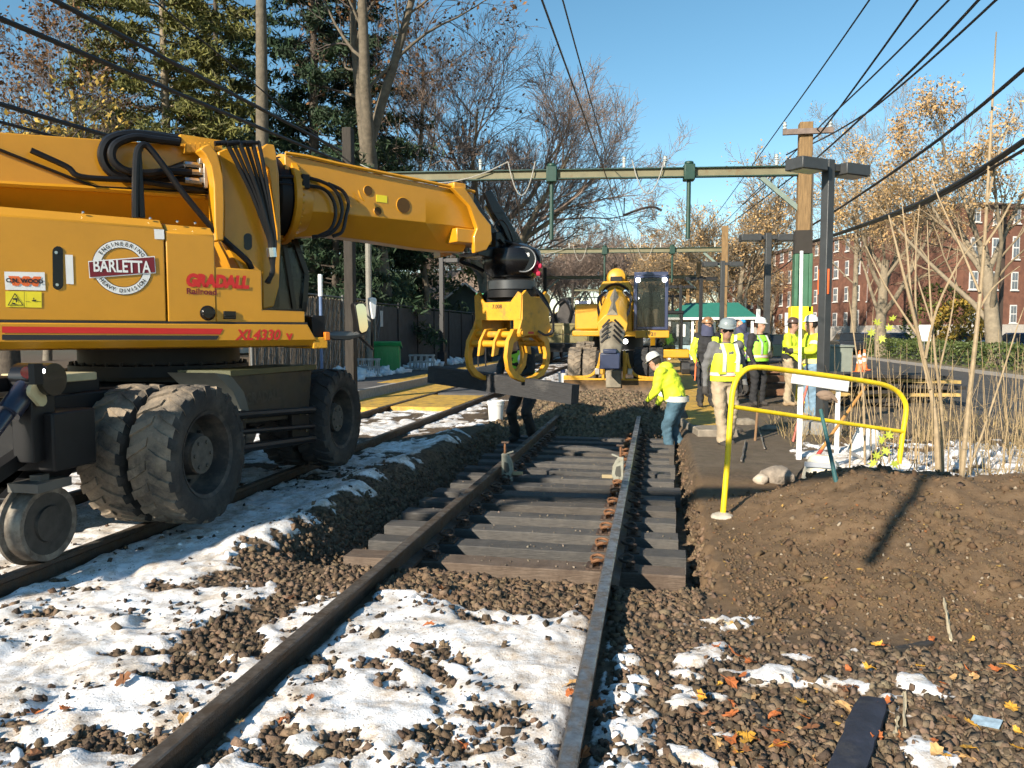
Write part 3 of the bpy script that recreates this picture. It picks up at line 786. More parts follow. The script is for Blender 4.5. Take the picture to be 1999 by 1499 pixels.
# ---- stripes and lettering, thin decals on the panels
def decal(name, mat, y, build, parent=exc):
    b = up(); build(b); return b.build(name, mat, parent, smooth=0)
def quadpx(b, pts, y, dy=.0):
    vs = [UP(u, v, y) for u, v in pts]; n = len(vs)
    b._add([(p[0], y, p[1]) for p in vs], [tuple(range(n))])
YD = YN - .0160
decal('red_stripe', red_m, YD, lambda b: quadpx(b, [(4, 637), (436, 641.5), (430, 652.5), (4, 649.5)], YD))
decal('black_stripe', dark_m, YD, lambda b: quadpx(b, [(4, 653), (428, 655), (423, 663), (4, 663.5)], YD))
def letters(b, txt, u, v, y, h_px, sx=1.0, bold=0.0, shear=0.0, rot=0.0, space=1.0):
    c = UP(u, v, y); t = UP(u, v - h_px / 2, y)[1] - UP(u, v + h_px / 2, y)[1]
    vs, fs = text_geo(txt, t * 1.38, sx, bold, shear, space)
    cr, sr = math.cos(rot), math.sin(rot)
    b._add([(c[0] + x * cr - yy * sr, y, c[1] + x * sr + yy * cr) for x, yy, _ in vs], fs)
PX = UP(300, 500, YN)[0] - UP(299, 500, YN)[0]
decal('model_lettering', red_m, YD, lambda b: (letters(b, 'XL4330', 504, 654.5, YD, 20, .98, .004, .25), letters(b, 'V', 565, 658, YD, 12, 1.1, .005)))
YE = YN - .004
decal('maker_lettering', red_m, YE, lambda b: letters(b, 'GRADALL', 425, 550, YE, 23, .86, .010, .16))
decal('railroad_lettering', maroon, YE, lambda b: letters(b, 'Railroad', 394, 569.5, YE, 11.5, 1.10, .002))
# round company badge
def ringpx(b, u, v, r0, r1, y):
    c = UP(u, v, y); k = (UP(u, v - 50, y)[1] - UP(u, v + 50, y)[1]) / 100
    n = 40; vs = []; fs = []
    for i in range(n):
        a = 2 * math.pi * i / n
        for rr in (r0, r1): vs.append((c[0] + rr * k * math.cos(a) * 1.0, y, c[1] + rr * k * math.sin(a)))
    for i in range(n):
        j = (i + 1) % n; fs.append((2 * i, 2 * i + 1, 2 * j + 1, 2 * j))
    b._add(vs, fs); return c, k
bu, bv_ = 239, 522
decal('badge_ring', white_m, YE, lambda b: ringpx(b, bu, bv_, 39, 52.5, YE))
decal('badge_outline', dark_m, YE, lambda b: (ringpx(b, bu, bv_, 37.8, 38.9, YE), ringpx(b, bu, bv_, 52.6, 53.6, YE)))
YF = YN - .007
decal('badge_band_border', white_m, YF, lambda b: quadpx(b, [(172, 509.5), (302, 499.5), (304.5, 533), (174.5, 543)], YF))
YG = YN - .009
decal('badge_band', maroon, YG, lambda b: quadpx(b, [(173.5, 511.5), (300.8, 501.5), (303, 531.2), (176, 541)], YG))
YH = YN - .0115
decal('company_lettering', white_m, YH, lambda b: letters(b, 'BARLETTA', 238.5, 521, YH, 24, .665, .003, 0, .02))
def arc_text(b, txt, r_px, a0, a1, y, h_px, flip):
    c = UP(bu, bv_, y); k = (UP(bu, bv_ - 50, y)[1] - UP(bu, bv_ + 50, y)[1]) / 100
    for i, ch in enumerate(txt):
        if ch == ' ': continue
        a = a0 + (a1 - a0) * i / (len(txt) - 1)
        vs, fs = text_geo(ch, h_px * k * 1.38, .95, .001)
        ro = a - math.pi / 2 if not flip else a + math.pi / 2
        b._add([(c[0] + r_px * k * math.cos(a) + x * math.cos(ro) - yy * math.sin(ro), y, c[1] + r_px * k * math.sin(a) + x * math.sin(ro) + yy * math.cos(ro)) for x, yy, _ in vs], fs)
decal('badge_upper_lettering', dark_m, YF, lambda b: arc_text(b, 'ENGINEERING', 45.7, R(145), R(35), YF, 7.5, False))
a_ = (R(326) - R(214)) / 13
decal('badge_lower_lettering', dark_m, YF, lambda b: arc_text(b, 'HEAVY', 45.7, R(214), R(214) + 4 * a_, YF, 7.5, True))
decal('badge_lower_lettering', dark_m, YF, lambda b: arc_text(b, 'DIVISION', 45.7, R(214) + 6 * a_, R(326), YF, 7.5, True))
# dealer plate, warning plate, small plates
decal('dealer_plate', white_m, YE, lambda b: quadpx(b, [(8, 530), (87, 531.5), (89, 567), (10.5, 565.5)], YE))
decal('dealer_mark', orange_m, YF, lambda b: quadpx(b, [(16, 538.5), (37, 539), (41, 544), (46, 539), (57, 539.3), (62, 544), (66, 539.4), (81, 540), (74, 559), (65, 558.5), (60.5, 553.5), (55.5, 558.5), (46, 558.2), (41, 553), (36, 558), (25, 557.5)], YF))
decal('dealer_lettering', dark_m, YG, lambda b: letters(b, 'C.N. WOOD', 48.5, 548.5, YG, 8, 1.0, .002))
decal('warning_plate', lemon, YE, lambda b: quadpx(b, [(10.5, 568), (81, 569.5), (81.5, 600.5), (11, 599)], YE))
def warn(b):
    for p in ([(15, 596), (29, 571.5), (30.2, 572.5), (17, 596)], [(29, 571.5), (46, 596), (44, 596), (28.6, 573.5)], [(15, 596.2), (46, 596.2), (45, 594.8), (16, 594.8)], [(25, 582), (34, 582), (34, 585), (25, 585)], [(31, 585), (34, 585), (33.5, 590), (31.5, 590)],
              [(24, 591), (30, 591), (30, 594), (24, 594)], [(47, 569.8), (47.8, 569.8), (47.8, 600), (47, 600)], [(50, 588), (58, 588), (58, 588.8), (50, 588.8)], [(62, 586), (70, 585), (71, 588), (63, 588.5)], [(73, 588), (80, 588), (80, 588.8), (73, 588.8)], [(65, 581), (67, 581), (67, 585), (65, 585)]):
        quadpx(b, p, YF)
decal('warning_pictogram', dark_m, YF, warn)
decal('white_square_label', white_m, YE, lambda b: quadpx(b, [(300.5, 447), (320, 448), (321, 467), (302, 466.5)], YE))
decal('latch_label', white_m, YE, lambda b: quadpx(b, [(127, 497), (142, 497.5), (144, 555), (129.5, 554)], YE))
b = up()
cc = [UP(113 + 10.5 * math.cos(a), (491 if math.sin(a) > 0 else 555) - 10.5 * math.sin(a), YN - .005) for a in np.linspace(0, 2 * math.pi, 20, endpoint=False)]
b.prism(cc, YN - .005, YN + .004); b.build('recessed_latch', blk_gloss, exc)
for (u0, v0) in ((109, 493), (111, 556)): 
    c = UP(u0, v0, YN); b = up(); b.cyl((c[0], YN - .004, c[1]), (c[0], YN - .012, c[1]), .012, n=8); b.build('latch_bolt', chrome, exc)
c = UP(405, 611, YN); b = up(); b.lathe([(0, -.03), (.045, -.03), (.055, -.015), (.066, -.012), (.066, .004)], (c[0], YN, c[1]), (0, 1, 0), 18)
b.box((c[0] - .045, YN - .048, c[1] - .010), (c[0] + .045, YN - .03, c[1] + .010)); b.build('fuel_cap', blk_gloss, exc)
c = UP(448, 615, YN); b = up(); b.box((c[0] - .055, YN - .012, c[1] - .035), (c[0] + .055, YN + .004, c[1] + .035)); b.box((c[0] - .05, YN - .024, c[1] - .012), (c[0] + .05, YN - .01, c[1] + .002)); b.build('door_latch', blk_gloss, exc, bevel=.004)
for (u0, v0) in ((165, 413), (297, 424.5), (350, 431), (385, 434)):
    c = UP(u0, v0, YN); b = up(); b.ball((c[0], YN + .06, c[1]), .012, 8, 5); b.build('hood_bolt', chrome, exc)

# ---- boom: fixed outer part, cradle, slew ring, telescoping inner part
YB = -.36
def hexsec(s, top, crease, bot, w, wb, wt=None):
    wt = w if wt is None else wt
    return [(s, -wt, top), (s, wt, top), (s, w, (top * .75 + crease * .25)), (s, w, crease), (s, wb, bot), (s, -wb, bot), (s, -w, crease), (s, -w, (top * .75 + crease * .25))]
ob = [(-120, 245, 355, 400), (0, 258, 362, 408), (200, 272, 372, 424), (330, 282, 382, 434), (432, 290, 392, 446)]
b = up(); secs = []
for u, t_, c_, d_ in ob:
    a = UP(u, t_, YB); secs.append(hexsec(a[0], a[1], UP(u, c_, YB)[1], UP(u, d_, YB + .1)[1] , .36, .14))
s0 = secs[0]; secs.insert(0, [(p[0] - 2.2, p[1], p[2]) for p in s0])
b.loft(secs); b.build('outer_boom', yel, exc, bevel=.008, smooth=14)
# long rib along the side and the oval opening edges
b = up()
rib = [UP(u, v, YB - .015) for u, v in ((-100, 352), (60, 362), (180, 368), (400, 384))]
b.tube([(p[0], YB - .012, p[1]) for p in rib], .028, 6); b.build('boom_rib', yel, exc)
b = up(); rib = [UP(u, v, YB) for u, v in ((-60, 270), (130, 345), (185, 366), (410, 377))]
b.tube([(p[0], YB - .02, p[1]) for p in rib], .014, 6); b.build('boom_side_pipe', rubber, exc)
# cradle: big side plate with a raised arched flange and a plate towards the ring
YC = -.56
cr = P([(426, 296), (440, 290), (528, 284), (538, 292), (545, 340), (549, 470), (545, 560), (535, 598), (513, 604), (512, 529), (470, 529), (436, 470), (437, 400), (432, 340)], YC)
b = up(); b.prism(cr, YC, .56); b.build('boom_cradle', yel, exc, bevel=.012)
fl_o = P([(396, 285), (408, 281), (424, 300), (435, 345), (437, 400), (436, 458), (436, 470)], YC - .10)
fl_i = P([(389, 292), (399, 302), (410, 325), (416, 360), (417, 400), (418, 440), (422, 470)], YC - .10)
for y0_, y1_ in ((YC - .12, YC + .05), (.5, .66)):
    b = up(); b.prism(fl_o + fl_i[::-1], y0_, y1_); b.build('cradle_flange', yel, exc, bevel=.012)
pr = P([(505, 296), (520, 281), (534, 283), (538, 300), (543, 420), (541, 470), (533, 395), (524, 330), (514, 318)], YC - .06)
b = up(); b.prism(pr, YC - .075, YC + .02); b.build('ring_guard', yel, exc, bevel=.006)
sr_ = UP(551, 440, 0)[0]; zr = UP(551, 390, 0)[1]
rr = .45
sr_ -= .10
b = up(); b.lathe([(0, -.10), (rr - .05, -.10), (rr - .02, -.06), (rr - .02, .05), (rr + .0, .05), (0, .05)], (sr_, 0, zr), (1, 0, 0), 40)
b.build('slew_ring', blk, exc)
b = up()
for i in range(36):
    a = 2 * math.pi * i / 36
    b.cyl((sr_ + .12, (rr + .0) * math.cos(a), zr + (rr + .0) * math.sin(a)), (sr_ + .16, (rr + .0) * math.cos(a), zr + (rr + .0) * math.sin(a)), .016, n=6)
b.build('ring_bolts', yel_worn, exc)
b = up(); b.lathe([(rr - .01, .06), (rr + .03, .07), (rr + .03, .13), (rr - .03, .15), (.37, .30)], (sr_, 0, zr), (1, 0, 0), 40); b.build('ring_collar', yel, exc)
# inner boom
YI = -.34
ib = [(556, 303, 408, 470), (600, 310, 412, 462), (660, 324, 417, 460), (740, 340, 425, 470), (830, 358, 434, 484), (885, 369, 440, 490), (925, 378, 446, 492)]
b = up(); secs = []
for i, (u, t_, c_, d_) in enumerate(ib):
    a = UP(u, t_, YI); secs.append(hexsec(a[0], a[1], UP(u, c_, YI)[1], UP(u, d_, YI + .15)[1], .34, .11))
b.loft(secs); ibm = b.build('inner_boom', yel, exc, bevel=.008, smooth=14)
# top lips of the inner boom
for sy in (-1, 1):
    b = up(); pts = []
    for (u, t_, c_, d_) in ib:
        a = UP(u, t_, YI); pts.append((a[0], sy * .355, a[1] + .018))
    b.tube(pts, .022, 5); b.build('boom_lip', yel, ibm)
# holes: solid discs with a rim, the shade inside painted as dark colour
for u, v, rp in ((718, 372, 9), (737, 412, 8), (787, 401, 15)):
    c = UP(u, v, YI); k = rp * PX * 1.45
    b = up(); b.lathe([(k, -.008), (k * 1.08, -.004), (k * 1.08, .01)], (c[0], YI, c[1]), (0, 1, 0), 24); b.build('hole_rim', yel, ibm)
    b = up(); b.cyl((c[0], YI - .006, c[1]), (c[0], YI + .02, c[1]), k, n=24); b.build('hole_shade_disc', M('hole_shade_paint', (.085, .040, .006), rough=.8), ibm)
c = UP(745, 388, YI); b = up(); b.box((c[0] - .07, YI - .004, c[1] - .04), (c[0] + .07, YI + .002, c[1] + .04)); b.build('boom_plate', lemon, ibm)
# tip: flared collar with nose plates
t0 = UP(905, 372, YI); tb = UP(905, 492, YI)
b = up()
tip = P([(880, 366), (905, 366), (915, 380), (935, 412), (957, 440), (959, 470), (948, 488), (925, 494), (924, 462), (930, 446), (915, 402)], YI - .1)
for y0, y1 in ((YI - .12, YI - .05), (.29, .46)): b.prism(tip, y0, y1)
e0, e1 = UP(890, 372, YI), UP(952, 465, YI)
a0 = UP(900, 368, YI); a1 = UP(940, 490, YI)
b.box((a0[0] - .12, -.42, UP(905, 470, YI)[1] - .03), (e1[0], .42, UP(905, 470, YI)[1] + .14))
b.box((a0[0] - .16, -.42, a0[1] - .02), (a0[0] + .02, .42, a0[1] + .05))
b.build('boom_tip', yel, exc, bevel=.010)
tipc = Vector((UP(958, 430, 0)[0], 0, UP(958, 430, 0)[1]))
# black tilt linkage
b = up()
lk = lambda pts, y: [UP(u, v, y) for u, v in pts]
for y in (-.22, .16):
    b.prism(lk([(926, 379), (940, 376), (956, 404), (985, 450), (992, 470), (975, 480), (962, 450), (940, 415)], 0), y, y + .06)
b.prism(lk([(950, 455), (990, 455), (1005, 480), (995, 505), (940, 505), (915, 500), (912, 494), (950, 485)], 0), -.2, .2)
b.build('tilt_link', blk_gloss, exc, bevel=.01)
b = up(); c = [UP(u, v, -.1) for u, v in ((948, 400), (962, 425), (980, 452))]
b.tube([(p[0], -.1, p[1]) for p in c], .035, 10); b.build('tilt_cylinder', chrome, exc)
p0 = UP(965, 450, -.25)
b = up(); b.tube(catmull([(UP(u, v, -.25)[0], -.25 - .05 * math.sin(i), UP(u, v, -.25)[1]) for i, (u, v) in enumerate(((962, 445), (972, 430), (985, 440), (1000, 470), (1002, 488), (990, 478), (975, 465)))]), .012, 6); b.build('tip_hose', rubber, exc)
b = up(); b.tube(catmull([(UP(u, v, -.25)[0], -.28, UP(u, v, -.25)[1]) for u, v in ((991, 474), (1000, 478), (1006, 486), (998, 489), (990, 483), (992, 476))]), .010, 6); b.build('wire_loop', chrome, exc)

# ---- hoses on top of the boom
def hose(pts, r, y=-.45, name='hydraulic_hose', mat=rubber, n=8, dy=None):
    q = []
    for i, (u, v) in enumerate(pts):
        yy = y if dy is None else y + dy[i]
        p = UP(u, v, yy); q.append((p[0], yy, p[1]))
    b = up(); b.tube(catmull(q, 6), r, n); return b.build(name, mat, exc)
hose([(352, 275), (300, 266), (255, 262), (215, 272), (200, 295), (204, 320), (222, 340), (255, 348), (300, 343), (340, 330), (365, 321)], .042, -.42)
hose([(350, 278), (300, 272), (262, 268), (228, 280), (218, 300), (226, 320), (250, 334), (290, 338), (330, 334), (372, 337)], .036, -.50)
hose([(352, 270), (290, 262), (240, 262), (205, 276), (197, 300), (206, 330), (235, 348), (290, 352), (340, 350), (378, 351)], .036, -.34)
hose([(60, 293), (130, 325), (160, 345), (260, 352), (330, 362), (390, 371), (404, 366), (400, 355)], .026, -.46)
for k, (x0, x1) in enumerate(((264, 268), (271, 278))):
    hose([(x0, 425), (x0, 370), (x0 + 2, 310), (x0 + 8, 288), (x0 + 20, 283), (x0 + 34, 296), (x0 + 60, 330), (x0 + 100, 385), (x0 + 160, 455), (x0 + 215, 505), (x0 + 228, 525)] if k == 0 else [(277, 425), (274, 370), (271, 320), (270, 296), (274, 288)], .030, -.62 if k == 0 else -.60)
for u, v in ((372, 321), (372, 352), (385, 336)):
    hose([(u - 12, v), (u + 4, v + 1), (u + 20, v + 3)], .034, -.5, 'hose_fitting', chrome)
b = up(); c = UP(398, 335, -.5)
for dz in (-.09, 0, .09): b.box((c[0] - .05, -.54, c[1] + dz - .025), (c[0] + .06, -.44, c[1] + dz + .025))
b.box((c[0] - .015, -.55, c[1] - .16), (c[0] + .02, -.5, c[1] + .16)); b.build('valve_block', steel, exc, bevel=.005)
b = up(); c = UP(385, 290, -.4)
for i in range(6): 
    p = UP(362 + i * 9, 290 - i * .5, -.4); b.box((p[0] - .02, -.5, p[1] - .05), (p[0] + .02, -.2, p[1] + .03))
b.box((UP(350, 280, -.4)[0], -.45, UP(350, 280, -.4)[1] - .03), (UP(430, 280, -.4)[0], -.1, UP(430, 280, -.4)[1] + .02))
b.build('hose_bracket', yel_worn, exc)
for i in range(6):
    u0 = 441 + i * 12.2
    hose([(u0 - 22, 280), (u0, 279), (u0 + 5, 286), (488 + i * 7, 370), (512 + i * 4, 430), (526 + i * 2.2, 470), (528 + i * 1.5, 498), (533 - i * .5, 530), (520 + i, 552)], .019 if i % 2 else .023, -.70 - .012 * (i % 3))
hose([(545, 345), (600, 347), (640, 360), (660, 380), (668, 410), (660, 440), (640, 458), (610, 462)], .020, -.40)
hose([(545, 357), (590, 362), (630, 368), (650, 390), (655, 420), (645, 448), (620, 462)], .020, -.41)
hose([(640, 358), (668, 372), (680, 395), (676, 420), (668, 452), (650, 461)], .020, -.39)
b = up(); c = UP(595, 355, -.4); b.box((c[0] - .04, -.44, c[1] - .075), (c[0] + .04, -.36, c[1] + .075)); b.build('hose_clamp', blk, exc, bevel=.008)
hose([(700, 371), (705, 385), (712, 392)], .012, -.4, 'loose_strap', yel)
hose([(529, 484), (531, 502)], .05, -.72, 'hose_collar', chrome)
b = up(); c = UP(484, 471, YC)
cc = [UP(484 + 8 * math.cos(a), (463 if math.sin(a) > 0 else 480) - 8 * math.sin(a), YC - .003) for a in np.linspace(0, 2 * math.pi, 18, endpoint=False)]
b.prism(cc, YC - .004, YC + .01); b.build('cradle_slot', blk_gloss, exc)

# ---- operator cab on the far side of the boom
YL, YR = .62, 1.30
cabp = lambda y: [UP(560, 330, y), UP(575, 360, y), UP(598, 535, y), UP(592, 607, y)]
b = up(); c0 = [UP(u, v, YL) for u, v in ((430, 345), (566, 345), (573, 465), (598, 535), (592, 608), (430, 608))]
sf = c0[0][0] - .5
for i in range(len(c0)):                       # frame bars around both sides
    for y in (YL, YR + .2):
        a, d = c0[i], c0[(i + 1) % len(c0)]
        b.bar((a[0], y, a[1]), (d[0], y, d[1]), .06, .06, (0, 1, 0))
for a in c0: b.bar((a[0], YL, a[1]), (a[0], YR + .2, a[1]), .06, .06)
a, d = UP(553, 465, YL), UP(575, 607, YL); b.bar((a[0], YL, a[1]), (d[0], YL, d[1]), .05, .05, (0, 1, 0))
cabo = b.build('cab_frame', blk_gloss, exc)
b = up(); b.prism([(p[0] * 1.0, p[1]) for p in c0], YL + .02, YL + .026); b.prism(c0, YR + .19, YR + .196)
b.box((UP(597, 535, YL)[0] - .03, YL, UP(597, 600, YL)[1]), (UP(597, 535, YL)[0] - .02, YR + .2, UP(575, 470, YL)[1])); b.build('cab_window', glass, exc, smooth=0)
b = up(); b.box((c0[0][0], YL - .02, c0[0][1]), (c0[1][0] + .02, YR + .22, c0[0][1] + .08)); b.box((c0[0][0] - .3, YL, hz0), (c0[0][0], YR + .2, c0[0][1])); b.build('cab_roof', blk, exc, bevel=.02)
b = up(); zc_ = UP(560, 560, YL)[1]; b.box((c0[0][0] + .2, YL + .2, zc_ - .25), (c0[0][0] + .75, YL + .7, zc_)); b.box((c0[0][0] + .2, YL + .2, zc_), (c0[0][0] + .32, YL + .7, zc_ + .6)); b.build('cab_seat', blk, exc, bevel=.04)
# grey front sill bracket, mirror arm and mirror
c = UP(600, 640, YN + .2)
b = up(); b.box((c[0] - .02, YN + .05, c[1] - .12), (c[0] + .12, YN + .4, c[1] + .12)); b.build('front_bracket', blk, exc, bevel=.01)
b = up(); q = [UP(u, v, YN + .15) for u, v in ((615, 651), (650, 655), (690, 654), (712, 648))]
b.tube(catmull([(p[0], YN + .15, p[1]) for p in q], 5), [.030] * 5 + [.045] * 5 + [.03] * 6, 8); b.build('mirror_arm', M('grey_casting', (.16, .16, .155), rough=.5, metal=.4), exc)
mq = [UP(u, v, YN + .12) for u, v in ((690, 594), (696, 590), (707, 590), (713, 598), (718, 640), (714, 649), (704, 653), (699, 648))]
b = up(); b.prism(mq, YN + .10, YN + .2); mo = b.build('mirror', blk, exc, bevel=.012)
mc = (sum(p[0] for p in mq) / 8, sum(p[1] for p in mq) / 8)
b = up(); b.prism([(mc[0] + (p[0] - mc[0]) * .86, mc[1] + (p[1] - mc[1]) * .90) for p in mq], YN + .092, YN + .11); b.build('mirror_glass', mirror_m, mo)
mq = [UP(u, v, YN + .9) for u, v in ((722, 582), (726, 580), (734, 581), (736, 584), (734, 617), (731, 624), (727, 622), (723, 600))]
b = up(); b.prism(mq, YN + .9, YN + .96); b.build('mirror', white_m, exc, bevel=.01)
b = up(); a, d = UP(726, 622, YN + .93), UP(700, 655, YN + .3); b.tube([(a[0], YN + .93, a[1]), (a[0], YN + .93, a[1] - .35), (d[0], YN + .3, d[1])], .018, 6); b.build('mirror_stay', blk, exc)
c = UP(622, 668, YN + .1); b = up(); b.box((c[0] - .10, YN, c[1] - .06), (c[0] + .05, YN + .7, c[1] + .05)); b.build('front_step', yel_worn, exc, bevel=.01)
b = up(); b.box((c[0] + .02, YN - .01, c[1] + .02), (c[0] + .07, YN + .04, c[1] + .10)); b.build('marker_lamp', M('amber_lens', (.75, .2, .02), rough=.2), exc, bevel=.006)

# ---- rotator and grapple
tipw = MC + UPM @ Vector((UP(985, 470, 0)[0], 0, 0))
GC = at(1000, 600, D=10.3); GC.z = 0
GL = GC - MC
TA = at(843, 729, D=11.15); TB = at(1123, 768, D=9.62)       # the two ends of the tie it holds
ta = (TB - TA); ta.z = 0; ta.normalize(); tb = Vector((-ta.y, ta.x, 0))
GM = rot_to(ta, tb, ZV, GL)
def zpx(v, D=10.3): return at(1000, v, D=D).z
b = MB(GM)
b.lathe([(0, zpx(480)), (.20, zpx(478)), (.37, zpx(490)), (.41, zpx(510)), (.38, zpx(530)), (.28, zpx(545)), (.26, zpx(570)), (0, zpx(570))], (0, 0, 0), (0, 0, 1), 28)
b.build('rotator', blk_gloss, exc)
b = MB(GM); b.lathe([(.30, zpx(548)), (.33, zpx(550)), (.33, zpx(566)), (.30, zpx(568))], (0, 0, 0), (0, 0, 1), 28); b.build('rotator_collar', M('dark_grey_steel', (.05, .055, .06), rough=.4, metal=.4), exc)
# motor cover disc with its number
cd = at(1022, 507, D=9.95) - MC; fw = (CAM - at(1022, 507, D=9.95)); fw.z = 0; fw.normalize(); fr_ = Vector((-fw.y, fw.x, 0))
b = MB(); b.lathe([(0, .03), (.155, .03), (.165, .015), (.165, -.10), (.12, -.2)], cd, fw, 26); b.build('motor_cover', blk_gloss, exc)
b = MB(); b.lathe([(.150, .034), (.158, .036), (.166, .030)], cd, fw, 26); b.build('cover_rim', M('grey_rim', (.25, .25, .25), rough=.4, metal=.6), exc)
vs_, fs_ = text_geo('7.008', .07, 1.0, .001)
b = MB(); b._add([cd + fw * .034 + fr_ * x + ZV * (yy + .06) for x, yy, _ in vs_], fs_); b.build('cover_number', white_m, exc, smooth=0)
b = MB(); rg = random.Random(3); c = at(1050, 522, D=10.0) - MC
for i in range(9): b.ball(c + Vector((rg.uniform(-.04, .04), rg.uniform(-.03, .03), rg.uniform(-.09, .08))), .035, 7, 5)
b.build('red_rag', M('red_rag', (.42, .02, .06), rough=.9), exc)
b = MB(GM)
for s in (-1, 1):
    b.prism([(-.33, zpx(575)), (-.24, zpx(568)), (.24, zpx(568)), (.33, zpx(575)), (.26, zpx(600)), (-.26, zpx(600))], s * .2 - .03, s * .2 + .03)
b.lathe([(0, zpx(568)), (.34, zpx(568)), (.34, zpx(582)), (0, zpx(582))], (0, 0, 0), (0, 0, 1), 24)
b.build('grapple_head', blk, exc)
zt_, zm, zk, zl = zpx(578), zpx(622), zpx(650), zpx(690)
b = MB(GM)
for s in (-1, 1):                                     # the two yellow cheek plates, open in the middle
    y0, y1 = s * .30 - .018, s * .30 + .018
    b.prism([(-.40, zt_), (-.34, zt_ + .04), (-.22, zt_ - .09), (.22, zt_ - .09), (.34, zt_ + .04), (.40, zt_), (.38, zm), (.385, zm - .02), (-.385, zm - .02), (-.38, zm)], y0, y1)
    b.prism([(-.385, zm - .02), (-.27, zm - .02), (-.27, zk - .03), (-.38, zk - .03)], y0, y1); b.prism([(.385, zm - .02), (.27, zm - .02), (.27, zk - .03), (.38, zk - .03)], y0, y1)
for s in (-1, 1):
    b.prism([(-.30, zt_ + .0), (-.22, zt_ + .06), (-.12, zt_ - .02), (.12, zt_ - .02), (.22, zt_ + .06), (.30, zt_), (.27, zm), (.38, zk), (.36, zk - .05), (.16, zk - .03), (-.16, zk - .03), (-.36, zk - .05), (-.38, zk), (-.30, zm)], s * .385 - .018, s * .385 + .018, 'x')
b.build('grapple_frame', yel_worn, exc, bevel=.006)
vs_, fs_ = text_geo('7.008', .075, 1.0, .001)
b = MB(GM); b._add([(x, -.322, zt_ - .15 + yy) for x, yy, _ in vs_], fs_); b.build('grapple_number', dark_m, exc, smooth=0)
b = MB(GM); b._add([(-.406, .18 - t, zz) for t, zz in ((0, zk + .06), (.16, zk + .06), (.16, zk + .13), (0, zk + .13))], [(0, 1, 2, 3)]); b.build('grapple_label', white_m, exc, smooth=0)
b = MB(GM); b._add([(.405, -.18 + t, zz) for t, zz in ((0, zk - .01), (.12, zk - .01), (.12, zk + .02), (0, zk + .02))], [(0, 1, 2, 3)]); b.build('maker_strip', red_m, exc, smooth=0)
zb_ = zpx(741)
def tine_poly(s):
    o = [(.28, zk + .06), (.42, zk + .05), (.53, zk - .10), (.565, zk - .30), (.53, zk - .46), (.42, zb_ + .05), (.24, zb_ - .01), (.06, zb_ - .02)]
    i = [(.07, zb_ + .03), (.22, zb_ + .05), (.36, zb_ + .12), (.45, zk - .42), (.47, zk - .28), (.42, zk - .13), (.28, zk - .06), (.22, zk)]
    return [(s * a, z_) for a, z_ in o + i]
for s, offs in ((-1, (-.33, .33)), (1, (-.20, .20))):
    b = MB(GM)
    for a in offs: b.prism(tine_poly(s), a - .03, a + .03, 'x')
    for zz, rr_ in ((zk - .02, .045), (zk - .14, .045)):
        yy = s * {zk - .02: .36, zk - .14: .46, zk - .30: .51}[zz]
        b.cyl((offs[0], yy, zz), (offs[1], yy, zz), rr_, n=12)
    for a in (-.12, .12): b.prism(tine_poly(s)[:4] + tine_poly(s)[12:], a - .02, a + .02, 'x')
    b.build('grapple_jaw', yel_worn, exc, bevel=.006)
for s in (-1, 1):
    for a in (-.405, .405):
        b = MB(GM); b.cyl((a, s * .32, zk), (a + (.02 if a > 0 else -.02), s * .32, zk), .055, n=14); b.cyl((a, s * .32, zk), (a + (.035 if a > 0 else -.035), s * .32, zk), .028, n=10); b.build('pivot_pin', yel_worn, exc)
for k in range(3):
    b = MB(); q = [at(u, v, D=10.1 - .1 * k) - MC for u, v in ((1042, 560), (1062, 580 + 4 * k), (1076, 610), (1080, 640 + 3 * k), (1066, 654), (1050, 646))]
    b.tube(catmull(q, 5), .016, 6); b.build('grapple_hose', rubber, exc)
b = MB(); b.tube(catmull([at(u, v, D=10.0) - MC for u, v in ((985, 470), (1010, 478), (1040, 488), (1052, 505), (1050, 520))], 5), .02, 6); b.build('rotator_hose', rubber, exc)
b = MB(); b.tube(catmull([at(u, v, D=10.3) - MC for u, v in ((915, 497), (900, 510), (925, 520), (945, 530))], 5), .03, 6); b.build('rotator_hose', rubber, exc)

# ---- the carrier: frame, axles, wheels, rail gear
b = MB(); b.box((-.55, -2.3, .72), (.55, 2.35, 1.10)); b.box((-.95, -.55, .80), (.95, .55, 1.20))
b.box((-.9, -2.45, .62), (.9, -2.05, 1.02)); b.box((-.9, 2.1, .62), (.9, 2.5, 1.02)); b.build('chassis', blk, exc, bevel=.015)
b = MB(); b.lathe([(0, 1.15), (.82, 1.15), (.82, 1.25), (.74, 1.26), (.74, 1.43), (0, 1.43)], (0, 0, 0), (0, 0, 1), 36)
for i in range(36): a = i * math.pi / 18; b.cyl((.79 * math.cos(a), .79 * math.sin(a), 1.25), (.79 * math.cos(a), .79 * math.sin(a), 1.28), .016, n=6)
b.build('turntable', blk, exc)
TR_ = .565
WY = (-1.27, 1.44)
for wy in WY:
    b = MB(); b.box((-.9, wy - .12, TR_ - .10), (.9, wy + .12, TR_ + .10)); b.lathe([(0, -.22), (.16, -.18), (.20, 0), (.16, .18), (0, .22)], (0, wy, TR_), (1, 0, 0), 20); b.build('axle', blk, exc)
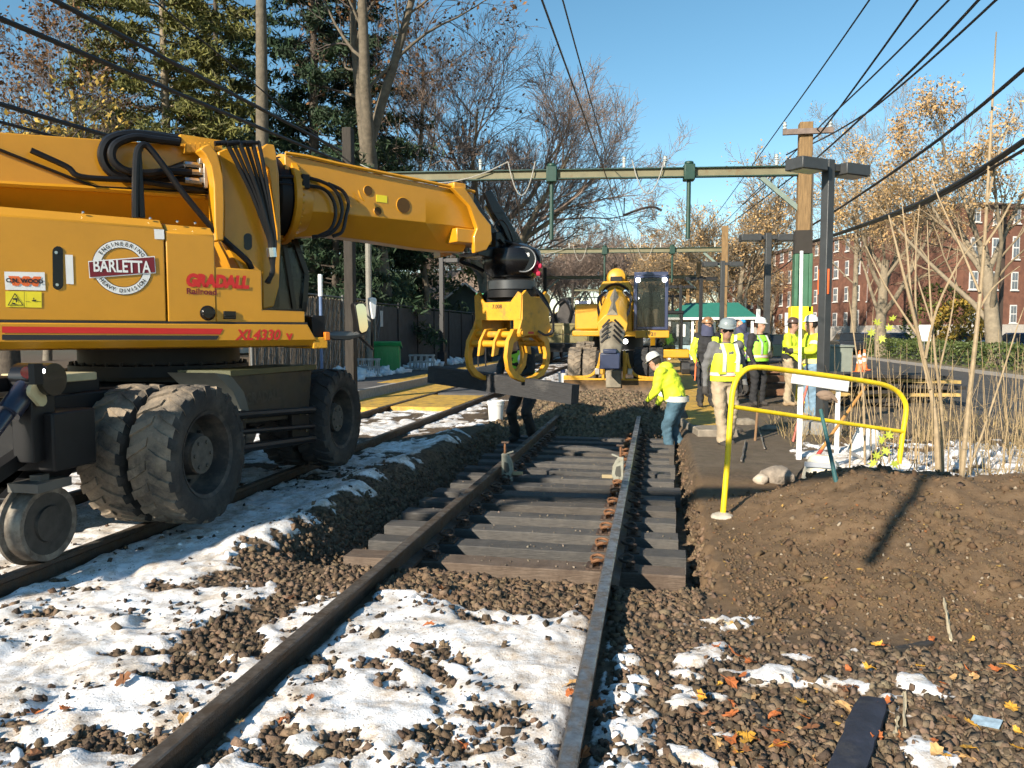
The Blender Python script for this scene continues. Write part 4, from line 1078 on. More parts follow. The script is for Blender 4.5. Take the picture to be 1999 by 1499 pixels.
def tyre_mesh(rad, w, mat, lugs=20):
    b = MB()
    ri = rad * .60
    b.lathe([(ri, -w * .40), (ri + .03, -w * .47), (rad * .80, -w * .52), (rad * .93, -w * .49), (rad * .965, -w * .40), (rad * .972, 0), (rad * .965, w * .40), (rad * .93, w * .49), (rad * .80, w * .52), (ri + .03, w * .47), (ri, w * .40)], (0, 0, 0), (1, 0, 0), 48)
    for i in range(lugs):
        for s in (-1, 1):
            a0 = 2 * math.pi * (i + (0 if s < 0 else .5)) / lugs
            secs = []
            for t, xx, rl, wd in ((0, .01, .0, .055), (.45, w * .24, .0, .058), (.8, w * .46, -.006, .066), (1.0, w * .525, -.055, .070)):
                a = a0 + t * .20; ro = rad + rl; rb = rad * .93 + rl
                da = wd / rad / 1.35
                x_ = s * xx
                secs.append([(x_, rb * math.cos(a - da), rb * math.sin(a - da)), (x_, rb * math.cos(a + da), rb * math.sin(a + da)), (x_, ro * math.cos(a + da * .8), ro * math.sin(a + da * .8)), (x_, ro * math.cos(a - da * .8), ro * math.sin(a - da * .8))])
            b.loft(secs)
    me = b.mesh('tyre', [mat, M('tyre_sidewall', (.030, .028, .026), rough=.8, var=.3, scale=8, bump=.2, bscale=40, dirt=(.085, .074, .060), damt=.42, dscale=4)], 40)
    for pl_ in me.polygons:
        if abs(pl_.normal.x) > .62 and math.hypot(pl_.center.y, pl_.center.z) < rad * .95: pl_.material_index = 1
    return me
def rim_mesh(rad):
    b = MB(); ri = rad * .60
    b.lathe([(ri * 1.03, .15), (ri * 1.05, .165), (ri * .96, .15), (ri * .90, .02), (ri * .80, -.03), (ri * .52, -.035), (ri * .50, .06), (ri * .44, .085), (0, .09)], (0, 0, 0), (1, 0, 0), 32)
    for i in range(8): a = i * math.pi / 4; b.cyl((-.035, ri * .66 * math.cos(a), ri * .66 * math.sin(a)), (.0, ri * .66 * math.cos(a), ri * .66 * math.sin(a)), .016, n=6)
    return b.mesh('wheel', M('wheel_rim_dark', (.030, .029, .028), rough=.6, dirt=(.12, .10, .08), damt=.45, dscale=6), 35)
tm_mud, tm_dark, rimm = tyre_mesh(TR_, .36, tyre_mat), tyre_mesh(TR_, .36, tyre_dark), rim_mesh(TR_)
for wi, wy in enumerate(WY):
    for sx in (-1, 1):
        for k, xx in enumerate((1.13, .70)):
            o = inst(rimm, 'wheel', exc, (sx * xx, wy, TR_ + .005), (0 if sx > 0 else math.pi, random.uniform(0, .5) * 0, 0 if sx > 0 else math.pi))
            t = inst(tm_mud if wi == 0 else tm_dark, 'tyre', o, (0, 0, 0), (random.uniform(0, 6), 0, 0))
            if k == 1: pass
# hub plate on the near wheels
for wy in WY:
    b = MB(); b.cyl((1.13, wy, TR_), (1.235, wy, TR_), .155, n=20)
    for i in range(6): a = i * math.pi / 3; b.cyl((1.23, wy + .11 * math.cos(a), TR_ + .11 * math.sin(a)), (1.25, wy + .11 * math.cos(a), TR_ + .11 * math.sin(a)), .016, n=6)
    b.build('hub', M('dusty_hub', (.10, .088, .072), rough=.8, var=.3, scale=20), exc)
# guide rail wheels on swing arms
def rail_wheel(sx, wy, s):
    b = MB(); c = (sx * .7525 - (0 if sx > 0 else 0), wy, .262)
    ax = (sx, 0, 0)
    b.lathe([(0, .075), (.10, .075), (.11, .060), (.20, .055), (.235, .068), (.252, .066), (.256, -.055), (.285, -.065), (.285, -.09), (.10, -.095), (0, -.095)], c, ax, 40)
    o = b.build('rail_wheel', M('flange_steel', (.20, .18, .15), rough=.5, metal=.55, var=.3, scale=10, dirt=(.11, .085, .065), damt=.5, dscale=7), exc)
    b = MB(); b.lathe([(0, .079), (.12, .079), (.125, .062), (.20, .057), (.228, .062)], c, ax, 32); b.build('wheel_face', M('greasy_steel', (.04, .037, .032), rough=.5, metal=.3, var=.4, scale=12), o)
    b = MB(); b.box((sx * .7525 - .11, wy - .15, .50), (sx * .7525 + .12, wy + .15, .56)); b.box((sx * .7525 - .12, wy - .10, .30), (sx * .7525 - .09, wy + .10, .52))
    b.box((sx * .7525 - .03, wy - .05, .50), (sx * .7525 + .05, wy + .03, .60))
    b.build('wheel_guard', M('guard_steel', (.12, .115, .105), rough=.55, metal=.5), o)
    b = MB(); b.bar((sx * .52, wy, .34), (sx * .45, wy + s * .95, .85), .16, .20); b.bar((sx * .62, wy, .34), (sx * .40, wy, .34), .10, .10); b.build('rail_gear_arm', blk, exc, bevel=.01)
for sx in (-1, 1):
    rail_wheel(sx, -2.42, 1); rail_wheel(sx, 2.75, -1)
# rear end of the carrier seen at the left: uprights, cylinder, lamps, plates
XR = LTR + .95
def boxC(name, u0, v0, u1, v1, X, th, mat, bevel=.008):
    a, d = CP(u0, v0, X), CP(u1, v1, X); lx = X - MC.x
    b = MB(); b.box((lx - th, min(a[0], d[0]), min(a[1], d[1])), (lx, max(a[0], d[0]), max(a[1], d[1]))); return b.build(name, mat, exc, bevel=bevel)
boxC('rear_frame', 60, 745, 112, 895, XR - .12, .16, blk)
boxC('rear_deck', 118, 731, 190, 741, XR - .30, .5, M('cream_edge', (.42, .37, .22), rough=.6))
boxC('rear_bulkhead', 118, 742, 200, 900, XR - .48, .1, blk)
a, d = CP(66, 740, XR - .2), CP(-40, 880, XR - .2); lx = XR - .2 - MC.x
b = MB(); b.cyl((lx, a[0], a[1]), (lx, (a[0] + d[0]) / 2, (a[1] + d[1]) / 2), .075, n=16); b.cyl((lx, a[0], a[1]), (lx, d[0], d[1]), .045, n=12); b.build('hydraulic_cylinder', M('navy_paint', (.018, .022, .04), rough=.3, coat=.3), exc)
b = MB(); b.cyl((lx - .1, a[0], a[1]), (lx + .16, a[0], a[1]), .11, n=18); b.build('cylinder_pivot', blk_gloss, exc)
c0, c1 = CP(94, 764, XR), CP(105, 782, XR); lx = XR - MC.x
b = MB(); b.prism([(c0[0] + .055 * math.cos(t), c0[1] + .055 * math.sin(t)) for t in np.linspace(0.4, 3.6, 8)] + [(c1[0] + .04 * math.cos(t), c1[1] + .04 * math.sin(t)) for t in np.linspace(3.6, 6.7, 6)], lx - .115, lx - .085, 'x'); b.build('pivot_plate', M('zinc_plate', (.45, .40, .24), rough=.5, metal=.3), exc)
a, d = CP(30, 905, XR - .3), CP(78, 868, XR - .3); lx = XR - .3 - MC.x
b = MB(); b.bar((lx, CP(-60, 960, XR - .3)[0], CP(-60, 960, XR - .3)[1]), (lx, CP(90, 855, XR - .3)[0], CP(90, 855, XR - .3)[1]), .1, .09); b.build('rail_gear_link', blk, exc)
lp_ = at(53, 727, X=XR - .1) - MC; fwd = Vector((.25, -1, 0)).normalized()
b = MB(); b.lathe([(0, .016), (.036, .012), (.043, 0), (.043, -.05)], lp_, fwd, 18); b.build('tail_lamp', redlamp, exc)
b = MB(); b.box((lp_.x + .055, lp_.y - .05, lp_.z - .075), (lp_.x + .10, lp_.y + .02, lp_.z + .06)); b.build('lamp_housing', blk, exc)
for i in range(3):
    b = MB(); c = at(74 + i % 2 * 5, 716 + 8 * i, X=XR - .06) - MC; b.box((c.x - .034, c.y - .012, c.z - .012), (c.x + .034, c.y, c.z + .012)); b.build('work_lamp', lampw, exc)
boxC('white_bracket', -20, 790, 22, 812, XR - .35, .1, white_m)
boxC('rear_beam', -60, 742, 60, 760, XR - .3, .8, blk)
# tool box with embossed name, quarter guards and steps between the axles
XT = LTR + 1.20
tb0 = [CP(u, v, XT) for u, v in ((452, 733), (612, 722), (606, 815), (478, 828), (480, 790), (470, 755))]
lx = XT - MC.x
b = MB(); b.prism(tb0, lx - .45, lx - .02, 'x'); b.build('tool_box', M('box_black', (.010, .011, .010), rough=.45, var=.3, dirt=(.024, .024, .02), damt=.35), exc, bevel=.01)
b = MB(); a, d = CP(448, 730, XT), CP(616, 717, XT); b.prism([(a[0], a[1] - .02), (d[0], d[1] - .02), (d[0], d[1] + .03), (a[0], a[1] + .03)], lx - .5, lx + .01, 'x'); b.build('tool_box_lid', M('olive_edge', (.055, .058, .02), rough=.5), exc)
vs_, fs_ = text_geo('GRADALL', .15, 1.0, .004)
c = CP(518, 775, XT); b = MB(); b._add([(lx - .016, c[0] + x, c[1] + yy) for x, yy, _ in vs_], fs_); b.build('embossed_name', M('embossed_dark', (.03, .031, .028), rough=.5), exc, smooth=0)
b = MB(); q0 = [CP(u, v, XT) for u, v in ((420, 728), (450, 732), (476, 765), (486, 800), (478, 830), (466, 832), (470, 800), (455, 765))]
b.prism(q0, lx - .45, lx + .0, 'x'); b.build('wheel_guard', M('grey_guard', (.10, .11, .105), rough=.5, metal=.2), exc)
for v0, v1, r_ in ((812, 800, .035), (878, 856, .040), (845, 832, .025)):
    a, d = CP(450, v0, XT + .05), CP(612, v1, XT + .05); b = MB(); b.tube([(lx + .05, a[0], a[1]), (lx + .05, d[0], d[1])], r_, 8); b.build('step_rail', blk, exc)
for u in (470, 592):
    a, d = CP(u - 22, 806 if u < 500 else 800, XT + .02), CP(u + 12, 885 if u < 500 else 862, XT + .02); b = MB(); b.box((lx - .03, a[0], d[1]), (lx + .02, d[0], a[1])); b.build('step_bracket', blk, exc, bevel=.006)
    for du, dv in ((-8, 10), (4, 10), (-8, 40), (4, 42)):
        c = CP(u + du, (806 if u < 500 else 798) + dv, XT + .02); b = MB(); b.cyl((lx + .02, c[0], c[1]), (lx + .035, c[0], c[1]), .014, n=8); b.build('bracket_bolt', chrome, exc)

# ---- the timber tie in the jaws
d = (TB - TA); L_ = d.length; d.normalize()
sd = ZV.cross(d).normalized(); uu = d.cross(sd)
ht = tie_mesh(L=L_, w=.17, h=.24, k=9).build('held_tie', [wood('held_tie_timber', (.030, .030, .032), dirt=(.10, .095, .09), damt=.35, dscale=2)])
mid = (TA + TB) / 2 + uu * .11
ht.matrix_world = rot_to(d, sd, uu, mid)
tag(ht, 'dark timber tie gripped in the yellow grapple jaws', 'railroad tie')
# ================================================================== GANTRIES, POLES, LAMPS, WIRES
pole_wood = M('pole_timber', (.20, .125, .055), rough=.85, var=.35, scale=5, stretch=(6, 6, .6), bump=.5, bscale=20)
cream = M('faded_cream_paint', (.165, .152, .090), rough=.7, var=.15, scale=4, dirt=(.14, .07, .03), damt=.34, dscale=3)
dgreen = M('dark_green_paint', (.012, .045, .032), rough=.5, var=.2, scale=5, dirt=(.05, .08, .06), damt=.3)
mgreen = M('mid_green_paint', (.045, .13, .075), rough=.5, var=.2, scale=4)
grey_met = M('lamp_grey_metal', (.055, .058, .060), rough=.45, metal=.3, var=.15)
black_met = M('lamp_black_metal', (.014, .014, .016), rough=.5, var=.2)
insul = M('glass_insulator', (.45, .48, .46), rough=.15, var=.1)
def gantry(label, xr, yr, xl, yl, zb, tubes=True, toff=0.0, yellow_foot=False, top=6.3, topl=6.0):
    g = thing('trolley_wire_gantry', label, 'gantry', (0, 0, 0), group='gantries over the two tracks')
    zr, zl = gz(xr, yr), gz(xl, yl) + (.3 if xl < -6.8 else 0)
    b = MB()
    w = .16
    b.box((xr - w, yr - .13, 3.6 if yellow_foot else zr), (xr + w * .75, yr + .13, top)); b.build('pole', pole_wood, g, bevel=.02)
    b = MB(); b.box((xr + w * .76, yr - .10, 3.75), (xr + w * .98, yr + .10, zb + .2)); b.build('steel_channel', M('channel_dark', (.05, .045, .035), rough=.6), g)
    if yellow_foot:
        b = MB(); b.box((xr - .20, yr - .15, 3.28), (xr + .16, yr + .15, 3.78)); b.build('pole_sleeve', M('charred_timber', (.03, .026, .022), rough=.9), g)
        b = MB(); b.box((xr - .20, yr - .17, 2.0), (xr - .12, yr + .17, 3.27)); b.box((xr + .10, yr - .17, 2.0), (xr + .17, yr + .17, 3.27)); b.box((xr - .12, yr - .12, 2.0), (xr + .10, yr + .14, 3.27)); b.build('green_casing', mgreen, g, bevel=.01)
        b = MB(); b.box((xr - .26, yr - .2, zr - .1), (xr - .10, yr + .2, 2.12)); b.box((xr - .10, yr - .17, zr - .1), (xr + .2, yr + .2, 2.12)); b.build('yellow_guard', M('guard_yellow', (.85, .60, .01), rough=.4), g, bevel=.01)
    b = MB(); b.box((xl - .11, yl - .11, zl), (xl + .11, yl + .11, topl)); b.build('pole', M('old_pole_timber', (.032, .027, .022), rough=.9, var=.35, scale=5, stretch=(6, 6, .6), bump=.4, bscale=20), g, bevel=.02)
    # I-beam
    d = Vector((xr - xl, yr - yl, 0)).normalized(); n = Vector((-d.y, d.x, 0))
    bl = rot_to(d, n, ZV, (xl, yl, zb)); L = (Vector((xr, yr, 0)) - Vector((xl, yl, 0))).length
    b = MB(bl); b.box((-.1, -.012, -.085), (L, .012, .085)); b.build('beam_web', cream, g)
    b = MB(bl)
    b.box((-.1, -.075, .086), (L, .075, .108)); b.build('beam_flange', dgreen, g)
    b = MB(bl)
    b.box((-.1, -.075, -.108), (L, .075, -.086)); b.build('beam_flange', dgreen, g)
    b = MB(bl); b.bar((L - .1, .0, -.85), (L - .95, 0, -.13), .06, .10); b.build('brace', M('weathered_green', (.17, .22, .19), rough=.6), g)
    b = MB(bl); b.bar((.1, 0, -.85), (.95, 0, -.13), .06, .10); b.build('brace', M('weathered_green', (.17, .22, .19), rough=.6), g)
    if tubes:
        for tx in (TRK - 1.30 + toff, TRK + 1.72 + toff):
            t = (tx - xl) / max(.01, d.x)
            b = MB(bl); b.box((t - .12, -.14, -.18), (t + .12, .14, .17)); b.cyl((t, 0, .17), (t, 0, .24), .10, n=12); b.build('tube_bracket', dgreen, g, bevel=.02)
            b = MB(bl); b.cyl((t, 0, -.16), (t, 0, -1.45), .048, n=12); b.build('hanging_tube', dgreen, g)
    for tx in (TRK - 2.9, TRK + .3, TRK + 1.2, TRK + 3.6):
        t = (tx - xl) / max(.01, d.x)
        if t > L - .2: continue
        b = MB(bl); b.cyl((t, 0, .13), (t, 0, .26), .03, n=8); b.lathe([(0, .24), (.05, .25), (.03, .28), (.05, .30), (.03, .33), (.045, .36), (0, .38)], (t, 0, 0), (0, 0, 1), 12); b.build('insulator', insul, g)
    for (s0, s1, zz) in ((.3, L * .36, .28), (L * .36, L * .42, .28), (L * .63, L * .70, .28)):
        q = [(s0 + (s1 - s0) * k / 8, -.09, zz - (.45 if s1 - s0 > 2 else .75) * 4 * (k / 8) * (1 - k / 8)) for k in range(9)]
        b = MB(bl); b.tube(q, .012, 5); b.build('feeder_wire', M('pale_wire', (.32, .31, .28), rough=.6), g)
    return g
gr1 = gantry('nearest gantry, cream beam with green hanging tubes ahead of the boom', 3.17, 18.0, at(680, 300, Y=16.9).x, 16.9, at(1300, 336, Y=17.6).z, yellow_foot=True, top=at(1568, 240, Y=18).z, topl=at(680, 250, Y=16.9).z)
# wooden crossarm with insulators on the near pole
zc_ = at(1570, 256, Y=17.8).z
b = MB(); b.box((3.17 - .52, 17.78, zc_ - .06), (3.17 + .52, 17.86, zc_ + .06)); b.build('crossarm', M('grey_timber', (.17, .13, .11), rough=.9, var=.3), gr1, bevel=.008)
for dx in (-.48, .45):
    b = MB(); b.lathe([(0, .05), (.05, .07), (.025, .11), (.05, .14), (.025, .18), (.04, .21), (0, .23)], (3.17 + dx, 17.82, zc_), (0, 0, 1), 12); b.build('insulator', insul, gr1)
gr2 = gantry('second gantry, above the far excavator cab', 3.0, 36.0, -7.6, 35.0, 5.25, top=6.3)
gr3 = gantry('third gantry, a thin pale beam far behind', 2.8, 54.0, -7.6, 53.0, 5.3, top=6.3)
gr4 = gantry('fourth gantry, farthest thin beam over the tracks', 2.8, 72.0, -7.6, 71.0, 5.4, top=6.3)
gr0 = gantry('gantry standing behind the viewer, casting the dark streak on the mound', 3.6, -1.4, -7.5, -2.4, 5.35, top=6.2, toff=-.15)

def lamp(label, x, y, h, w=.13, heads=2, mat=grey_met, rz=0.0, z=None, grp='lamp posts along the right platform'):
    t = thing('lamp_post', label, 'lamp post', (x, y, gz(x, y) - .05 if z is None else z), rz, grp)
    b = MB(); b.box((-w / 2, -w / 2, 0), (w / 2, w / 2, h)); b.build('post', mat, t, bevel=.008)
    b = MB(); b.box((-w * .9, -w * .9, 0), (w * .9, w * .9, .55)) if heads == 1 else b.box((-w, -w, 0), (w, w, .04)); b.build('base', mat, t, bevel=.008)
    for s in ((-1, 1) if heads == 2 else (1,)):
        b = MB(); b.box((min(s * w / 2, s * (w / 2 + .14)), -.05, h - .16), (max(s * w / 2, s * (w / 2 + .14)), .05, h - .06)); b.build('bracket', mat, t)
        x0, x1 = s * (w / 2 + .14), s * (w / 2 + .66)
        b = MB(); b.box((min(x0, x1), -.17, h - .21), (max(x0, x1), .17, h - .04)); hd = b.build('lamp_head', mat, t, bevel=.012)
        b = MB(); b.box((min(x0, x1) + .06, -.13, h - .216), (max(x0, x1) - .06, .13, h - .205)); b.build('lens', M('lamp_lens', (.5, .5, .46), rough=.3), hd)
    return t
LPZ = -.1
pn = at(1603, 850, D=11.9)
l1 = lamp('nearest grey lamp post, beside the yellow railing, its heads against the sky', pn.x, pn.y, at(1634, 320, D=11.9).z + .12, w=.135, rz=R(38), z=-.12)
b = MB(); b.box((-.20, -.20, -.05), (.24, .22, .30)); b.build('concrete_footing', M('footing_concrete', (.24, .235, .22), rough=.9, var=.2, bump=.3), l1, bevel=.02)
og = at(1608, 550, D=11.75) - Vector((pn.x, pn.y, -.12)); og = Matrix.Rotation(-R(38), 3, 'Z') @ og
b = MB(); b.box((og.x - .02, og.y - .10, og.z - .19), (og.x + .01, og.y + .10, og.z + .19)); b.build('orange_notice', M('orange_notice', (.72, .13, .03), rough=.5), l1, bevel=.004)
for i, (u, vt, D) in enumerate(((1500, 455, 20.3), (1411, 509, 28.5), (1369, 539, 36.5), (1329, 556, 44.5), (1313, 575, 54))):
    q = at(u, vt, D=D)
    lamp(('second lamp post from the viewer, above the white helmet with the upright tag', 'third lamp post from the viewer, thin twin head beyond the green shelter', 'fourth lamp post from the viewer, dark twin head before the far pole', 'fifth lamp post from the viewer, beside the far cab', 'smallest and farthest lamp post beyond the far cab')[i], q.x, q.y, q.z + .1, w=.15, rz=R(8), z=-.1, mat=grey_met if i < 2 else black_met)
q = at(862, 503, D=31.0)
lamp('single head black lamp post on the left platform before the dark fence', q.x, q.y, q.z - PLZ, w=.17, heads=1, mat=black_met, rz=R(-5), z=PLZ, grp='lamp posts on the left platform')
q = at(1962, 398, D=33)
lamp('brown street lamp at the right edge before the brick building', q.x, q.y, q.z, w=.14, heads=1, mat=M('brown_pole', (.045, .03, .022), rough=.5), rz=R(185), z=0.0, grp='street lamps')

# ---- cables, each strung between real points
cable_mat = M('black_cable', (.012, .012, .013), rough=.5, var=.2)
def cable(label, pts, r, sag=0.0, cat='cable', group='overhead cables', mat=cable_mat, n=6):
    P = [Vector(p) for p in pts]; q = []
    for i in range(len(P) - 1):
        m = 14
        for k in range(m + (i == len(P) - 2)):
            t = k / m; p = P[i].lerp(P[i + 1], t); p.z -= sag * 4 * t * (1 - t); q.append(p)
    b = MB(); b.tube(q, r, n); o = b.build('overhead_cable', mat)
    return tag(o, label, cat, group)
LX = -7.5
def onX(u, v, X): return at(u, v, X=X)
def ext(a, b_, k): return a + (a - b_) * k
LC = 'overhead cables on the left'
for lab, a, b_, r in (('upper thick black cable crossing from the top left to the left pole', (105, 0), (680, 302), .034), ('second thick black cable from the left edge down to the left pole', (0, 36), (680, 322), .034),
                      ('cable leaving the left edge just above the boom', (0, 203), (330, 300), .030), ('lowest left cable, skimming the top of the boom', (0, 238), (150, 278), .020), ('thin cable from the top edge past the straight trunk to the left pole', (300, 0), (690, 325), .014)):
    A, B = onX(*a, LX), onX(*b_, LX)
    cable(lab, [ext(A, B, .5), A, B] + ([ext(B, A, .8)] if 'skimming' in lab or 'leaving' in lab else []), r, group=LC)
RX = 3.35
RC = 'overhead cables on the right'
for lab, pts, r, sg in (('leftmost right hand cable rising from the crossarm to the top edge', [(1697, 0), (1530, 237), (1370, 458)], .016, 0.02),
                    ('second right hand cable passing before the pole to the beam end', [(1791, 0), (1600, 262), (1535, 302)], .018, 0.02),
                    ('third right hand cable from the right end of the crossarm', [(1852, 0), (1612, 235), (1378, 470)], .014, 0.03),
                    ('beaded cable rising steeply to the top right', [(1910, 0), (1755, 160), (1590, 312), (1400, 455)], .018, .02),
                    ('smooth cable just right of the beaded one', [(1944, 0), (1700, 215), (1580, 283), (1450, 400)], .015, 0.03),
                    ('paired cable from the right edge crossing the tan seed clusters', [(1999, 135), (1780, 310), (1572, 447)], .020, .03),
                    ('thick bundled cable, lowest at the right edge, to the charred pole sleeve', [(1999, 275), (1800, 395), (1570, 476)], .030, .03),
                    ('thin lashed line beside the thick bundled cable', [(1999, 292), (1790, 405), (1570, 478)], .016, .02),
                    ('cable drooping from the near pole towards the far lamp posts', [(1553, 470), (1470, 545), (1378, 560)], .014, .1)):
    Q = [onX(u, v, RX + (.0 if u > 1560 else -.1)) for u, v in pts]
    if 'drooping' in lab: Q = [at(1553, 500, Y=18), at(1480, 545, Y=26), at(1378, 560, Y=36)]
    else: Q = [ext(Q[0], Q[1], .6)] + Q
    for i in range(1, len(Q)):
        pass
    cable(lab, Q, r, sg, group=RC)
wire_mat = M('copper_wire', (.05, .042, .038), rough=.5, metal=.4)
cable('contact wire over the track under repair', [at(1058, 0, X=-1.05) + Vector((0, -3, 0)), at(1058, 0, X=-1.05), Vector((-1.05, 17.6, 4.78)), Vector((-1.05, 35.6, 4.75)), Vector((-1.05, 53, 4.8)), Vector((-1.05, 90, 4.8))], .011, .0, cat='wire', group='trolley wires', mat=wire_mat)
cable('messenger wire above the contact wire', [at(1100, 0, X=-1.05) + Vector((0, -3, .05)), at(1100, 5, X=-1.05), Vector((-1.05, 17.6, 5.25)), Vector((-1.05, 35.6, 5.2)), Vector((-1.05, 90, 5.2))], .010, .05, cat='wire', group='trolley wires', mat=wire_mat)
for yy in (13.0, 17.6, 24.0):
    b = MB(); b.tube([(-1.05, yy, 4.77), (-1.05, yy, 5.24)], .006, 5); tag(b.build('wire_dropper', wire_mat), {13.0: 'nearest thin dropper between the two trolley wires', 17.6: 'dropper between the trolley wires at the nearest gantry', 24.0: 'far dropper between the trolley wires'}[yy], 'wire', 'wire droppers')
b = MB(); b.tube(catmull([at(u, v, Y=18.2) for u, v in ((1218, 420), (1250, 408), (1275, 404), (1292, 411))], 5), .03, 6); b.cyl(at(1218, 420, Y=18.2), at(1219, 386, Y=17.7), .012, n=6)
tag(b.build('trolley_bracket', wire_mat), 'curved trolley wire arm below the nearest gantry', 'bracket')

# ================================================================== FENCES AND LEFT PLATFORM
FX = -9.6
slat_m = M('fence_slat', (.12, .095, .07), rough=.8, var=.35, scale=6)
fence = thing('slatted_fence', 'chain link fence woven with brown slats behind the left track', 'fence', (FX, 17, PLZ))
b = MB(); yy = 0.0; rg = random.Random(5)
while yy < 8.2:
    wdt = .035 + .012 * rg.random(); b.box((-.012, yy, .05), (.012, yy + wdt, 2.32 + .06 * rg.random())); yy += .066
o = b.build('slats', slat_m, fence, smooth=0); o['kind'] = 'stuff'
b = MB()
for k in range(28): b.tube([(.03, k * .3, .1), (.03, k * .3 + 1.1, 2.3)], .007, 3); b.tube([(.03, k * .3 + 1.1, .1), (.03, k * .3, 2.3)], .007, 3)
o = b.build('wire_mesh', M('galvanised_wire', (.26, .25, .23), rough=.5, metal=.5), fence); o['kind'] = 'stuff'
post_m = M('fence_post', (.16, .16, .155), rough=.5, metal=.5)
for k in range(4):
    b = MB(); b.cyl((.06, k * 2.75, -.2), (.06, k * 2.75, 2.5), .035, n=10); b.build('post', post_m, fence)
b = MB(); b.cyl((.06, 0, 2.42), (.06, 8.3, 2.42), .025, n=8); b.build('top_rail', post_m, fence)
fen2 = thing('screened_fence', 'dark screened fence running along the left platform', 'fence', (FX, 25.4, PLZ))
scr = M('fence_screen', (.022, .024, .027), rough=.7, var=.5, scale=3, dirt=(.065, .06, .06), damt=.35, dscale=2.5, bump=.2, bscale=15)
for k in range(12):
    b = MB(); y0, y1 = k * 2.4 + .03, k * 2.4 + 2.37
    b.box((-.015, y0, .04), (.015, y1, 2.28)); b.build('screen_panel', scr, fen2)
    b = MB(); b.cyl((.04, k * 2.4, -.2), (.04, k * 2.4, 2.45), .035, n=10); b.build('post', black_met, fen2)
b = MB(); b.cyl((.04, 0, 2.36), (.04, 28.8, 2.36), .025, n=8); b.build('top_rail', black_met, fen2)
q = at(748, 622, X=FX + .1); b = MB(); b.box((.03, q.y - 25.4 - .14, q.z - PLZ - .28), (.045, q.y - 25.4 + .14, q.z - PLZ + .28)); b.build('notice', M('pale_notice', (.35, .38, .40), rough=.5), fen2)
# snow banked along the platform fence
x, y = RNG.uniform(-9.3, -8.3, 1400), RNG.uniform(17.5, 34, 1400)
k = (fbm(x * 1.2, y * .9, 88) > .50); x, y = x[k], y[k]
sb = stones('snow_bank', x, y, RNG.uniform(.06, .17, len(x)), tones(len(x), (.90, .91, .94), .05), snow_mat, lift=PLZ + RNG.uniform(0, .22, len(x)) * ss(0, .2, fbm(x * 1.2, y * .9, 88) - .5) + .02)
tag(sb, 'broken snow heaped along the foot of the left fence', 'snow', kind='stuff')
# green bin
gc = at(757, 727, z=PLZ); grn = M('bin_green', (.012, .24, .065), rough=.35, var=.12, coat=.2, dirt=(.05, .18, .08), damt=.25)
bn = thing('grit_bin', 'bright green grit bin with a sloping lid by the dark fence', 'bin', (gc.x, gc.y, PLZ), R(16))
b = MB(); b.box((-.42, -.5, 0), (.42, .5, .78), taper=1.0); b.prism([(-.5, .78), (.5, .78), (.5, .92), (-.5, 1.0)], -.42, .42, 'x'); b.build('body', grn, bn, bevel=.03)
b = MB(); b.prism([(-.56, .90), (.60, .80), (.60, .84), (-.56, 1.06), (-.60, 1.03)], -.48, .48, 'x'); b.build('lid', grn, bn, bevel=.015)
for k in range(5):
    b = MB(); b.box((-.35 + k * .16, -.52, .08), (-.30 + k * .16, -.498, .70)); b.build('rib', grn, bn)
# grey open crates
crate_m = M('crate_grey', (.30, .32, .32), rough=.7, var=.35, scale=8)
for i, (u, v, lab) in enumerate(((712, 735, 'grey lattice crate left of the green bin'), (824, 722, 'grey lattice crate right of the green bin'))):
    q = at(u, v, z=PLZ); c = thing('lattice_crate', lab, 'crate', (q.x, q.y, PLZ), R(14), 'lattice crates by the green bin')
    for s in (-1, 1):
        for k in range(9):
            b = MB(); b.bar((-.42 + k * .105, s * .2, 0), (-.42 + k * .105 + (.06 if k % 2 else -.0), s * .2, .52), .03, .035, (0, 1, 0)); b.build('slat', crate_m, c)
        for zz in (.02, .26, .50):
            b = MB(); b.box((-.46, s * .2 - .02, zz), (.46, s * .2 + .02, zz + .05)); b.build('rail', crate_m, c)
    b = MB(); b.box((-.44, -.18, .02), (.44, .18, .04)); b.build('base', crate_m, c)
# slender posts behind the fence line
def simple_post(name, label, u, v0, v1, D, r, mat, cat='post', cap=False):
    a, t = at(u, v1, D=D), at(u, v0, D=D); zb0 = PLZ if a.x < -6.7 else gz(a.x, a.y)
    o = thing(name, label, cat, (a.x, a.y, zb0)); b = MB(); b.cyl((0, 0, -.05), (0, 0, t.z - zb0), r, n=10); b.build('pole', mat, o)
    if cap: b = MB(); b.lathe([(0, .03), (r * 1.2, .02), (r * 1.35, 0), (r * 1.35, -.55), (r, -.56)], (0, 0, t.z - zb0), (0, 0, 1), 12); b.build('cap', white_m, o)
    return o, t
simple_post('marker_post', 'slim blue and white post before the slatted fence', 628, 538, 715, 20.5, .045, M('post_blue', (.10, .16, .30), rough=.5), cap=True)
simple_post('utility_mast', 'grey weathered mast standing between the boom and the left fence', 722, 455, 720, 24.5, .10, M('mast_grey', (.20, .19, .16), rough=.7, var=.2))
simple_post('marker_stake', 'short red stake in the snow beside the grey crate', 673, 680, 732, 25.5, .03, M('stake_red', (.45, .03, .03), rough=.5))
q = at(940, 585, D=30); o = thing('platform_sign', 'small green and white sign on posts left of the rotator', 'sign', (q.x, q.y, PLZ))
b = MB(); b.box((-.22, -.02, q.z - PLZ - .05), (.22, .02, q.z - PLZ + .25)); b.build('green_panel', M('sign_green', (.02, .25, .10), rough=.4), o)
b = MB(); b.box((-.22, -.02, q.z - PLZ - .40), (.22, .02, q.z - PLZ - .06)); b.build('map_panel', M('sign_pale', (.45, .55, .55), rough=.4, var=.4, scale=12), o)
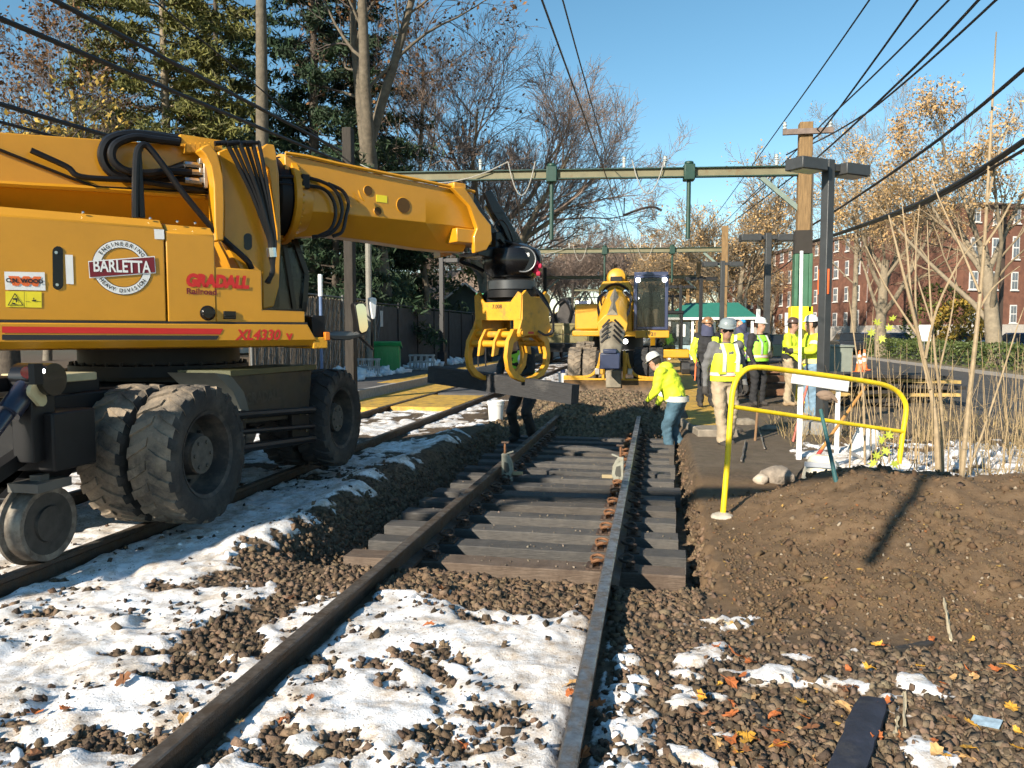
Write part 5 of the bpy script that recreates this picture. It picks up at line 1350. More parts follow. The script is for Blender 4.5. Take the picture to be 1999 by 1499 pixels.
for s in (-1, 1): b = MB(); b.cyl((s * .15, .04, 0), (s * .15, .04, q.z - PLZ + .2), .03, n=8); b.build('post', black_met, o)

# ================================================================== HOUSES BEHIND THE FENCE
roofm = M('brown_shingle', (.17, .125, .095), rough=.9, var=.2, scale=20, bump=.3, bscale=40)
def house(label, cx, cy, w, d, h, rh, rz, wallm, roofmat, z=0.0, name='house'):
    o = thing(name, label, 'house', (cx, cy, z), rz)
    b = MB(); b.box((-w / 2, -d / 2, 0), (w / 2, d / 2, h)); b.prism([(-w / 2, h), (w / 2, h), (0, h + rh)], -d / 2, d / 2); b.build('wall', wallm, o, smooth=0)
    for s in (-1, 1):
        b = MB(); n_ = Vector((s * rh, 0, w / 2)).normalized() * .12
        a0 = Vector((0, 0, h + rh)); a1 = Vector((s * (w / 2 + .35), 0, h - .35 * rh / (w / 2)))
        for y0, y1 in ((-d / 2 - .4, d / 2 + .4),):
            vs_ = [(a0.x, y0, a0.z), (a1.x, y0, a1.z), (a1.x, y1, a1.z), (a0.x, y1, a0.z)]
            b._add(vs_ + [(p[0] + n_.x, p[1], p[2] + n_.z) for p in vs_], [(0, 1, 2, 3), (7, 6, 5, 4), (0, 4, 5, 1), (1, 5, 6, 2), (2, 6, 7, 3), (3, 7, 4, 0)])
        b.build('roof_slope', roofmat, o, smooth=0)
        b = MB(); b.bar((a0.x, -d / 2 - .42, a0.z + .05), (a1.x, -d / 2 - .42, a1.z + .05), .05, .22, (0, 1, 0)); b.build('bargeboard', M('white_trim', (.62, .62, .60), rough=.6), o)
    for k in range(2):
        xx = -w * .22 + k * w * .44
        b = MB(); b.box((xx - .45, -d / 2 - .06, h * .35), (xx + .45, -d / 2 + .02, h * .35 + 1.2)); wd = b.build('window', M('white_trim', (.62, .62, .60), rough=.6), o)
        b = MB(); b.box((xx - .36, -d / 2 - .075, h * .35 + .08), (xx + .36, -d / 2 - .05, h * .35 + 1.12)); b.build('pane', M('house_glass', (.03, .04, .05), rough=.08), wd)
    return o
q = at(900, 545, D=62); house('house with a broad brown shingle roof beyond the dark fence', q.x - 1, q.y + 4, 9, 11, 3.2, 3.6, R(62), M('tan_wall', (.42, .36, .28), rough=.8), roofm)
q = at(910, 560, D=45); house('small dark gabled shed with white trim behind the fence', q.x, q.y, 4.2, 4.0, 2.6, 1.6, R(12), M('dark_green_wall', (.03, .045, .04), rough=.8), M('white_grey_roof', (.30, .30, .31), rough=.8), name='shed')
q = at(770, 540, D=60); house('blue grey house glimpsed between the left trunks', q.x - 3, q.y + 3, 9, 8, 4.0, 2.6, R(20), M('blue_wall', (.05, .075, .13), rough=.8), M('pale_roof', (.32, .31, .30), rough=.9))
q = at(620, 540, D=58); house('pale house mostly hidden behind the pines at left', q.x - 4, q.y + 3, 10, 8, 4.5, 3, R(35), M('pale_wall', (.50, .47, .42), rough=.8), roofm)

# ================================================================== BRICK BUILDING, HEDGE, CARS, SHELTER
brick = M('red_brick', (.165, .072, .045), rough=.9, var=.28, scale=2.2, bump=.3, bscale=30, dirt=(.12, .055, .038), damt=.45, dscale=.25)
stone_tr = M('building_stone', (.42, .38, .33), rough=.85, var=.15)
frame_w = M('window_white', (.62, .60, .57), rough=.5, var=.05)
pane_m = M('window_pane', (.12, .14, .16), rough=.06, var=.3, scale=3)
def wing(parent, A, B, h, depth, cols, rows, sill0, step, first=1.6, colstep=None, base_h=2.2):
    A, B = Vector(A), Vector(B); d = (B - A); L = d.length; d.normalize(); n = Vector((d.y, -d.x, 0))   # n faces the viewer's side
    if n.dot(CAM - A) < 0: n = -n
    mt = rot_to(d, -n, ZV, A)
    b = MB(mt); b.box((0, 0, base_h), (L, depth, h)); b.build('wall', brick, parent, smooth=0)
    b = MB(mt); b.box((-.05, -.12, 0), (L + .05, depth, base_h)); b.build('stone_base', stone_tr, parent, smooth=0)
    b = MB(mt); b.box((-.15, -.2, h), (L + .15, depth, h + .35)); b.build('parapet', M('parapet_dark', (.10, .06, .045), rough=.8), parent, smooth=0)
    wm, pm = MB(), MB()
    wm.box((-.55, -.05, -.9), (.55, .10, .9)); wm.box((-.65, -.14, -1.02), (.65, .05, -.9))
    pm.box((-.42, -.07, .06), (-.04, -.045, .78)); pm.box((.04, -.07, .06), (.42, -.045, .78)); pm.box((-.42, -.07, -.80), (-.04, -.045, -.06)); pm.box((.04, -.07, -.80), (.42, -.045, -.06))
    wme, pme = wm.mesh('window', frame_w, 0), pm.mesh('pane', pane_m, 0)
    rzz = math.atan2(d.y, d.x)
    rzz2 = rzz if (Vector((math.sin(rzz), -math.cos(rzz), 0)).dot(n) > 0) else rzz + math.pi
    for r_ in range(rows):
        for c_ in range(cols):
            xx = first + c_ * (colstep or (L - 2 * first) / max(1, cols - 1))
            p = A + d * xx; w_ = inst(wme, 'window', parent, (p.x, p.y, sill0 + r_ * step), (0, 0, rzz2), (.62 if (c_ % 3) else .8, 1, .85 if (c_ + r_) % 4 else 1.05))
            inst(pme, 'pane', w_)
bld = thing('brick_building', 'long red brick apartment building behind the right hand trees', 'building', (0, 0, 0))
wing(bld, (23.6, 75.8, 0), (9.5, 124.0, 0), 11.6, 10, 22, 4, 2.9, 2.75)
wing(bld, (25.2, 70.6, 0), (46, 79.5, 0), 12.0, 12, 11, 4, 3.1, 2.8, first=1.0)
b = MB(); b.box((23.2, 84, 11.9), (24.4, 85.2, 13.5)); b.build('roof_vent', M('vent_pale', (.6, .6, .58), rough=.5), bld)
# hedge
def leaf_cloud(n, ctr, rad, size, rng, up_bias=0.0):
    p = rng.normal(size=(n, 3)); p /= np.linalg.norm(p, axis=1)[:, None]
    p *= rng.uniform(.55, 1.0, (n, 1)) ** .5
    return np.array(ctr) + p * np.array(rad)
def leaf_quads(pts, size, rng, narrow=.5):
    n = len(pts); a = rng.normal(size=(n, 3)); a /= np.linalg.norm(a, axis=1)[:, None]
    c = rng.normal(size=(n, 3)); b_ = np.cross(a, c); b_ /= np.linalg.norm(b_, axis=1)[:, None]
    s = size * rng.uniform(.6, 1.3, (n, 1))
    v = np.stack([pts - a * s, pts - b_ * s * narrow, pts + a * s, pts + b_ * s * narrow], 1).reshape(-1, 3)
    f = np.arange(4 * n).reshape(-1, 4)
    return v, f
hedge_m = M('hedge_leaf', (.075, .105, .022), rough=.6, var=.4, scale=2, attr='tone')
hd = thing('hedge', 'clipped green hedge along the far side of the street', 'hedge', (14, 30, .05))
n = 26000; px_ = np.stack([RNG.uniform(-.75, .75, n), RNG.uniform(-9, 30, n), RNG.uniform(0, 1.05, n)], 1)
edge = np.maximum(np.abs(px_[:, 0]) / .75, px_[:, 2] / 1.05); px_ = px_[edge > RNG.uniform(.4, 1.0, n)]
px_[:, 2] *= (.8 + .45 * fbm(px_[:, 1] * .5, px_[:, 0], 91)); v_, f_ = leaf_quads(px_, .075, RNG)
np_object('foliage', v_, f_, hedge_m, hd, attrs={'tone': np.repeat(np.clip(tones(len(px_), (.95, .95, .8), .5), 0, 2), 4, 0)})
b = MB()
for k in range(20): b.tube([(RNG.uniform(-.2, .2), -8.6 + k * 2, -.1), (RNG.uniform(-.3, .3), -8.6 + k * 2, .8)], .03, 5)
o = b.build('stems', M('hedge_stem', (.05, .04, .03), rough=.9), hd); o['kind'] = 'stuff'
def car(label, x, y, rz, col, z=.0):
    c = thing('parked_car', label, 'car', (x, y, z), rz, 'cars parked by the brick building')
    pm = M('car_paint_' + '%d' % int(col[0] * 1000 + col[2] * 100), col, rough=.25, coat=.5, var=.05)
    b = MB()
    body = [(-2.1, .35), (-2.15, .75), (-1.9, .92), (-1.1, .98), (1.0, .96), (1.9, .84), (2.15, .65), (2.15, .35)]
    b.loft([[(x_, -.85 * k, zz if k == 1 else zz) for x_, zz in body] for k in (1, -1)]); b.build('body', pm, c, bevel=.06)
    cab = [(-1.55, .96), (-1.0, 1.42), (.35, 1.45), (1.15, .97)]
    b = MB(); b.loft([[(x_ * 1.0, s * (.80 if zz < 1 else .66), zz) for x_, zz in cab] for s in (-1, 1)]); b.build('windows', M('car_glass', (.02, .025, .03), rough=.05), c, bevel=.04)
    b = MB(); b.box((-1.0, -.62, 1.42), (.35, .62, 1.49)); b.build('roof', pm, c, bevel=.03)
    for sx in (-1.35, 1.35):
        for s in (-1, 1):
            b = MB(); b.lathe([(0, .02), (.2, .02), (.31, .0), (.32, -.1), (.31, -.2), (0, -.2)], (sx, s * .87, .32), (0, s, 0), 18); b.build('wheel', tyre_dark, c)
    for s in (-1, 1): b = MB(); b.box((2.08, s * .6 - .2, .66), (2.16, s * .6 + .2, .78)); b.build('headlight', chrome, c, bevel=.02)
    return c
for i, (u, D, col, lab) in enumerate(((1690, 58, (.03, .06, .14), 'dark blue car parked left of the hedge end'), (1745, 60, (.10, .16, .24), 'pale blue car half hidden behind the hedge'), (1890, 55, (.35, .36, .38), 'silver car behind the middle of the hedge'), (1992, 42, (.05, .10, .22), 'blue car at the right edge beyond the hedge'), (1655, 52, (.02, .022, .025), 'black car parked behind the lamp footing'))):
    q = at(u, 660, D=D); car(lab, q.x, q.y, R(95 if i % 2 else 88), col, .03)
# green roofed shelter
q = at(1388, 690, D=46)
sh = thing('platform_shelter', 'station shelter with a green hipped roof behind the workers', 'shelter', (q.x, q.y, -.05), R(-6))
gt = M('shelter_green', (.03, .16, .115), rough=.45, var=.12)
b = MB(); b._add([(-2.6, -2, 2.45), (2.6, -2, 2.45), (2.6, 2, 2.45), (-2.6, 2, 2.45), (-1.5, 0, 3.35), (1.5, 0, 3.35)], [(0, 1, 5, 4), (1, 2, 5), (2, 3, 4, 5), (3, 0, 4), (3, 2, 1, 0)]); b.build('roof', gt, sh, smooth=0)
b = MB(); b.box((-2.62, -2.02, 2.32), (2.62, 2.02, 2.45)); b.build('fascia', white_m, sh)
for xx in (-2.3, -1.0, .6, 2.3):
    b = MB(); b.box((xx - .07, -1.8, 0), (xx + .07, -1.66, 2.32)); b.build('post', white_m, sh)
for xx in (-1.65, -.2, 1.45):
    b = MB(); b.box((xx - .5, -1.76, .9), (xx + .5, -1.72, 2.2)); b.build('pane', M('shelter_glass', (.06, .08, .085), rough=.1, var=.4), sh)
    b = MB(); b.box((xx - .55, -1.78, .15), (xx + .55, -1.70, .85)); b.build('lower_panel', M('shelter_panel', (.25, .35, .38), rough=.5), sh)
b = MB(); b.box((-1.9, -1.80, 1.35), (-1.4, -1.77, 2.05)); b.build('notice', white_m, sh)
# ================================================================== PEOPLE
skin = M('skin', (.45, .25, .17), rough=.55, var=.1, scale=20)
skin_dk = M('bearded_skin', (.34, .19, .13), rough=.6, var=.2, scale=30)
hivis = M('hi_vis_lime', (.62, .74, .03), rough=.65, var=.08, scale=10, bump=.3, bscale=14)
hivis_g = M('hi_vis_green', (.30, .75, .05), rough=.65, var=.1, scale=10, bump=.3, bscale=14)
reflect = M('reflective_tape', (.72, .72, .68), rough=.3, metal=.2, var=.08)
tape_o = M('orange_tape', (.85, .25, .05), rough=.5)
khaki = M('khaki_cloth', (.36, .285, .19), rough=.85, var=.18, scale=9, bump=.4, bscale=16)
denim = M('blue_denim', (.055, .115, .16), rough=.85, var=.3, scale=9, bump=.3, bscale=18)
denim_l = M('pale_denim', (.17, .27, .36), rough=.85, var=.25, scale=9, bump=.3, bscale=18)
black_c = M('black_cloth', (.018, .018, .02), rough=.85, var=.3, bump=.3, bscale=18)
grey_c = M('grey_knit', (.125, .125, .125), rough=.9, var=.12, scale=20, bump=.3, bscale=30)
navy_c = M('navy_hood', (.05, .055, .10), rough=.9, var=.15)
glove = M('work_glove', (.045, .040, .036), rough=.9, var=.3)
glove_y = M('tan_glove', (.65, .36, .07), rough=.8, var=.2)
boot = M('tan_boot', (.27, .19, .11), rough=.8, var=.2)
boot_d = M('dark_boot', (.04, .034, .03), rough=.8, var=.2)
hair_d = M('dark_hair', (.02, .015, .012), rough=.8)
shade_m = M('sunglasses', (.006, .006, .008), rough=.1)
def hat_mat(n, c): return M('helmet_' + n, c, rough=.3, var=.05, coat=.3)
HATS = {'white': hat_mat('white', (.82, .82, .80)), 'grey': hat_mat('grey', (.22, .26, .27)), 'brown': hat_mat('brown', (.075, .042, .03)), 'sticker': M('helmet_sticker', (.30, .16, .08), rough=.35, var=.9, scale=16), 'pale': M('helmet_pale', (.55, .54, .50), rough=.4, var=.25, scale=14)}
def capsule(b, p0, p1, r0, r1, flat=1.0):
    p0, p1 = Vector(p0), Vector(p1); d = p1 - p0
    if d.length < 1e-4: return
    dn = d.normalized(); q = []; r = []
    for k in (-1, -.86, -.5): q.append(p0 + dn * r0 * k); r.append(r0 * math.sqrt(max(.02, 1 - k * k)))
    for t in (0, .5, 1): q.append(p0.lerp(p1, t)); r.append(r0 + (r1 - r0) * t)
    for k in (.5, .86, 1): q.append(p1 + dn * r1 * k); r.append(r1 * math.sqrt(max(.02, 1 - k * k)))
    b.tube(q, r, 10, flat=flat)
STAND = dict(pelvis=(0, 0, .93), chest=(0, .02, 1.30), neck=(0, .03, 1.50), head=(0, .05, 1.64),
             sl=(-.19, .01, 1.42), sr=(.19, .01, 1.42), el=(-.25, -.02, 1.13), er=(.25, -.02, 1.13), wl=(-.26, .06, .88), wr=(.26, .06, .88),
             hl=(-.10, 0, .90), hr=(.10, 0, .90), kl=(-.11, .03, .50), kr=(.11, .03, .50), al=(-.12, 0, .09), ar=(.12, 0, .09))
def person(label, pos, rz, pose=None, h=1.0, top=hivis, legs=khaki, shoes=boot, gl=glove, sleeve=None, hat='white', vest=None, face=skin, look=0.0, nod=0.0,
           shades=False, vest_band=True, hood=None, bulk=1.0, seated=False, grp='railway workers in helmets'):
    J = dict(STAND); J.update(pose or {}); J = {k: Vector(v) for k, v in J.items()}
    sleeve = sleeve or top
    root = thing('person', label, 'person', pos, rz, grp); root.scale = (h, h, h)
    mats = [top, legs, shoes, gl, face, sleeve, hair_d]
    prims = []
    def cap(a, c, r0, r1, m): prims.append((Vector(a), Vector(c), r0, r1, m))
    B = bulk
    up_ = (J['chest'] - J['pelvis'])
    cap(J['pelvis'] + Vector((-.075, 0, 0)), J['pelvis'] + Vector((.075, 0, 0)), .125 * B, .125 * B, 1)
    cap(J['pelvis'] + up_ * .25, J['chest'], .150 * B, .155 * B, 0)
    cap(J['pelvis'] + up_ * .25 + Vector((-.06, 0, 0)), J['chest'] + Vector((-.075, 0, 0)), .125 * B, .135 * B, 0); cap(J['pelvis'] + up_ * .25 + Vector((.06, 0, 0)), J['chest'] + Vector((.075, 0, 0)), .125 * B, .135 * B, 0)
    cap(J['chest'], J['neck'] - Vector((0, 0, .08)), .14 * B, .085, 0)
    cap(J['chest'].lerp(J['sl'], .5), J['sl'], .10, .080 * B, 0); cap(J['chest'].lerp(J['sr'], .5), J['sr'], .10, .080 * B, 0)
    cap(J['neck'] - Vector((0, 0, .06)), J['head'] - Vector((0, 0, .04)), .062, .058, 4)
    for s in 'lr':
        cap(J['s' + s], J['e' + s], .072 * B, .058 * B, 5); cap(J['e' + s], J['w' + s], .057 * B, .043 * B, 5)
        hd_ = (J['w' + s] - J['e' + s]).normalized()
        cap(J['w' + s] + hd_ * .02, J['w' + s] + hd_ * .085, .042, .046, 3)
        cap(J['h' + s], J['k' + s], .108 * B, .086, 1); cap(J['k' + s], J['a' + s] + Vector((0, 0, .03)), .084, .076, 1)
        fd = Vector((J['a' + s].x * .15, 1, 0)).normalized()
        cap(J['a' + s] - Vector((0, .03, .03)), J['a' + s] + fd * .15 - Vector((0, 0, .045)), .052, .042, 2)
    b = MB()
    for a, c, r0, r1, m in prims: capsule(b, a, c, r0, r1)
    # head: skull, jaw, nose, ears turned by look / nod about the neck
    HM = Matrix.Translation(J['head']) @ Matrix.Rotation(look, 4, 'Z') @ Matrix.Rotation(nod, 4, 'X')
    def hp(x, y, z): return HM @ Vector((x, y, z))
    b.ball((0, -.01, .025), .102, 14, 10, (.86, 1.05, 1.1), HM); b.ball((0, .03, -.055), .072, 12, 8, (.92, 1.0, 1.1), HM)
    b.ball((0, .098, -.008), .017, 8, 6, (.8, 1.2, 1.6), HM)
    for s in (-1, 1): b.ball((s * .084, -.005, -.005), .022, 8, 6, (.5, .8, 1.3), HM)
    tmp = b.build('body_source', [top], None, smooth=0, weld=False)
    rm = tmp.modifiers.new('remesh', 'REMESH'); rm.mode = 'VOXEL'; rm.voxel_size = .020
    sm = tmp.modifiers.new('smooth', 'SMOOTH'); sm.iterations = 3; sm.factor = .5
    bpy.context.view_layer.update()
    me = bpy.data.meshes.new_from_object(tmp.evaluated_get(bpy.context.evaluated_depsgraph_get()))
    bpy.data.objects.remove(tmp)
    me.name = 'body'
    n = len(me.polygons); cen = np.zeros(n * 3, np.float32); me.polygons.foreach_get('center', cen); cen = cen.reshape(-1, 3)
    best = np.full(n, 1e9); mi = np.zeros(n, np.int32)
    for a, c, r0, r1, m in prims:
        a_, c_ = np.array(a), np.array(c); d = c_ - a_; t = np.clip(((cen - a_) @ d) / max(1e-9, d @ d), 0, 1)
        dist = np.linalg.norm(cen - (a_ + t[:, None] * d), axis=1) - (r0 + (r1 - r0) * t)
        k = dist < best; best[k] = dist[k]; mi[k] = m
    hc = np.array(J['head']); k = np.linalg.norm(cen - hc, axis=1) < .135; mi[k] = 4
    loc = (np.array(HM.inverted().to_3x3()) @ (cen - hc).T).T
    mi[k & (loc[:, 1] < .0) & (loc[:, 2] > -.05)] = 6
    me.materials.clear()
    for m in mats: me.materials.append(m)
    me.polygons.foreach_set('material_index', mi); me.polygons.foreach_set('use_smooth', np.ones(n, bool))
    nv = len(me.vertices); co = np.zeros(nv * 3, np.float32); me.vertices.foreach_get('co', co); co = co.reshape(-1, 3)
    no = np.zeros(nv * 3, np.float32); me.vertices.foreach_get('normal', no); no = no.reshape(-1, 3)
    wr = fbm(co[:, 0] * 9 + co[:, 2] * 6, co[:, 2] * 15 + co[:, 1] * 9, 7, 3) - .5
    away = np.linalg.norm(co - np.array(J['head']), axis=1) > .17
    co = co + no * (wr * .045 * away)[:, None]; me.vertices.foreach_set('co', co.astype(np.float32).ravel()); me.update()
    body = bpy.data.objects.new('body', me); COL.objects.link(body); body.parent = root
    # fingers: four bent fingers and a thumb rooted in each palm
    for s in 'lr':
        b = MB(); hd_ = (J['w' + s] - J['e' + s]).normalized(); base = J['w' + s] + hd_ * .09
        sd_ = hd_.cross(Vector((1, 0, 0)));  sd_ = sd_.normalized() if sd_.length > .1 else Vector((0, 1, 0))
        inn = Vector((1 if s == 'l' else -1, 0, 0)); inn = (inn - hd_ * inn.dot(hd_)).normalized()
        for q in range(4):
            o_ = base + sd_ * (.030 - .020 * q); L = (.060, .070, .066, .052)[q]
            b.tube([o_, o_ + hd_ * L * .5 + inn * .006, o_ + hd_ * L * .85 + inn * .026, o_ + hd_ * L * .95 + inn * .045], [.011, .0105, .0095, .007], 6)
        o_ = J['w' + s] + hd_ * .04 + sd_ * .035
        b.tube([o_, o_ + sd_ * .025 + hd_ * .03 + inn * .01, o_ + sd_ * .028 + hd_ * .058 + inn * .022], [.013, .012, .008], 6)
        b.build('fingers', gl, body)
    # face details
    b = MB(HM)
    if shades: b.box((-.075, .078, .008), (-.008, .10, .036)); b.box((.008, .078, .008), (.075, .10, .036)); b.box((-.078, .085, .026), (.078, .098, .036)); b.build('sunglasses', shade_m, root, bevel=.006)
    else:
        for s in (-1, 1): b.ball((s * .034, .082, .012), .010, 8, 6)
        b.build('eyes', shade_m, body)
    b = MB(HM); b.box((-.022, .083, -.058), (.022, .094, -.050)); b.build('mouth', M('lips', (.28, .10, .08), rough=.6), body)
    if hat:
        hm = HATS[hat]
        b = MB(HM @ Matrix.Translation((0, -.008, .068)) @ Matrix.Scale(.93, 4))
        prof = [(.132, -.012), (.134, .0), (.122, .004), (.120, .03), (.110, .065), (.086, .098), (.05, .116), (.0, .122)]
        b.lathe(prof, (0, 0, 0), (0, 0, 1), 24)
        b.v = [v for v in b.v]
        b2 = MB(HM @ Matrix.Translation((0, -.008, .068)) @ Matrix.Scale(.93, 4))
        for (r_, z_) in (): pass
        for i in range(3): 
            xo = (-.035, 0, .035)[i]; b2.tube([(xo, .105 - abs(xo) * .4, .045), (xo, .06, .098 - abs(xo) * .2), (xo, 0, .118 - abs(xo) * .2), (xo, -.06, .098 - abs(xo) * .2), (xo, -.105 + abs(xo) * .4, .045)], .009, 6)
        hat_o = b.build('hard_hat', hm, root)
        b2.build('hat_ridge', hm, hat_o)
        b3 = MB(HM @ Matrix.Translation((0, -.008, .063)) @ Matrix.Scale(.93, 4))
        pr = [(math.sin(t) * .128, math.cos(t) * (.128 + .045 * max(0, math.cos(t)))) for t in np.linspace(-1.7, 1.7, 16)]
        b3._add([(x, y, 0) for x, y in pr] + [(x * .85, y * .75, .014) for x, y in pr], [(i, i + 1, 17 + i, 16 + i) for i in range(15)]); b3.build('brim', hm, hat_o)
    if hood:
        b = MB(); b.ball((J['head'].x, J['head'].y - .03, J['head'].z - .05), .125, 14, 9, (1, 1, 1.15)); b.tube([J['neck'] - Vector((0, 0, .06)), J['head'] - Vector((0, .01, .02))], [.14, .115], 14); b.build('hood', hood, root)
    if vest:
        # sleeveless shell following the torso
        b = MB(); secs = []
        for t, rx, ry in ((-.02, .215, .165), (.2, .215, .165), (.5, .210, .165), (.85, .215, .170), (1.02, .205, .155), (1.22, .16, .125), (1.38, .10, .085)):
            c = J['pelvis'].lerp(J['chest'], t) if t <= 1 else J['chest'].lerp(J['neck'], (t - 1) * 2)
            secs.append([c + Vector((rx * B * math.cos(a), ry * B * math.sin(a), 0)) for a in np.linspace(0, 2 * math.pi, 20, endpoint=False)])
        b.loft(secs, caps=False); vo = b.build('vest', vest, root)
        if vest_band:
            def bandat(t0, t1, mt, k, nm):
                b = MB(); ss_ = []
                for t in (t0, t1):
                    c = J['pelvis'].lerp(J['chest'], t); ss_.append([c + Vector((.215 * B * k * math.cos(a), .168 * B * k * math.sin(a), 0)) for a in np.linspace(0, 2 * math.pi, 20, endpoint=False)])
                b.loft(ss_, caps=False); b.build(nm, mt, vo)
            bandat(.16, .34, tape_o, 1.012, 'tape_border'); bandat(.19, .31, reflect, 1.025, 'reflective_band')
            for s in (-1, 1):
                b = MB(); q = []
                for t, yy in ((.34, .170), (.7, .172), (1.0, .165)):
                    c = J['pelvis'].lerp(J['chest'], t); q.append(c + Vector((s * .10, yy * B + .004, 0)))
                q.append(J['chest'].lerp(J['neck'], .55) + Vector((s * .105, .07, .04)))
                for j in range(3):
                    b._add([q[j] + Vector((-.028, 0, 0)), q[j] + Vector((.028, 0, 0)), q[j + 1] + Vector((.028, 0, 0)), q[j + 1] + Vector((-.028, 0, 0))], [(0, 1, 2, 3)])
                b.build('shoulder_tape', reflect, vo)
    return root
def armband(root, a, c, r, mat=reflect, t0=.45, t1=.62):
    a, c = Vector(a), Vector(c); b = MB(); b.tube([a.lerp(c, t0), a.lerp(c, t1)], r, 12, caps=False); b.build('sleeve_tape', mat, root)
FC = math.pi     # faces the viewer
def foot(u, v, D): 
    p = at(u, v, D=D); return p
# worker stooping in the trench, hooded lime jacket, seen from his right
q = at(1308, 860, D=12.1)
wp = dict(pelvis=(0, -.05, .90), chest=(.0, .10, 1.25), neck=(0, .21, 1.43), head=(0, .31, 1.50), sl=(-.2, .16, 1.36), sr=(.2, .16, 1.36), el=(-.23, .22, 1.08), er=(.24, .20, 1.08), wl=(-.16, .36, .92), wr=(.2, .30, .84),
          hl=(-.10, -.04, .88), hr=(.10, -.04, .88), kl=(-.12, .08, .48), kr=(.12, .04, .48), al=(-.13, .02, .09), ar=(.13, -.12, .09))
w1 = person('worker in a hooded lime jacket and jeans stooping over the rail in the trench', (q.x + .05, q.y, -.42), R(75), wp, 1.0, top=hivis, legs=denim, shoes=boot_d, hat='pale', look=0, nod=-.55, bulk=1.18)
b = MB(); b.ball((0, .13, 1.42), .13, 12, 8, (1.1, .9, .75)); b.build('hood', hivis, w1)
b = MB(); secs = [[Vector((.225 * math.cos(a), -.05 + .185 * math.sin(a), z_)) for a in np.linspace(0, 2 * math.pi, 18, endpoint=False)] for z_ in (.90, .985)]; b.loft(secs, caps=False); b.build('hem_tape', reflect, w1)
armband(w1, wp['er'], wp['wr'], .075, reflect, .2, .55); armband(w1, wp['sr'], wp['er'], .092, reflect, .35, .6)
# bearded worker walking in a lime vest
q = at(1412, 869, D=11.3)
wp = dict(head=(.02, .09, 1.63), chest=(0, .03, 1.30), el=(-.28, -.03, 1.14), er=(.28, -.04, 1.13), wl=(-.28, .07, .87), wr=(.30, .02, .86), kl=(-.10, .06, .50), kr=(.11, .10, .50), al=(-.10, -.05, .09), ar=(.10, .16, .09))
w2 = person('bearded worker in grey helmet, sunglasses, lime vest and khaki trousers behind the yellow railing', (q.x, q.y, -.10), R(180 + 22), wp, 1.03, top=grey_c, legs=khaki, shoes=boot_d, hat='grey', vest=hivis, face=skin_dk, shades=True, nod=-.28, look=R(-18))
b = MB(); b.box((-.15, .168, 1.18), (-.05, .182, 1.27)); b.build('id_tag', reflect, w2, bevel=.004)
for sx in (-1, 1): b = MB(); b.box((sx * .12 - .06, .16, 1.02), (sx * .12 + .06, .182, 1.16)); b.build('vest_pocket', hivis, w2, bevel=.01)
# group on the platform
q = at(1378, 788, D=16.4); w3 = person('worker with sticker covered helmet, dark hood and lime sleeves, holding a tool', (q.x, q.y, -.03), R(180 + 10), dict(er=(.30, .04, 1.12), wr=(.26, .22, .92)), 1.05, top=black_c, sleeve=hivis, legs=black_c, shoes=boot_d, hat='sticker', hood=navy_c, face=skin_dk, look=R(25), nod=-.1, bulk=1.15)
for s in ('l', 'r'): armband(w3, STAND['s' + s], STAND['e' + s], .086, reflect, .5, .75)
b = MB(); b.box((-.20, -.02, 1.02), (-.06, .20, 1.42)); b.build('jacket_panel', hivis, w3, bevel=.03)
b = MB(); b.tube([(.27, .26, .98), (.30, .30, .55)], .016, 8); b.build('tool_handle', orange_m, w3)
q = at(1424, 790, D=17.6); w4 = person('worker in grey helmet and sunglasses half hidden behind the bearded man', (q.x, q.y, -.03), R(180 - 5), None, 1.05, top=hivis, legs=black_c, shoes=boot_d, hat='grey', shades=True, vest=hivis, nod=-.05)
q = at(1446, 790, D=19.0); w4b = person('worker with bright blue ear defenders at the back of the group', (q.x, q.y, -.03), R(120), None, 1.06, top=navy_c, legs=black_c, shoes=boot_d, hat=None, vest=hivis_g, hood=navy_c)
b = MB(); b.ball((.0, .0, 1.74), .07, 10, 7, (1.5, 1, .8)); b.build('ear_defenders', M('defender_blue', (.02, .25, .50), rough=.4), w4b)
q = at(1478, 786, D=16.6); w5 = person('worker in white helmet and lime vest over black clothes, an upright tag on the helmet', (q.x, q.y, -.03), R(180 + 38), dict(el=(-.28, .06, 1.14), wl=(-.10, .24, 1.06), er=(.28, .02, 1.13), wr=(.26, .14, .90)), 1.05, top=black_c, legs=black_c, shoes=boot_d, hat='white', vest=hivis_g, look=R(10), nod=-.12, bulk=1.08)
b = MB(); b.box((-.045, -.03, 1.80), (.045, -.01, 1.98)); b.build('helmet_tag', white_m, w5)
q = at(1540, 788, D=16.6); w6 = person('worker in brown helmet and two tone lime jacket with tan gloves', (q.x, q.y, -.03), R(180 + 62), dict(er=(.25, .06, 1.12), wr=(.22, .26, .95)), 1.05, top=hivis, legs=khaki, shoes=boot, gl=glove_y, hat='brown', face=skin_dk, look=R(0), nod=-.08, bulk=1.08)
b = MB(); b.loft([[Vector((.20 * math.cos(a), .165 * math.sin(a), z_)) for a in np.linspace(0, 2 * math.pi, 18, endpoint=False)] for z_ in (.92, 1.08)], caps=False); b.build('dark_jacket_hem', black_c, w6)
q = at(1566, 790, D=17.6); w7 = person('worker in white helmet whose face shows between pole and lamp post', (q.x, q.y, -.03), R(180 - 70), None, 1.06, top=hivis, legs=denim_l, shoes=boot, hat='white')
q = at(1584, 815, D=14.2)
wp = dict(er=(.30, .12, 1.22), wr=(.12, .40, 1.22), el=(-.29, .10, 1.20), wl=(-.22, .38, 1.20))
w8 = person('worker in white helmet and lime jacket holding a tall white pole', (q.x, q.y, -.05), R(180 - 82), wp, 1.06, top=hivis, legs=denim_l, shoes=boot, hat='white', nod=-.05, bulk=1.2)
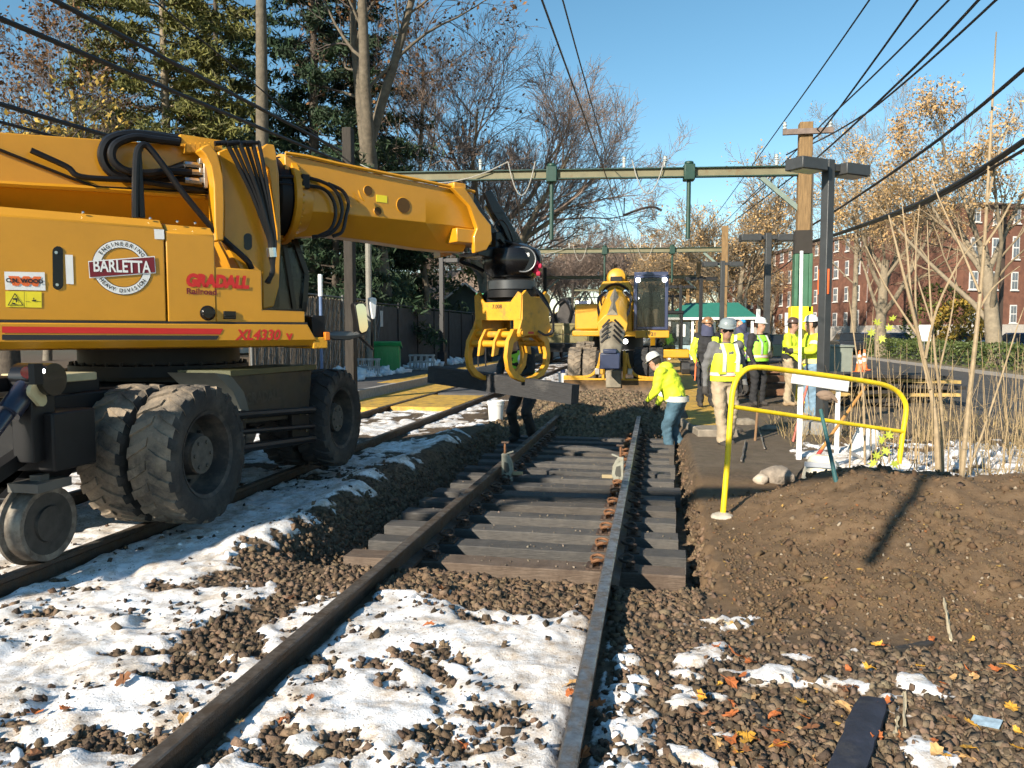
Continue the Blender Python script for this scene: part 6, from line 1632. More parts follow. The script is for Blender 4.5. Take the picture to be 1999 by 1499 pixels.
armband(w8, STAND['sr'], wp['er'], .092, reflect, .4, .65); armband(w8, STAND['sl'], wp['el'], .092, reflect, .4, .65)
b = MB(); b.loft([[Vector((.222 * math.cos(a), .187 * math.sin(a), z_)) for a in np.linspace(0, 2 * math.pi, 18, endpoint=False)] for z_ in (.98, 1.06)], caps=False); b.build('tan_jacket_band', M('tan_band', (.62, .52, .25), rough=.7), w8)
# worker bending behind the grapple
q = at(1012, 845, D=12.7)
wp = dict(pelvis=(0, -.10, .90), chest=(0, .08, 1.26), neck=(0, .18, 1.44), head=(0, .27, 1.52), sl=(-.2, .10, 1.37), sr=(.2, .10, 1.37), el=(-.27, .18, 1.10), er=(.27, .18, 1.10), wl=(-.14, .40, 1.03), wr=(.14, .40, 1.03),
          hl=(-.1, -.15, .84), hr=(.1, -.15, .84), kl=(-.15, .12, .47), kr=(.15, .06, .47), al=(-.16, -.06, .09), ar=(.16, -.10, .09))
w9 = person('worker in lime and orange vest and black trousers bending behind the grapple', (q.x + .14, q.y - .5, -.19), R(180 - 20), wp, 1.05, top=black_c, legs=black_c, shoes=boot_d, hat='grey', vest=hivis_g, nod=-.4)
b = MB(); 
for t in (0,): b._add([(-.03, .20, 1.20), (.03, .20, 1.20), (.04, .10, .88), (-.04, .10, .88)], [(0, 1, 2, 3)])
b.build('orange_stripe', tape_o, w9)
# ================================================================== THE SECOND EXCAVATOR AND OTHER MACHINES
amber = M('machine_yellow', (.52, .27, .012), rough=.45, var=.12, scale=3, dirt=(.20, .13, .05), damt=.36, dscale=3)
muddy = M('dusty_boom_steel', (.22, .19, .14), rough=.6, metal=.3, var=.3, scale=6)
def excavator_front(label, X, Y, sc=1.0, rz=0.0, full=True, boom=True, cab_x=.92, z=.02, lights=True, cabmat=None):
    e = thing('rail_excavator', label, 'excavator', (X, Y, z), rz); e.scale = (sc,) * 3
    cabm = cabmat or M('cab_navy', (.025, .035, .085), rough=.35, coat=.3)
    b = MB(); b.box((-1.25, .2, 1.42), (1.3, 3.1, 1.58)); b.build('deck', amber, e, bevel=.03)
    b = MB(); b.box((-1.25, .9, 1.60), (-.55, 3.1, 2.35)); b.build('engine_hood', amber, e, bevel=.05)
    b = MB(); b.box((-.55, 2.2, 1.6), (1.2, 3.15, 2.5)); b.build('counterweight', amber, e, bevel=.08)
    # cab
    x0, x1, y0, y1, z0, z1 = cab_x - .42, cab_x + .42, .15, 1.6, 1.60, 3.08
    b = MB()
    for xx in (x0, x1):
        for yy in (y0, y1): b.box((xx - .045, yy - .045, z0), (xx + .045, yy + .045, z1))
    for zz in (z0, z1 - .06):
        for yy in (y0, y1): b.box((x0, yy - .04, zz), (x1, yy + .04, zz + .08))
        for xx in (x0, x1): b.box((xx - .04, y0, zz), (xx + .04, y1, zz + .08))
    b.box((x0 - .04, y0 - .06, z1), (x1 + .04, y1 + .05, z1 + .10)); b.box((x0, y1 - .03, z0), (x1, y1 + .03, z0 + .9)); b.build('cab_frame', cabm, e, bevel=.015)
    b = MB(); b.box((x0 + .04, y0 - .008, z0 + .08), (x1 - .04, y0 + .004, z1 - .06)); b.build('windscreen', glass, e)
    b = MB(); b.box((x0 - .006, y0 + .05, z0 + .1), (x0 + .006, y1 - .05, z1 - .06)); b.build('side_window', glass, e)
    b = MB(); b.box((x1 - .006, y0 + .05, z0 + .1), (x1 + .006, y1 - .05, z1 - .06)); b.build('side_window', glass, e)
    b = MB(); b.box((cab_x - .25, 1.0, z0 + .1), (cab_x + .25, 1.35, z0 + .5)); b.box((cab_x - .25, 1.3, z0 + .5), (cab_x + .25, 1.4, z0 + 1.1)); b.build('seat', blk, e, bevel=.04)
    if lights:
        for lx_, lz in ((x0 + .06, z1 - .12), (x1 - .06, z1 - .12), (x1 - .10, z0 - .12), (cab_x - .68, 1.28)):
            b = MB(); b.lathe([(0, .05), (.055, .045), (.065, .0), (.05, -.06)], (lx_, y0 - .05, lz), (0, -1, 0), 14); b.build('work_lamp', lampw, e)
    b = MB(); b.box((x0, y0 - .12, z0 - .22), (x1 + .08, y0 + .3, z0 - .02)); b.build('cab_sill', amber, e, bevel=.02)
    if boom:
        # boom seen end on: square head plate, ring and the telescoping part sloping down towards the viewer
        b = MB(); b.prism([(-.52, 1.5), (-.52, 2.75), (-.40, 2.95), (.30, 2.95), (.42, 2.75), (.42, 1.5)], .25, .75, 'y'); b.build('boom_cradle', amber, e, bevel=.03)
        b = MB(); b.lathe([(0, .30), (.14, .29), (.24, .24), (.29, .12), (.29, -.3), (0, -.3)], (-.05, .95, 3.06), (0, -1, .15), 24); b.build('boom_end', amber, e)
        b = MB(); b.box((-.22, .55, 2.95), (.12, .62, 3.10)); b.build('boom_end_valve', blk, e, bevel=.02)
        b = MB(); b.lathe([(.40, .0), (.44, .0), (.44, -.08), (.36, -.1)], (-.05, .2, 2.45), (0, -1, -.25), 32); b.build('slew_ring', blk, e)
        def sec(y, zc, w, h, zk=.55): return [(-.05 - w * .5, y, zc + h * .5), (-.05, y, zc + h * .62), (-.05 + w * .5, y, zc + h * .5), (-.05 + w, y, zc + h * .1), (-.05 + w * .85, y, zc - h * .5), (-.05, y, zc - h * .62), (-.05 - w * .85, y, zc - h * .5), (-.05 - w, y, zc + h * .1)]
        b = MB(); b.loft([sec(.25, 2.35, .34, .75), sec(-.9, 1.95, .36, .62), sec(-1.3, 1.70, .40, .55)]); b.build('inner_boom', amber, e, bevel=.02)
        b = MB(); b._add([(-.19, -1.32, 1.98), (-.05, -1.32, 2.14), (.09, -1.32, 1.98), (.30, -1.0, 1.9), (-.05, -.2, 2.75), (-.40, -1.0, 1.9)], [(0, 1, 2), (2, 3, 4, 1), (0, 1, 4, 5)]); b.build('boom_top_plate', muddy, e, smooth=0)
        b = MB(); b.loft([sec(-1.25, 1.55, .34, .5), sec(-1.9, 1.1, .27, .42), sec(-2.1, .92, .24, .30)]); b.build('boom_nose', muddy, e, bevel=.015)
        for s in (-1, 1):
            for k in range(4): b = MB(); b.bar((-.05 + s * .06, -1.42 - k * .16, 1.86 - k * .13), (-.05 + s * .25, -1.36 - k * .16, 1.66 - k * .13), .03, .05); b.build('boom_chevron', blk, e)
            b = MB(); b.lathe([(.03, .03), (.10, .02), (.12, -.05)], (-.05 + s * .30, .18, 2.62), (0, -1, 0), 14); b.build('ring_port', chrome, e)
            for k in range(3): b = MB(); b.tube(catmull([(-.05 + s * (.22 + .04 * k), .1, 2.65), (-.05 + s * (.40 + .03 * k), -.25, 2.45), (-.05 + s * (.42 - .02 * k), -.7, 2.1), (-.05 + s * .3, -1.2, 1.85)], 5), .018, 6); b.build('boom_hose', rubber, e)
        b = MB(); b.box((-.30, -2.25, .62), (.20, -1.85, 1.02)); b.box((-.22, -2.28, 1.0), (.12, -1.95, 1.12)); b.build('boom_head', M('head_navy', (.02, .03, .07), rough=.4), e, bevel=.03)
    # carrier
    b = MB(); b.box((-.5, -.9, .62), (.5, 3.4, 1.05)); b.build('chassis', blk, e, bevel=.02)
    b = MB(); b.cyl((0, 1.3, 1.05), (0, 1.3, 1.42), .7, n=24); b.build('turntable', blk, e)
    for wy in (-.35, 2.6):
        for s in (-1, 1):
            for xx in (1.08, .68):
                o = inst(rimm, 'wheel', e, (s * xx, wy, TR_), (0 if s > 0 else math.pi, 0, 0 if s > 0 else math.pi)); inst(tm_dark if s > 0 else tm_mud, 'tyre', o, (0, 0, 0), (wy, 0, 0))
    if full:
        # levelling blade with curved arms
        for s in (-1, 1):
            q = catmull([(s * 1.3, -1.37, .37), (s * .8, -1.37, .37), (s * .55, -1.37, .44), (s * .40, -1.37, .66), (s * .33, -1.37, 1.0)], 4)
            b = MB()
            for i in range(len(q) - 1): b.bar(q[i], q[i + 1], .07, .085, (0, 1, 0))
            b.build('blade_frame', amber, e, bevel=.006)
            b = MB(); b.box((s * .27 - .035, -1.42, .30), (s * .27 + .035, -1.34, 1.05)); b.build('blade_upright', amber, e, bevel=.01)
        b = MB(); b.box((-1.3, -1.405, .29), (1.3, -1.335, .34)); b.build('blade_top_edge', amber, e, bevel=.006)
        b = MB(); b.prism([(-1.42, -.06), (-1.36, .12), (-1.40, .28), (-1.33, .28), (-1.28, .12), (-1.34, -.06)], -1.3, 1.3, 'x'); b.build('blade', M('worn_blade', (.10, .055, .02), rough=.5, var=.5, scale=5), e)
        for s in (-1, 1):
            b = MB(); b.box((s * .30 - .04, -1.45, .45), (s * .30 + .04, -.5, .95)); b.build('blade_arm', amber, e, bevel=.015)
            b = MB(); b.box((s * .42 - .06, -1.44, .44), (s * .42 + .06, -1.30, .60)); b.build('blade_lug', steel, e, bevel=.01)
        b = MB(); b.box((-.2, -1.42, .1), (.2, -1.30, .55)); b.build('blade_block', muddy, e, bevel=.02)
    return e
ex2 = excavator_front('far yellow rail excavator facing the viewer, navy cab lit by work lamps', TRK - .02, 21.4)
vs_, fs_ = text_geo('1121', .13, 1.2, .001)
b = MB(); b._add([(.92 + x, .02, 1.48 + yy) for x, yy, _ in vs_], fs_); b.build('unit_number', dark_m, ex2, smooth=0)
ps = dict(pelvis=(0, 0, .52), chest=(0, .04, .90), neck=(0, .06, 1.09), head=(0, .08, 1.23), sl=(-.19, .04, 1.01), sr=(.19, .04, 1.01), el=(-.27, .14, .78), er=(.27, .14, .78), wl=(-.22, .36, .72), wr=(.22, .36, .72),
          hl=(-.1, .05, .50), hr=(.1, .05, .50), kl=(-.16, .46, .52), kr=(.16, .46, .52), al=(-.17, .52, .12), ar=(.17, .52, .12))
person('machine operator in dark clothes seated inside the navy cab', (TRK - .02 + .92, 21.4 + 1.12, 1.62), math.pi, ps, .98, top=black_c, legs=khaki, shoes=boot_d, hat=None, face=skin_dk, grp='seated operators')
ex3 = excavator_front('yellow excavator partly hidden behind the far boom, lamps lit on its hood', -2.05, 33.0, full=False, boom=False, cab_x=.9, cabmat=M('cab_black', (.015, .018, .03), rough=.4))
b = MB()
for k in range(8): b.box((-.42, .86, 1.66 + k * .075), (.6, .90, 1.70 + k * .075))
o = b.build('grille', M('grille_rust', (.26, .10, .02), rough=.6), ex3); o['kind'] = 'stuff'
for xx in (-.25, .25): b = MB(); b.lathe([(0, .04), (.11, .03), (.12, -.03)], (xx, .12, 1.50), (0, -1, 0), 14); b.build('work_lamp', lampw, ex3)
b = MB(); b.box((-.5, .3, 1.6), (.75, 2.2, 2.75)); b.build('front_hood', amber, ex3, bevel=.05)
# tracked digger on the right, behind
q = at(1306, 690, D=30)
dg = thing('mini_excavator', 'small dark cabbed digger at the platform edge behind the far excavator', 'excavator', (q.x, q.y, -.05), 0)
for s in (-1, 1):
    b = MB(); b.prism([(-1.0, .22), (-.85, .02), (.85, .02), (1.0, .22), (.85, .45), (-.85, .45)], s * .62 - .16, s * .62 + .16, 'x'); b.build('track', tyre_dark, dg, bevel=.03)
b = MB(); b.box((-.75, -.8, .62), (.75, .95, .95)); b.build('body', amber, dg, bevel=.05)
b = MB()
for xx in (-.45, .45):
    for yy in (-.6, .5): b.box((xx - .05, yy - .05, .95), (xx + .05, yy + .05, 2.3))
b.box((-.52, -.66, 2.3), (.52, .56, 2.42)); b.build('cab_frame', blk, dg, bevel=.02)
b = MB(); b.box((-.42, -.62, 1.0), (.42, -.60, 2.28)); b.build('windscreen', glass, dg)
b = MB(); b.bar((-.62, -.6, .9), (-.62, -1.6, 1.9), .18, .25); b.build('boom', amber, dg, bevel=.02)
b = MB(); b.lathe([(0, .03), (.05, .03), (.06, -.03)], (-.3, -.7, 2.36), (0, -1, 0), 12); b.build('work_lamp', lampw, dg)
person('operator in a lime vest inside the small digger', (q.x, q.y + .1, .5), math.pi, ps, .95, top=black_c, legs=black_c, hat=None, vest=hivis_g, vest_band=False, grp='seated operators')
# work car on the left track
q = at(1104, 688, D=44)
wc = thing('rail_work_car', 'olive rail work car loaded with dark machinery on the left track', 'rail car', (LTR, q.y, 0), 0)
olive = M('olive_paint', (.17, .145, .055), rough=.6, var=.2, scale=3, dirt=(.07, .055, .03), damt=.4)
b = MB(); b.box((-1.35, -3.2, .72), (1.35, 3.2, .95)); b.build('frame', blk, wc)
for s in (-1, 1):
    for k in range(2):
        b = MB(); b.box((s * .66 - .64, -3.26, .98 + k * .48), (s * .66 + .64, -3.18, 1.42 + k * .48)); b.build('end_panel', olive, wc, bevel=.02)
    b = MB(); b.box((s * 1.33 - .03, -3.2, .96), (s * 1.33 + .03, 3.2, 1.9)); b.build('side_panel', olive, wc, bevel=.02)
b = MB(); b.box((-1.38, -3.3, 1.9), (1.38, -3.12, 2.02)); b.build('top_rail', olive, wc)
b = MB(); b.box((-1.2, -3.4, .5), (1.2, -3.2, .72)); b.build('bumper', blk, wc)
for wy in (-2.2, 2.2):
    for s in (-1, 1): b = MB(); b.lathe([(0, .07), (.36, .06), (.38, -.04), (.42, -.06), (0, -.06)], (s * .7525, wy, .38), (s, 0, 0), 22); b.build('wheel', rustdark, wc)
mach = M('dark_machinery', (.035, .03, .028), rough=.6, var=.4, scale=5)
b = MB(); b.prism([(-.9, 1.95), (.9, 1.95), (.75, 2.4), (.35, 2.55), (.1, 3.35), (-.25, 3.4), (-.4, 2.7), (-.8, 2.3)], -2.2, -.8); b.build('crane_base', mach, wc, bevel=.06)
b = MB(); b.tube(catmull([(-.5, -2.3, 2.1), (-.6, -2.4, 2.8), (-.1, -2.4, 3.3), (.3, -2.3, 2.7), (.2, -2.3, 2.1)], 5), .06, 6); b.build('crane_hose', rubber, wc)
b = MB(); b.box((.45, -1.4, 1.95), (1.3, .2, 3.25)); b.build('cab', M('cab_navy', (.025, .035, .085), rough=.35), wc, bevel=.05)
b = MB(); b.box((.55, -1.425, 2.35), (1.2, -1.405, 3.1)); b.build('windscreen', M('car_glass', (.02, .025, .03), rough=.05), wc)
for xx in (.55, 1.2): b = MB(); b.lathe([(0, .04), (.07, .03), (.08, -.03)], (xx, -1.43, 3.2), (0, -1, 0), 12); b.build('work_lamp', lampw, wc)
# scaffolding-like steel frames far behind the work car
fr = thing('steel_frame', 'tall pale steel frames far behind the work car', 'frame', (LTR, 60, 0))
for xx in (-2.2, -.6, 1.2, 2.8):
    b = MB(); b.box((xx - .05, -.05, 0), (xx + .05, .05, 4.3)); b.build('upright', M('frame_pale', (.30, .30, .24), rough=.6), fr)
for zz in (2.3, 3.1, 4.2):
    b = MB(); b.box((-2.4, -.04, zz), (3.0, .04, zz + .08)); b.build('crossbar', M('frame_pale', (.30, .30, .24), rough=.6), fr)
# ================================================================== TREES
bark_grey = M('bark_grey', (.155, .135, .105), rough=.95, var=.3, scale=5, bump=.6, bscale=18)
bark_brown = M('bark_brown', (.115, .095, .068), rough=.95, var=.35, scale=5, bump=.7, bscale=16)
bark_tan = M('bark_tan', (.22, .18, .125), rough=.95, var=.25, scale=5, bump=.5, bscale=18)
bark_dark = M('bark_dark', (.075, .060, .046), rough=.95, var=.35, scale=5, bump=.7, bscale=16)
twig_grey = M('twig_grey_pink', (.235, .175, .140), rough=.95, var=.2)
twig_tan = M('twig_tan', (.235, .180, .115), rough=.95, var=.2)
twig_dark = M('twig_dark', (.070, .055, .048), rough=.95, var=.25)
def tubes_np(lines, name, mat, parent, twigs=None):
    """lines: list of (points (k,3), radii (k,), sides)"""
    V = []; F = []; o = 0
    for P, Rr, n in lines:
        k = len(P); T = np.gradient(P, axis=0); T /= np.linalg.norm(T, axis=1)[:, None] + 1e-9
        ref = np.array([.31, .87, .38]); A = np.cross(T, ref); A /= np.linalg.norm(A, axis=1)[:, None] + 1e-9; Bv = np.cross(T, A)
        an = np.arange(n) * 2 * np.pi / n
        ring = P[:, None] + Rr[:, None, None] * (A[:, None] * np.cos(an)[None, :, None] + Bv[:, None] * np.sin(an)[None, :, None])
        V.append(ring.reshape(-1, 3))
        i = (np.arange(k - 1)[:, None] * n); j = np.arange(n)[None]; j2 = (j + 1) % n
        F.append(np.stack([i + j, i + j2, i + n + j2, i + n + j], -1).reshape(-1, 4) + o); o += k * n
    if twigs:
        W = np.concatenate(twigs); a, e, r_ = W[:, :3], W[:, 3:6], W[:, 6:7]; n = len(W)
        T = e - a; T /= np.linalg.norm(T, axis=1)[:, None] + 1e-9
        A = np.cross(T, np.array([.31, .87, .38])); A /= np.linalg.norm(A, axis=1)[:, None] + 1e-9; Bv = np.cross(T, A)
        rings = []
        for c, rr in ((a, r_), (e, r_ * .55)):
            for t in (0, 2.094, 4.189): rings.append(c + rr * (A * math.cos(t) + Bv * math.sin(t)))
        V.append(np.stack(rings, 1).reshape(-1, 3))
        F.append((np.array([(0, 1, 4, 3), (1, 2, 5, 4), (2, 0, 3, 5)])[None] + (np.arange(n) * 6)[:, None, None]).reshape(-1, 4) + o)
    return np_object(name, np.concatenate(V), np.concatenate(F), mat, parent, smooth=True)
class Tree:
    def __init__(s, seed): s.rng = np.random.default_rng(seed); s.thick = []; s.fine = []; s.tips = []; s.tw = []
    def branch(s, p, d, L, r, level, spec):
        rng = s.rng; nseg = max(3, int(spec['seg'][level])); pts = [p.copy()]; rad = [r]
        d = d / np.linalg.norm(d); st = L / nseg
        for i in range(nseg):
            d = d + rng.normal(0, spec['wob'][level], 3) + np.array([0, 0, spec['lift'][level]]); d /= np.linalg.norm(d)
            pts.append(pts[-1] + d * st); rad.append(r * (1 - (i + 1) / nseg * (1 - spec['tip'][level])))
        pts = np.array(pts); rad = np.array(rad)
        (s.thick if level <= spec['thick'] else s.fine).append((pts, np.maximum(rad, spec['rmin']), spec['sides'][level]))
        if level >= spec['levels']: s.tips.append(pts[-1]); s.tips.append(pts[len(pts) // 2]); return
        nchild = spec['n'][level]
        if level == spec['levels'] - 1:
            f0 = spec['from'][level]; t = f0 + (1 - f0) * (np.arange(nchild) + rng.uniform(.1, .9, nchild)) / nchild
            x = t * nseg; i = np.minimum(nseg - 1, x.astype(int)); q = pts[i] + (pts[i + 1] - pts[i]) * (x - i)[:, None]
            td = pts[i + 1] - pts[i]; td /= np.linalg.norm(td, axis=1)[:, None]
            w = rng.normal(size=(nchild, 3)); w -= td * (w * td).sum(1)[:, None]; w /= np.linalg.norm(w, axis=1)[:, None] + 1e-9
            sp = (spec['ang'][level] * rng.uniform(.75, 1.25, nchild))[:, None]
            nd = td * np.cos(sp) + w * np.sin(sp) + np.array([0, 0, spec['lift'][level] * 2])
            Lk = (L * spec['len'][level] * rng.uniform(.7, 1.2, nchild))[:, None]
            s.tw.append(np.concatenate([q, q + nd * Lk, np.maximum(rad[i] * .6, spec['rmin'])[:, None]], 1))
            s.tips += list(q + nd * Lk); return
        for k in range(nchild):
            t = spec['from'][level] + (1 - spec['from'][level]) * (k + rng.uniform(.1, .9)) / nchild
            x = t * nseg; i = min(nseg - 1, int(x)); q = pts[i] + (pts[i + 1] - pts[i]) * (x - i)
            td = pts[i + 1] - pts[i]; td /= np.linalg.norm(td)
            az = rng.uniform(0, 2 * np.pi) if level else k * 2.4 + rng.uniform(-.4, .4)
            a = np.cross(td, [0.3, 0.5, 0.81]); a /= np.linalg.norm(a); b_ = np.cross(td, a)
            sp = spec['ang'][level] * rng.uniform(.75, 1.25)
            nd = td * math.cos(sp) + (a * math.cos(az) + b_ * math.sin(az)) * math.sin(sp)
            rr = rad[i] * spec['rr'][level] * rng.uniform(.7, 1.05)
            s.branch(q, nd, L * spec['len'][level] * rng.uniform(.7, 1.2) * (1.15 - .45 * t), rr, level + 1, spec)
ROUND = dict(levels=5, thick=1, seg=[5, 6, 5, 4, 3, 3], wob=[.05, .10, .13, .15, .17, .18], lift=[.02, .06, .07, .06, .05, .03], tip=[.55, .3, .25, .25, .3, .5], n=[8, 7, 6, 5, 4], ang=[.62, .60, .62, .65, .7], rr=[.55, .55, .6, .6, .65], len=[1.25, .58, .58, .55, .6], sides=[10, 7, 5, 4, 3, 3], rmin=.0085)
ROUND['from'] = [.35, .2, .2, .2, .15]
TALL = dict(levels=4, thick=1, seg=[8, 6, 4, 3, 3], wob=[.035, .10, .14, .16, .18], lift=[.02, .05, .06, .05, .03], tip=[.35, .3, .3, .3, .5], n=[14, 7, 6, 5], ang=[.75, .65, .65, .7], rr=[.42, .55, .6, .6], len=[.40, .55, .55, .55], sides=[10, 6, 4, 3, 3], rmin=.009)
TALL['from'] = [.35, .2, .2, .15]
MAST = dict(TALL); MAST['from'] = [.72, .2, .2, .15]; MAST['len'] = [.22, .55, .55, .55]
FORK = dict(levels=4, thick=2, seg=[4, 7, 6, 5, 3], wob=[.03, .07, .13, .16, .18], lift=[.0, .10, .05, .05, .03], tip=[.8, .35, .3, .3, .5], n=[3, 8, 6, 6], ang=[.32, .8, .7, .7], rr=[.72, .40, .55, .6], len=[1.9, .42, .5, .5], sides=[12, 9, 5, 4, 3], rmin=.009)
THIN = dict(ROUND); THIN['n'] = [7, 6, 5, 4, 4]
FARR = dict(ROUND); FARR['rmin'] = .018; FARR['n'] = [8, 7, 6, 5, 4]
FORK['from'] = [.85, .25, .2, .15]
leaf_tan = M('dry_seed_cluster', (.50, .32, .14), rough=.8, var=.3, scale=3, attr='tone')
leaf_yel = M('yellow_leaf', (.36, .24, .035), rough=.7, var=.3, attr='tone')
leaf_brn = M('brown_oak_leaf', (.16, .075, .022), rough=.8, var=.4, attr='tone')
leaf_grn = M('yellow_green_leaf', (.14, .16, .025), rough=.7, var=.4, attr='tone')  # yellow green foliage of the shrubs
def make_tree(label, loc, seed, spec, H, r, mats, leaves=None, lean=(0, 0), rz=0.0, group=None, name='bare_tree'):
    t = thing(name, label, 'tree', loc, rz, group)
    T = Tree(seed); T.branch(np.array([0., 0, -.2]), np.array([lean[0], lean[1], 1.0]), H, r, 0, spec)
    tubes_np(T.thick, 'trunk', mats[0], t); cr = tubes_np(T.fine, 'crown', mats[1], t, T.tw)
    if leaves:
        m, frac, size, clus, spread, test = leaves
        tips = np.array(T.tips); k = T.rng.uniform(0, 1, len(tips)) < frac
        if test is not None: k &= test(tips)
        tips = tips[k]
        pts = np.repeat(tips, clus, 0) + T.rng.normal(0, spread, (len(tips) * clus, 3))
        v, f = leaf_quads(pts, size, T.rng, .55)
        np_object('leaves', v, f, m, t, attrs={'tone': np.repeat(np.clip(tones(len(pts), (1, 1, 1), .45, T.rng), .2, 1.0), 4, 0)})
    return t
def ground_at(u, D): 
    p = at(u, 648, D=D); return (p.x, p.y, min(0.0, gz(p.x, p.y)))
# the large rounded bare tree behind the boom tip
BIG = dict(ROUND); BIG['n'] = [9, 8, 6, 6, 6]; BIG['len'] = [1.2, .62, .60, .58, .6]; BIG['lift'] = [.02, .04, .06, .07, .06, .04]; BIG['rmin'] = .012; BIG['ang'] = [.72, .62, .60, .62, .65]
make_tree('large rounded bare tree with pinkish twigs behind the boom tip', ground_at(945, 47), 21, BIG, 8.3, .60, (bark_tan, twig_grey))
# straight trunk and forked trunk at left
make_tree('tall straight trunk rising behind the boom among the pines', ground_at(536, 30), 5, MAST, 24, .32, (bark_brown, twig_dark), (leaf_brn, .10, .10, 3, .25, None))
make_tree('massive forked trunk with a few brown leaves left of the round tree', ground_at(760, 33), 8, FORK, 9.5, .46, (bark_brown, twig_dark), (leaf_brn, .45, .11, 4, .28, None))
make_tree('bare tree with scattered yellow leaves at the upper left corner', ground_at(18, 23), 13, THIN, 4.4, .34, (bark_dark, twig_dark), (leaf_yel, .34, .085, 3, .18, None))
make_tree('slim bare tree between the yellow leaved tree and the pines', ground_at(175, 33), 14, TALL, 14, .18, (bark_grey, twig_grey), (leaf_brn, .40, .09, 4, .20, None))
make_tree('dark multi stemmed bare tree just right of the forked trunk', ground_at(842, 40), 15, TALL, 16, .18, (bark_brown, twig_grey), (leaf_brn, .14, .11, 3, .25, lambda p: p[:, 2] > 9))
# right hand trees with dry seed clusters
seed = (leaf_tan, .42, .085, 4, .20, None)
make_tree('tall pale tree with tan seed clusters near the right edge', ground_at(1948, 33), 31, THIN, 5.6, .36, (bark_tan, twig_tan), (leaf_tan, .40, .068, 13, .17, lambda p: (fbm(p[:, 0] * .6, p[:, 2] * .6 + p[:, 1] * .3, 3) > .49) & (p[:, 2] > 6)), lean=(-.06, 0))
make_tree('leaning pale tree with tan seed clusters before the brick building', ground_at(1722, 47), 32, THIN, 6.2, .38, (bark_tan, twig_tan), (leaf_tan, .30, .080, 12, .20, lambda p: (fbm(p[:, 0] * .5, p[:, 2] * .5 + p[:, 1] * .3, 4) > .5) & (p[:, 2] > 7)), lean=(-.10, 0))
t_a = make_tree('broad tan tree behind the third lamp post', ground_at(1440, 66), 33, FARR, 6.8, .34, (bark_tan, twig_tan), (leaf_tan, .24, .11, 4, .28, None))
make_tree('smooth forked tree right of the lamp post, its crown thin and pale', ground_at(1665, 58), 34, TALL, 15, .24, (bark_tan, twig_tan), (leaf_tan, .06, .08, 3, .2, None))
t_b = make_tree('dense tan tree directly behind the far gantries', ground_at(1345, 84), 35, FARR, 6.0, .32, (bark_tan, twig_tan), (leaf_tan, .16, .12, 3, .3, None))
t_c = make_tree('grey bare tree in the far gap above the second excavator', ground_at(1180, 95), 36, FARR, 6.2, .34, (bark_grey, twig_grey))
FAR = 'far background trees'
for k, (u, D, src, lab, sc) in enumerate(((1110, 88, t_c, 'far bare tree left of the gap above the second excavator', .95), (1250, 110, t_c, 'far bare tree in the middle of the distant gap', 1.1), (1400, 100, t_b, 'far tan tree between third and fourth lamp posts', 1.0), (1500, 100, t_a, 'far tan tree behind the charred pole sleeve', .9),
                                        (1050, 78, t_c, 'far bare tree seen under the boom tip right of the rotator', .9), (1300, 72, t_b, 'tan tree above the navy cab', .72), (960, 70, t_c, 'bare tree behind the round tree, left of the rotator', .9), (880, 75, t_c, 'bare tree behind the brown roofed house', 1.0), (660, 60, t_c, 'bare tree behind the dark pines', 1.0), (300, 55, t_c, 'bare tree behind the pines at upper left', .95), (90, 45, t_c, 'bare tree behind the yellow leaved tree', .8), (1220, 150, t_b, 'distant tan tree closing the end of the tracks', 1.5), (1120, 140, t_a, 'distant tan tree left of the end of the tracks', 1.4), (1330, 150, t_a, 'distant tan tree right of the end of the tracks', 1.4))):
    p = ground_at(u, D); o = dup(src, p, random.uniform(0, 6), lab, sc); o['group'] = FAR
# ---- pines
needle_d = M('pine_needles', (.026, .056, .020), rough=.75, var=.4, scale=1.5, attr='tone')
needle_l = M('pine_needles_sunlit', (.14, .140, .028), rough=.75, var=.4, scale=1.5, attr='tone')  # sunlight painted into the needle colour, a lighter copy of the dark one
def pine(label, loc, seed, H, r, z0, spread, nd, barkm=bark_dark, nbr=90, dens=35):
    rng = np.random.default_rng(seed); t = thing('pine_tree', label, 'tree', loc, rng.uniform(0, 6), 'evergreens behind the left fence')
    tr = np.array([[0, 0, -.2 + (H + .2) * k / 9] for k in range(10)]) + np.concatenate([[[0, 0, 0]], np.cumsum(rng.normal(0, .05, (9, 3)) * [1, 1, 0], 0)])
    tubes_np([(tr, np.linspace(r, r * .25, 10), 10)], 'trunk', barkm, t)
    lines = []; tuft = []
    for k in range(nbr):
        f = (k + rng.uniform(0, 1)) / nbr; z = z0 + (H - z0) * f; L = spread * (1 - f) ** .6 * rng.uniform(.55, 1.15) + .5
        az = k * 2.4 + rng.normal(0, .3); c = tr[min(9, int(f * 0 + z / H * 9))]; d = np.array([math.cos(az), math.sin(az), .12])
        pts = np.array([[c[0], c[1], z] + d * L * s + np.array([0, 0, -.22 * L * s * s + .06 * L * s]) for s in np.linspace(0, 1, 6)]); lines.append((pts, np.linspace(.045, .008, 6), 4))
        n = int(dens * L); s = rng.uniform(.15, 1, n) ** .7; base = pts[0] + (pts[-1] - pts[0]) * s[:, None]; base[:, 2] = np.interp(s, np.linspace(0, 1, 6), pts[:, 2])
        tuft.append(base + rng.normal(0, 1, (n, 3)) * np.array([.22, .22, .12]) * (.5 + L * .26 * s[:, None]))
    tubes_np(lines, 'branches', barkm, t)
    P_ = np.concatenate(tuft); P_ = np.repeat(P_, 3, 0) + rng.normal(0, .06, (len(P_) * 3, 3)); v, f = leaf_quads(P_, .20, rng, .19)
    np_object('needles', v, f, nd, t, attrs={'tone': np.repeat(np.clip(tones(len(P_), (.9, .9, .9), .6, rng), .1, 1.0), 4, 0)})
    return t
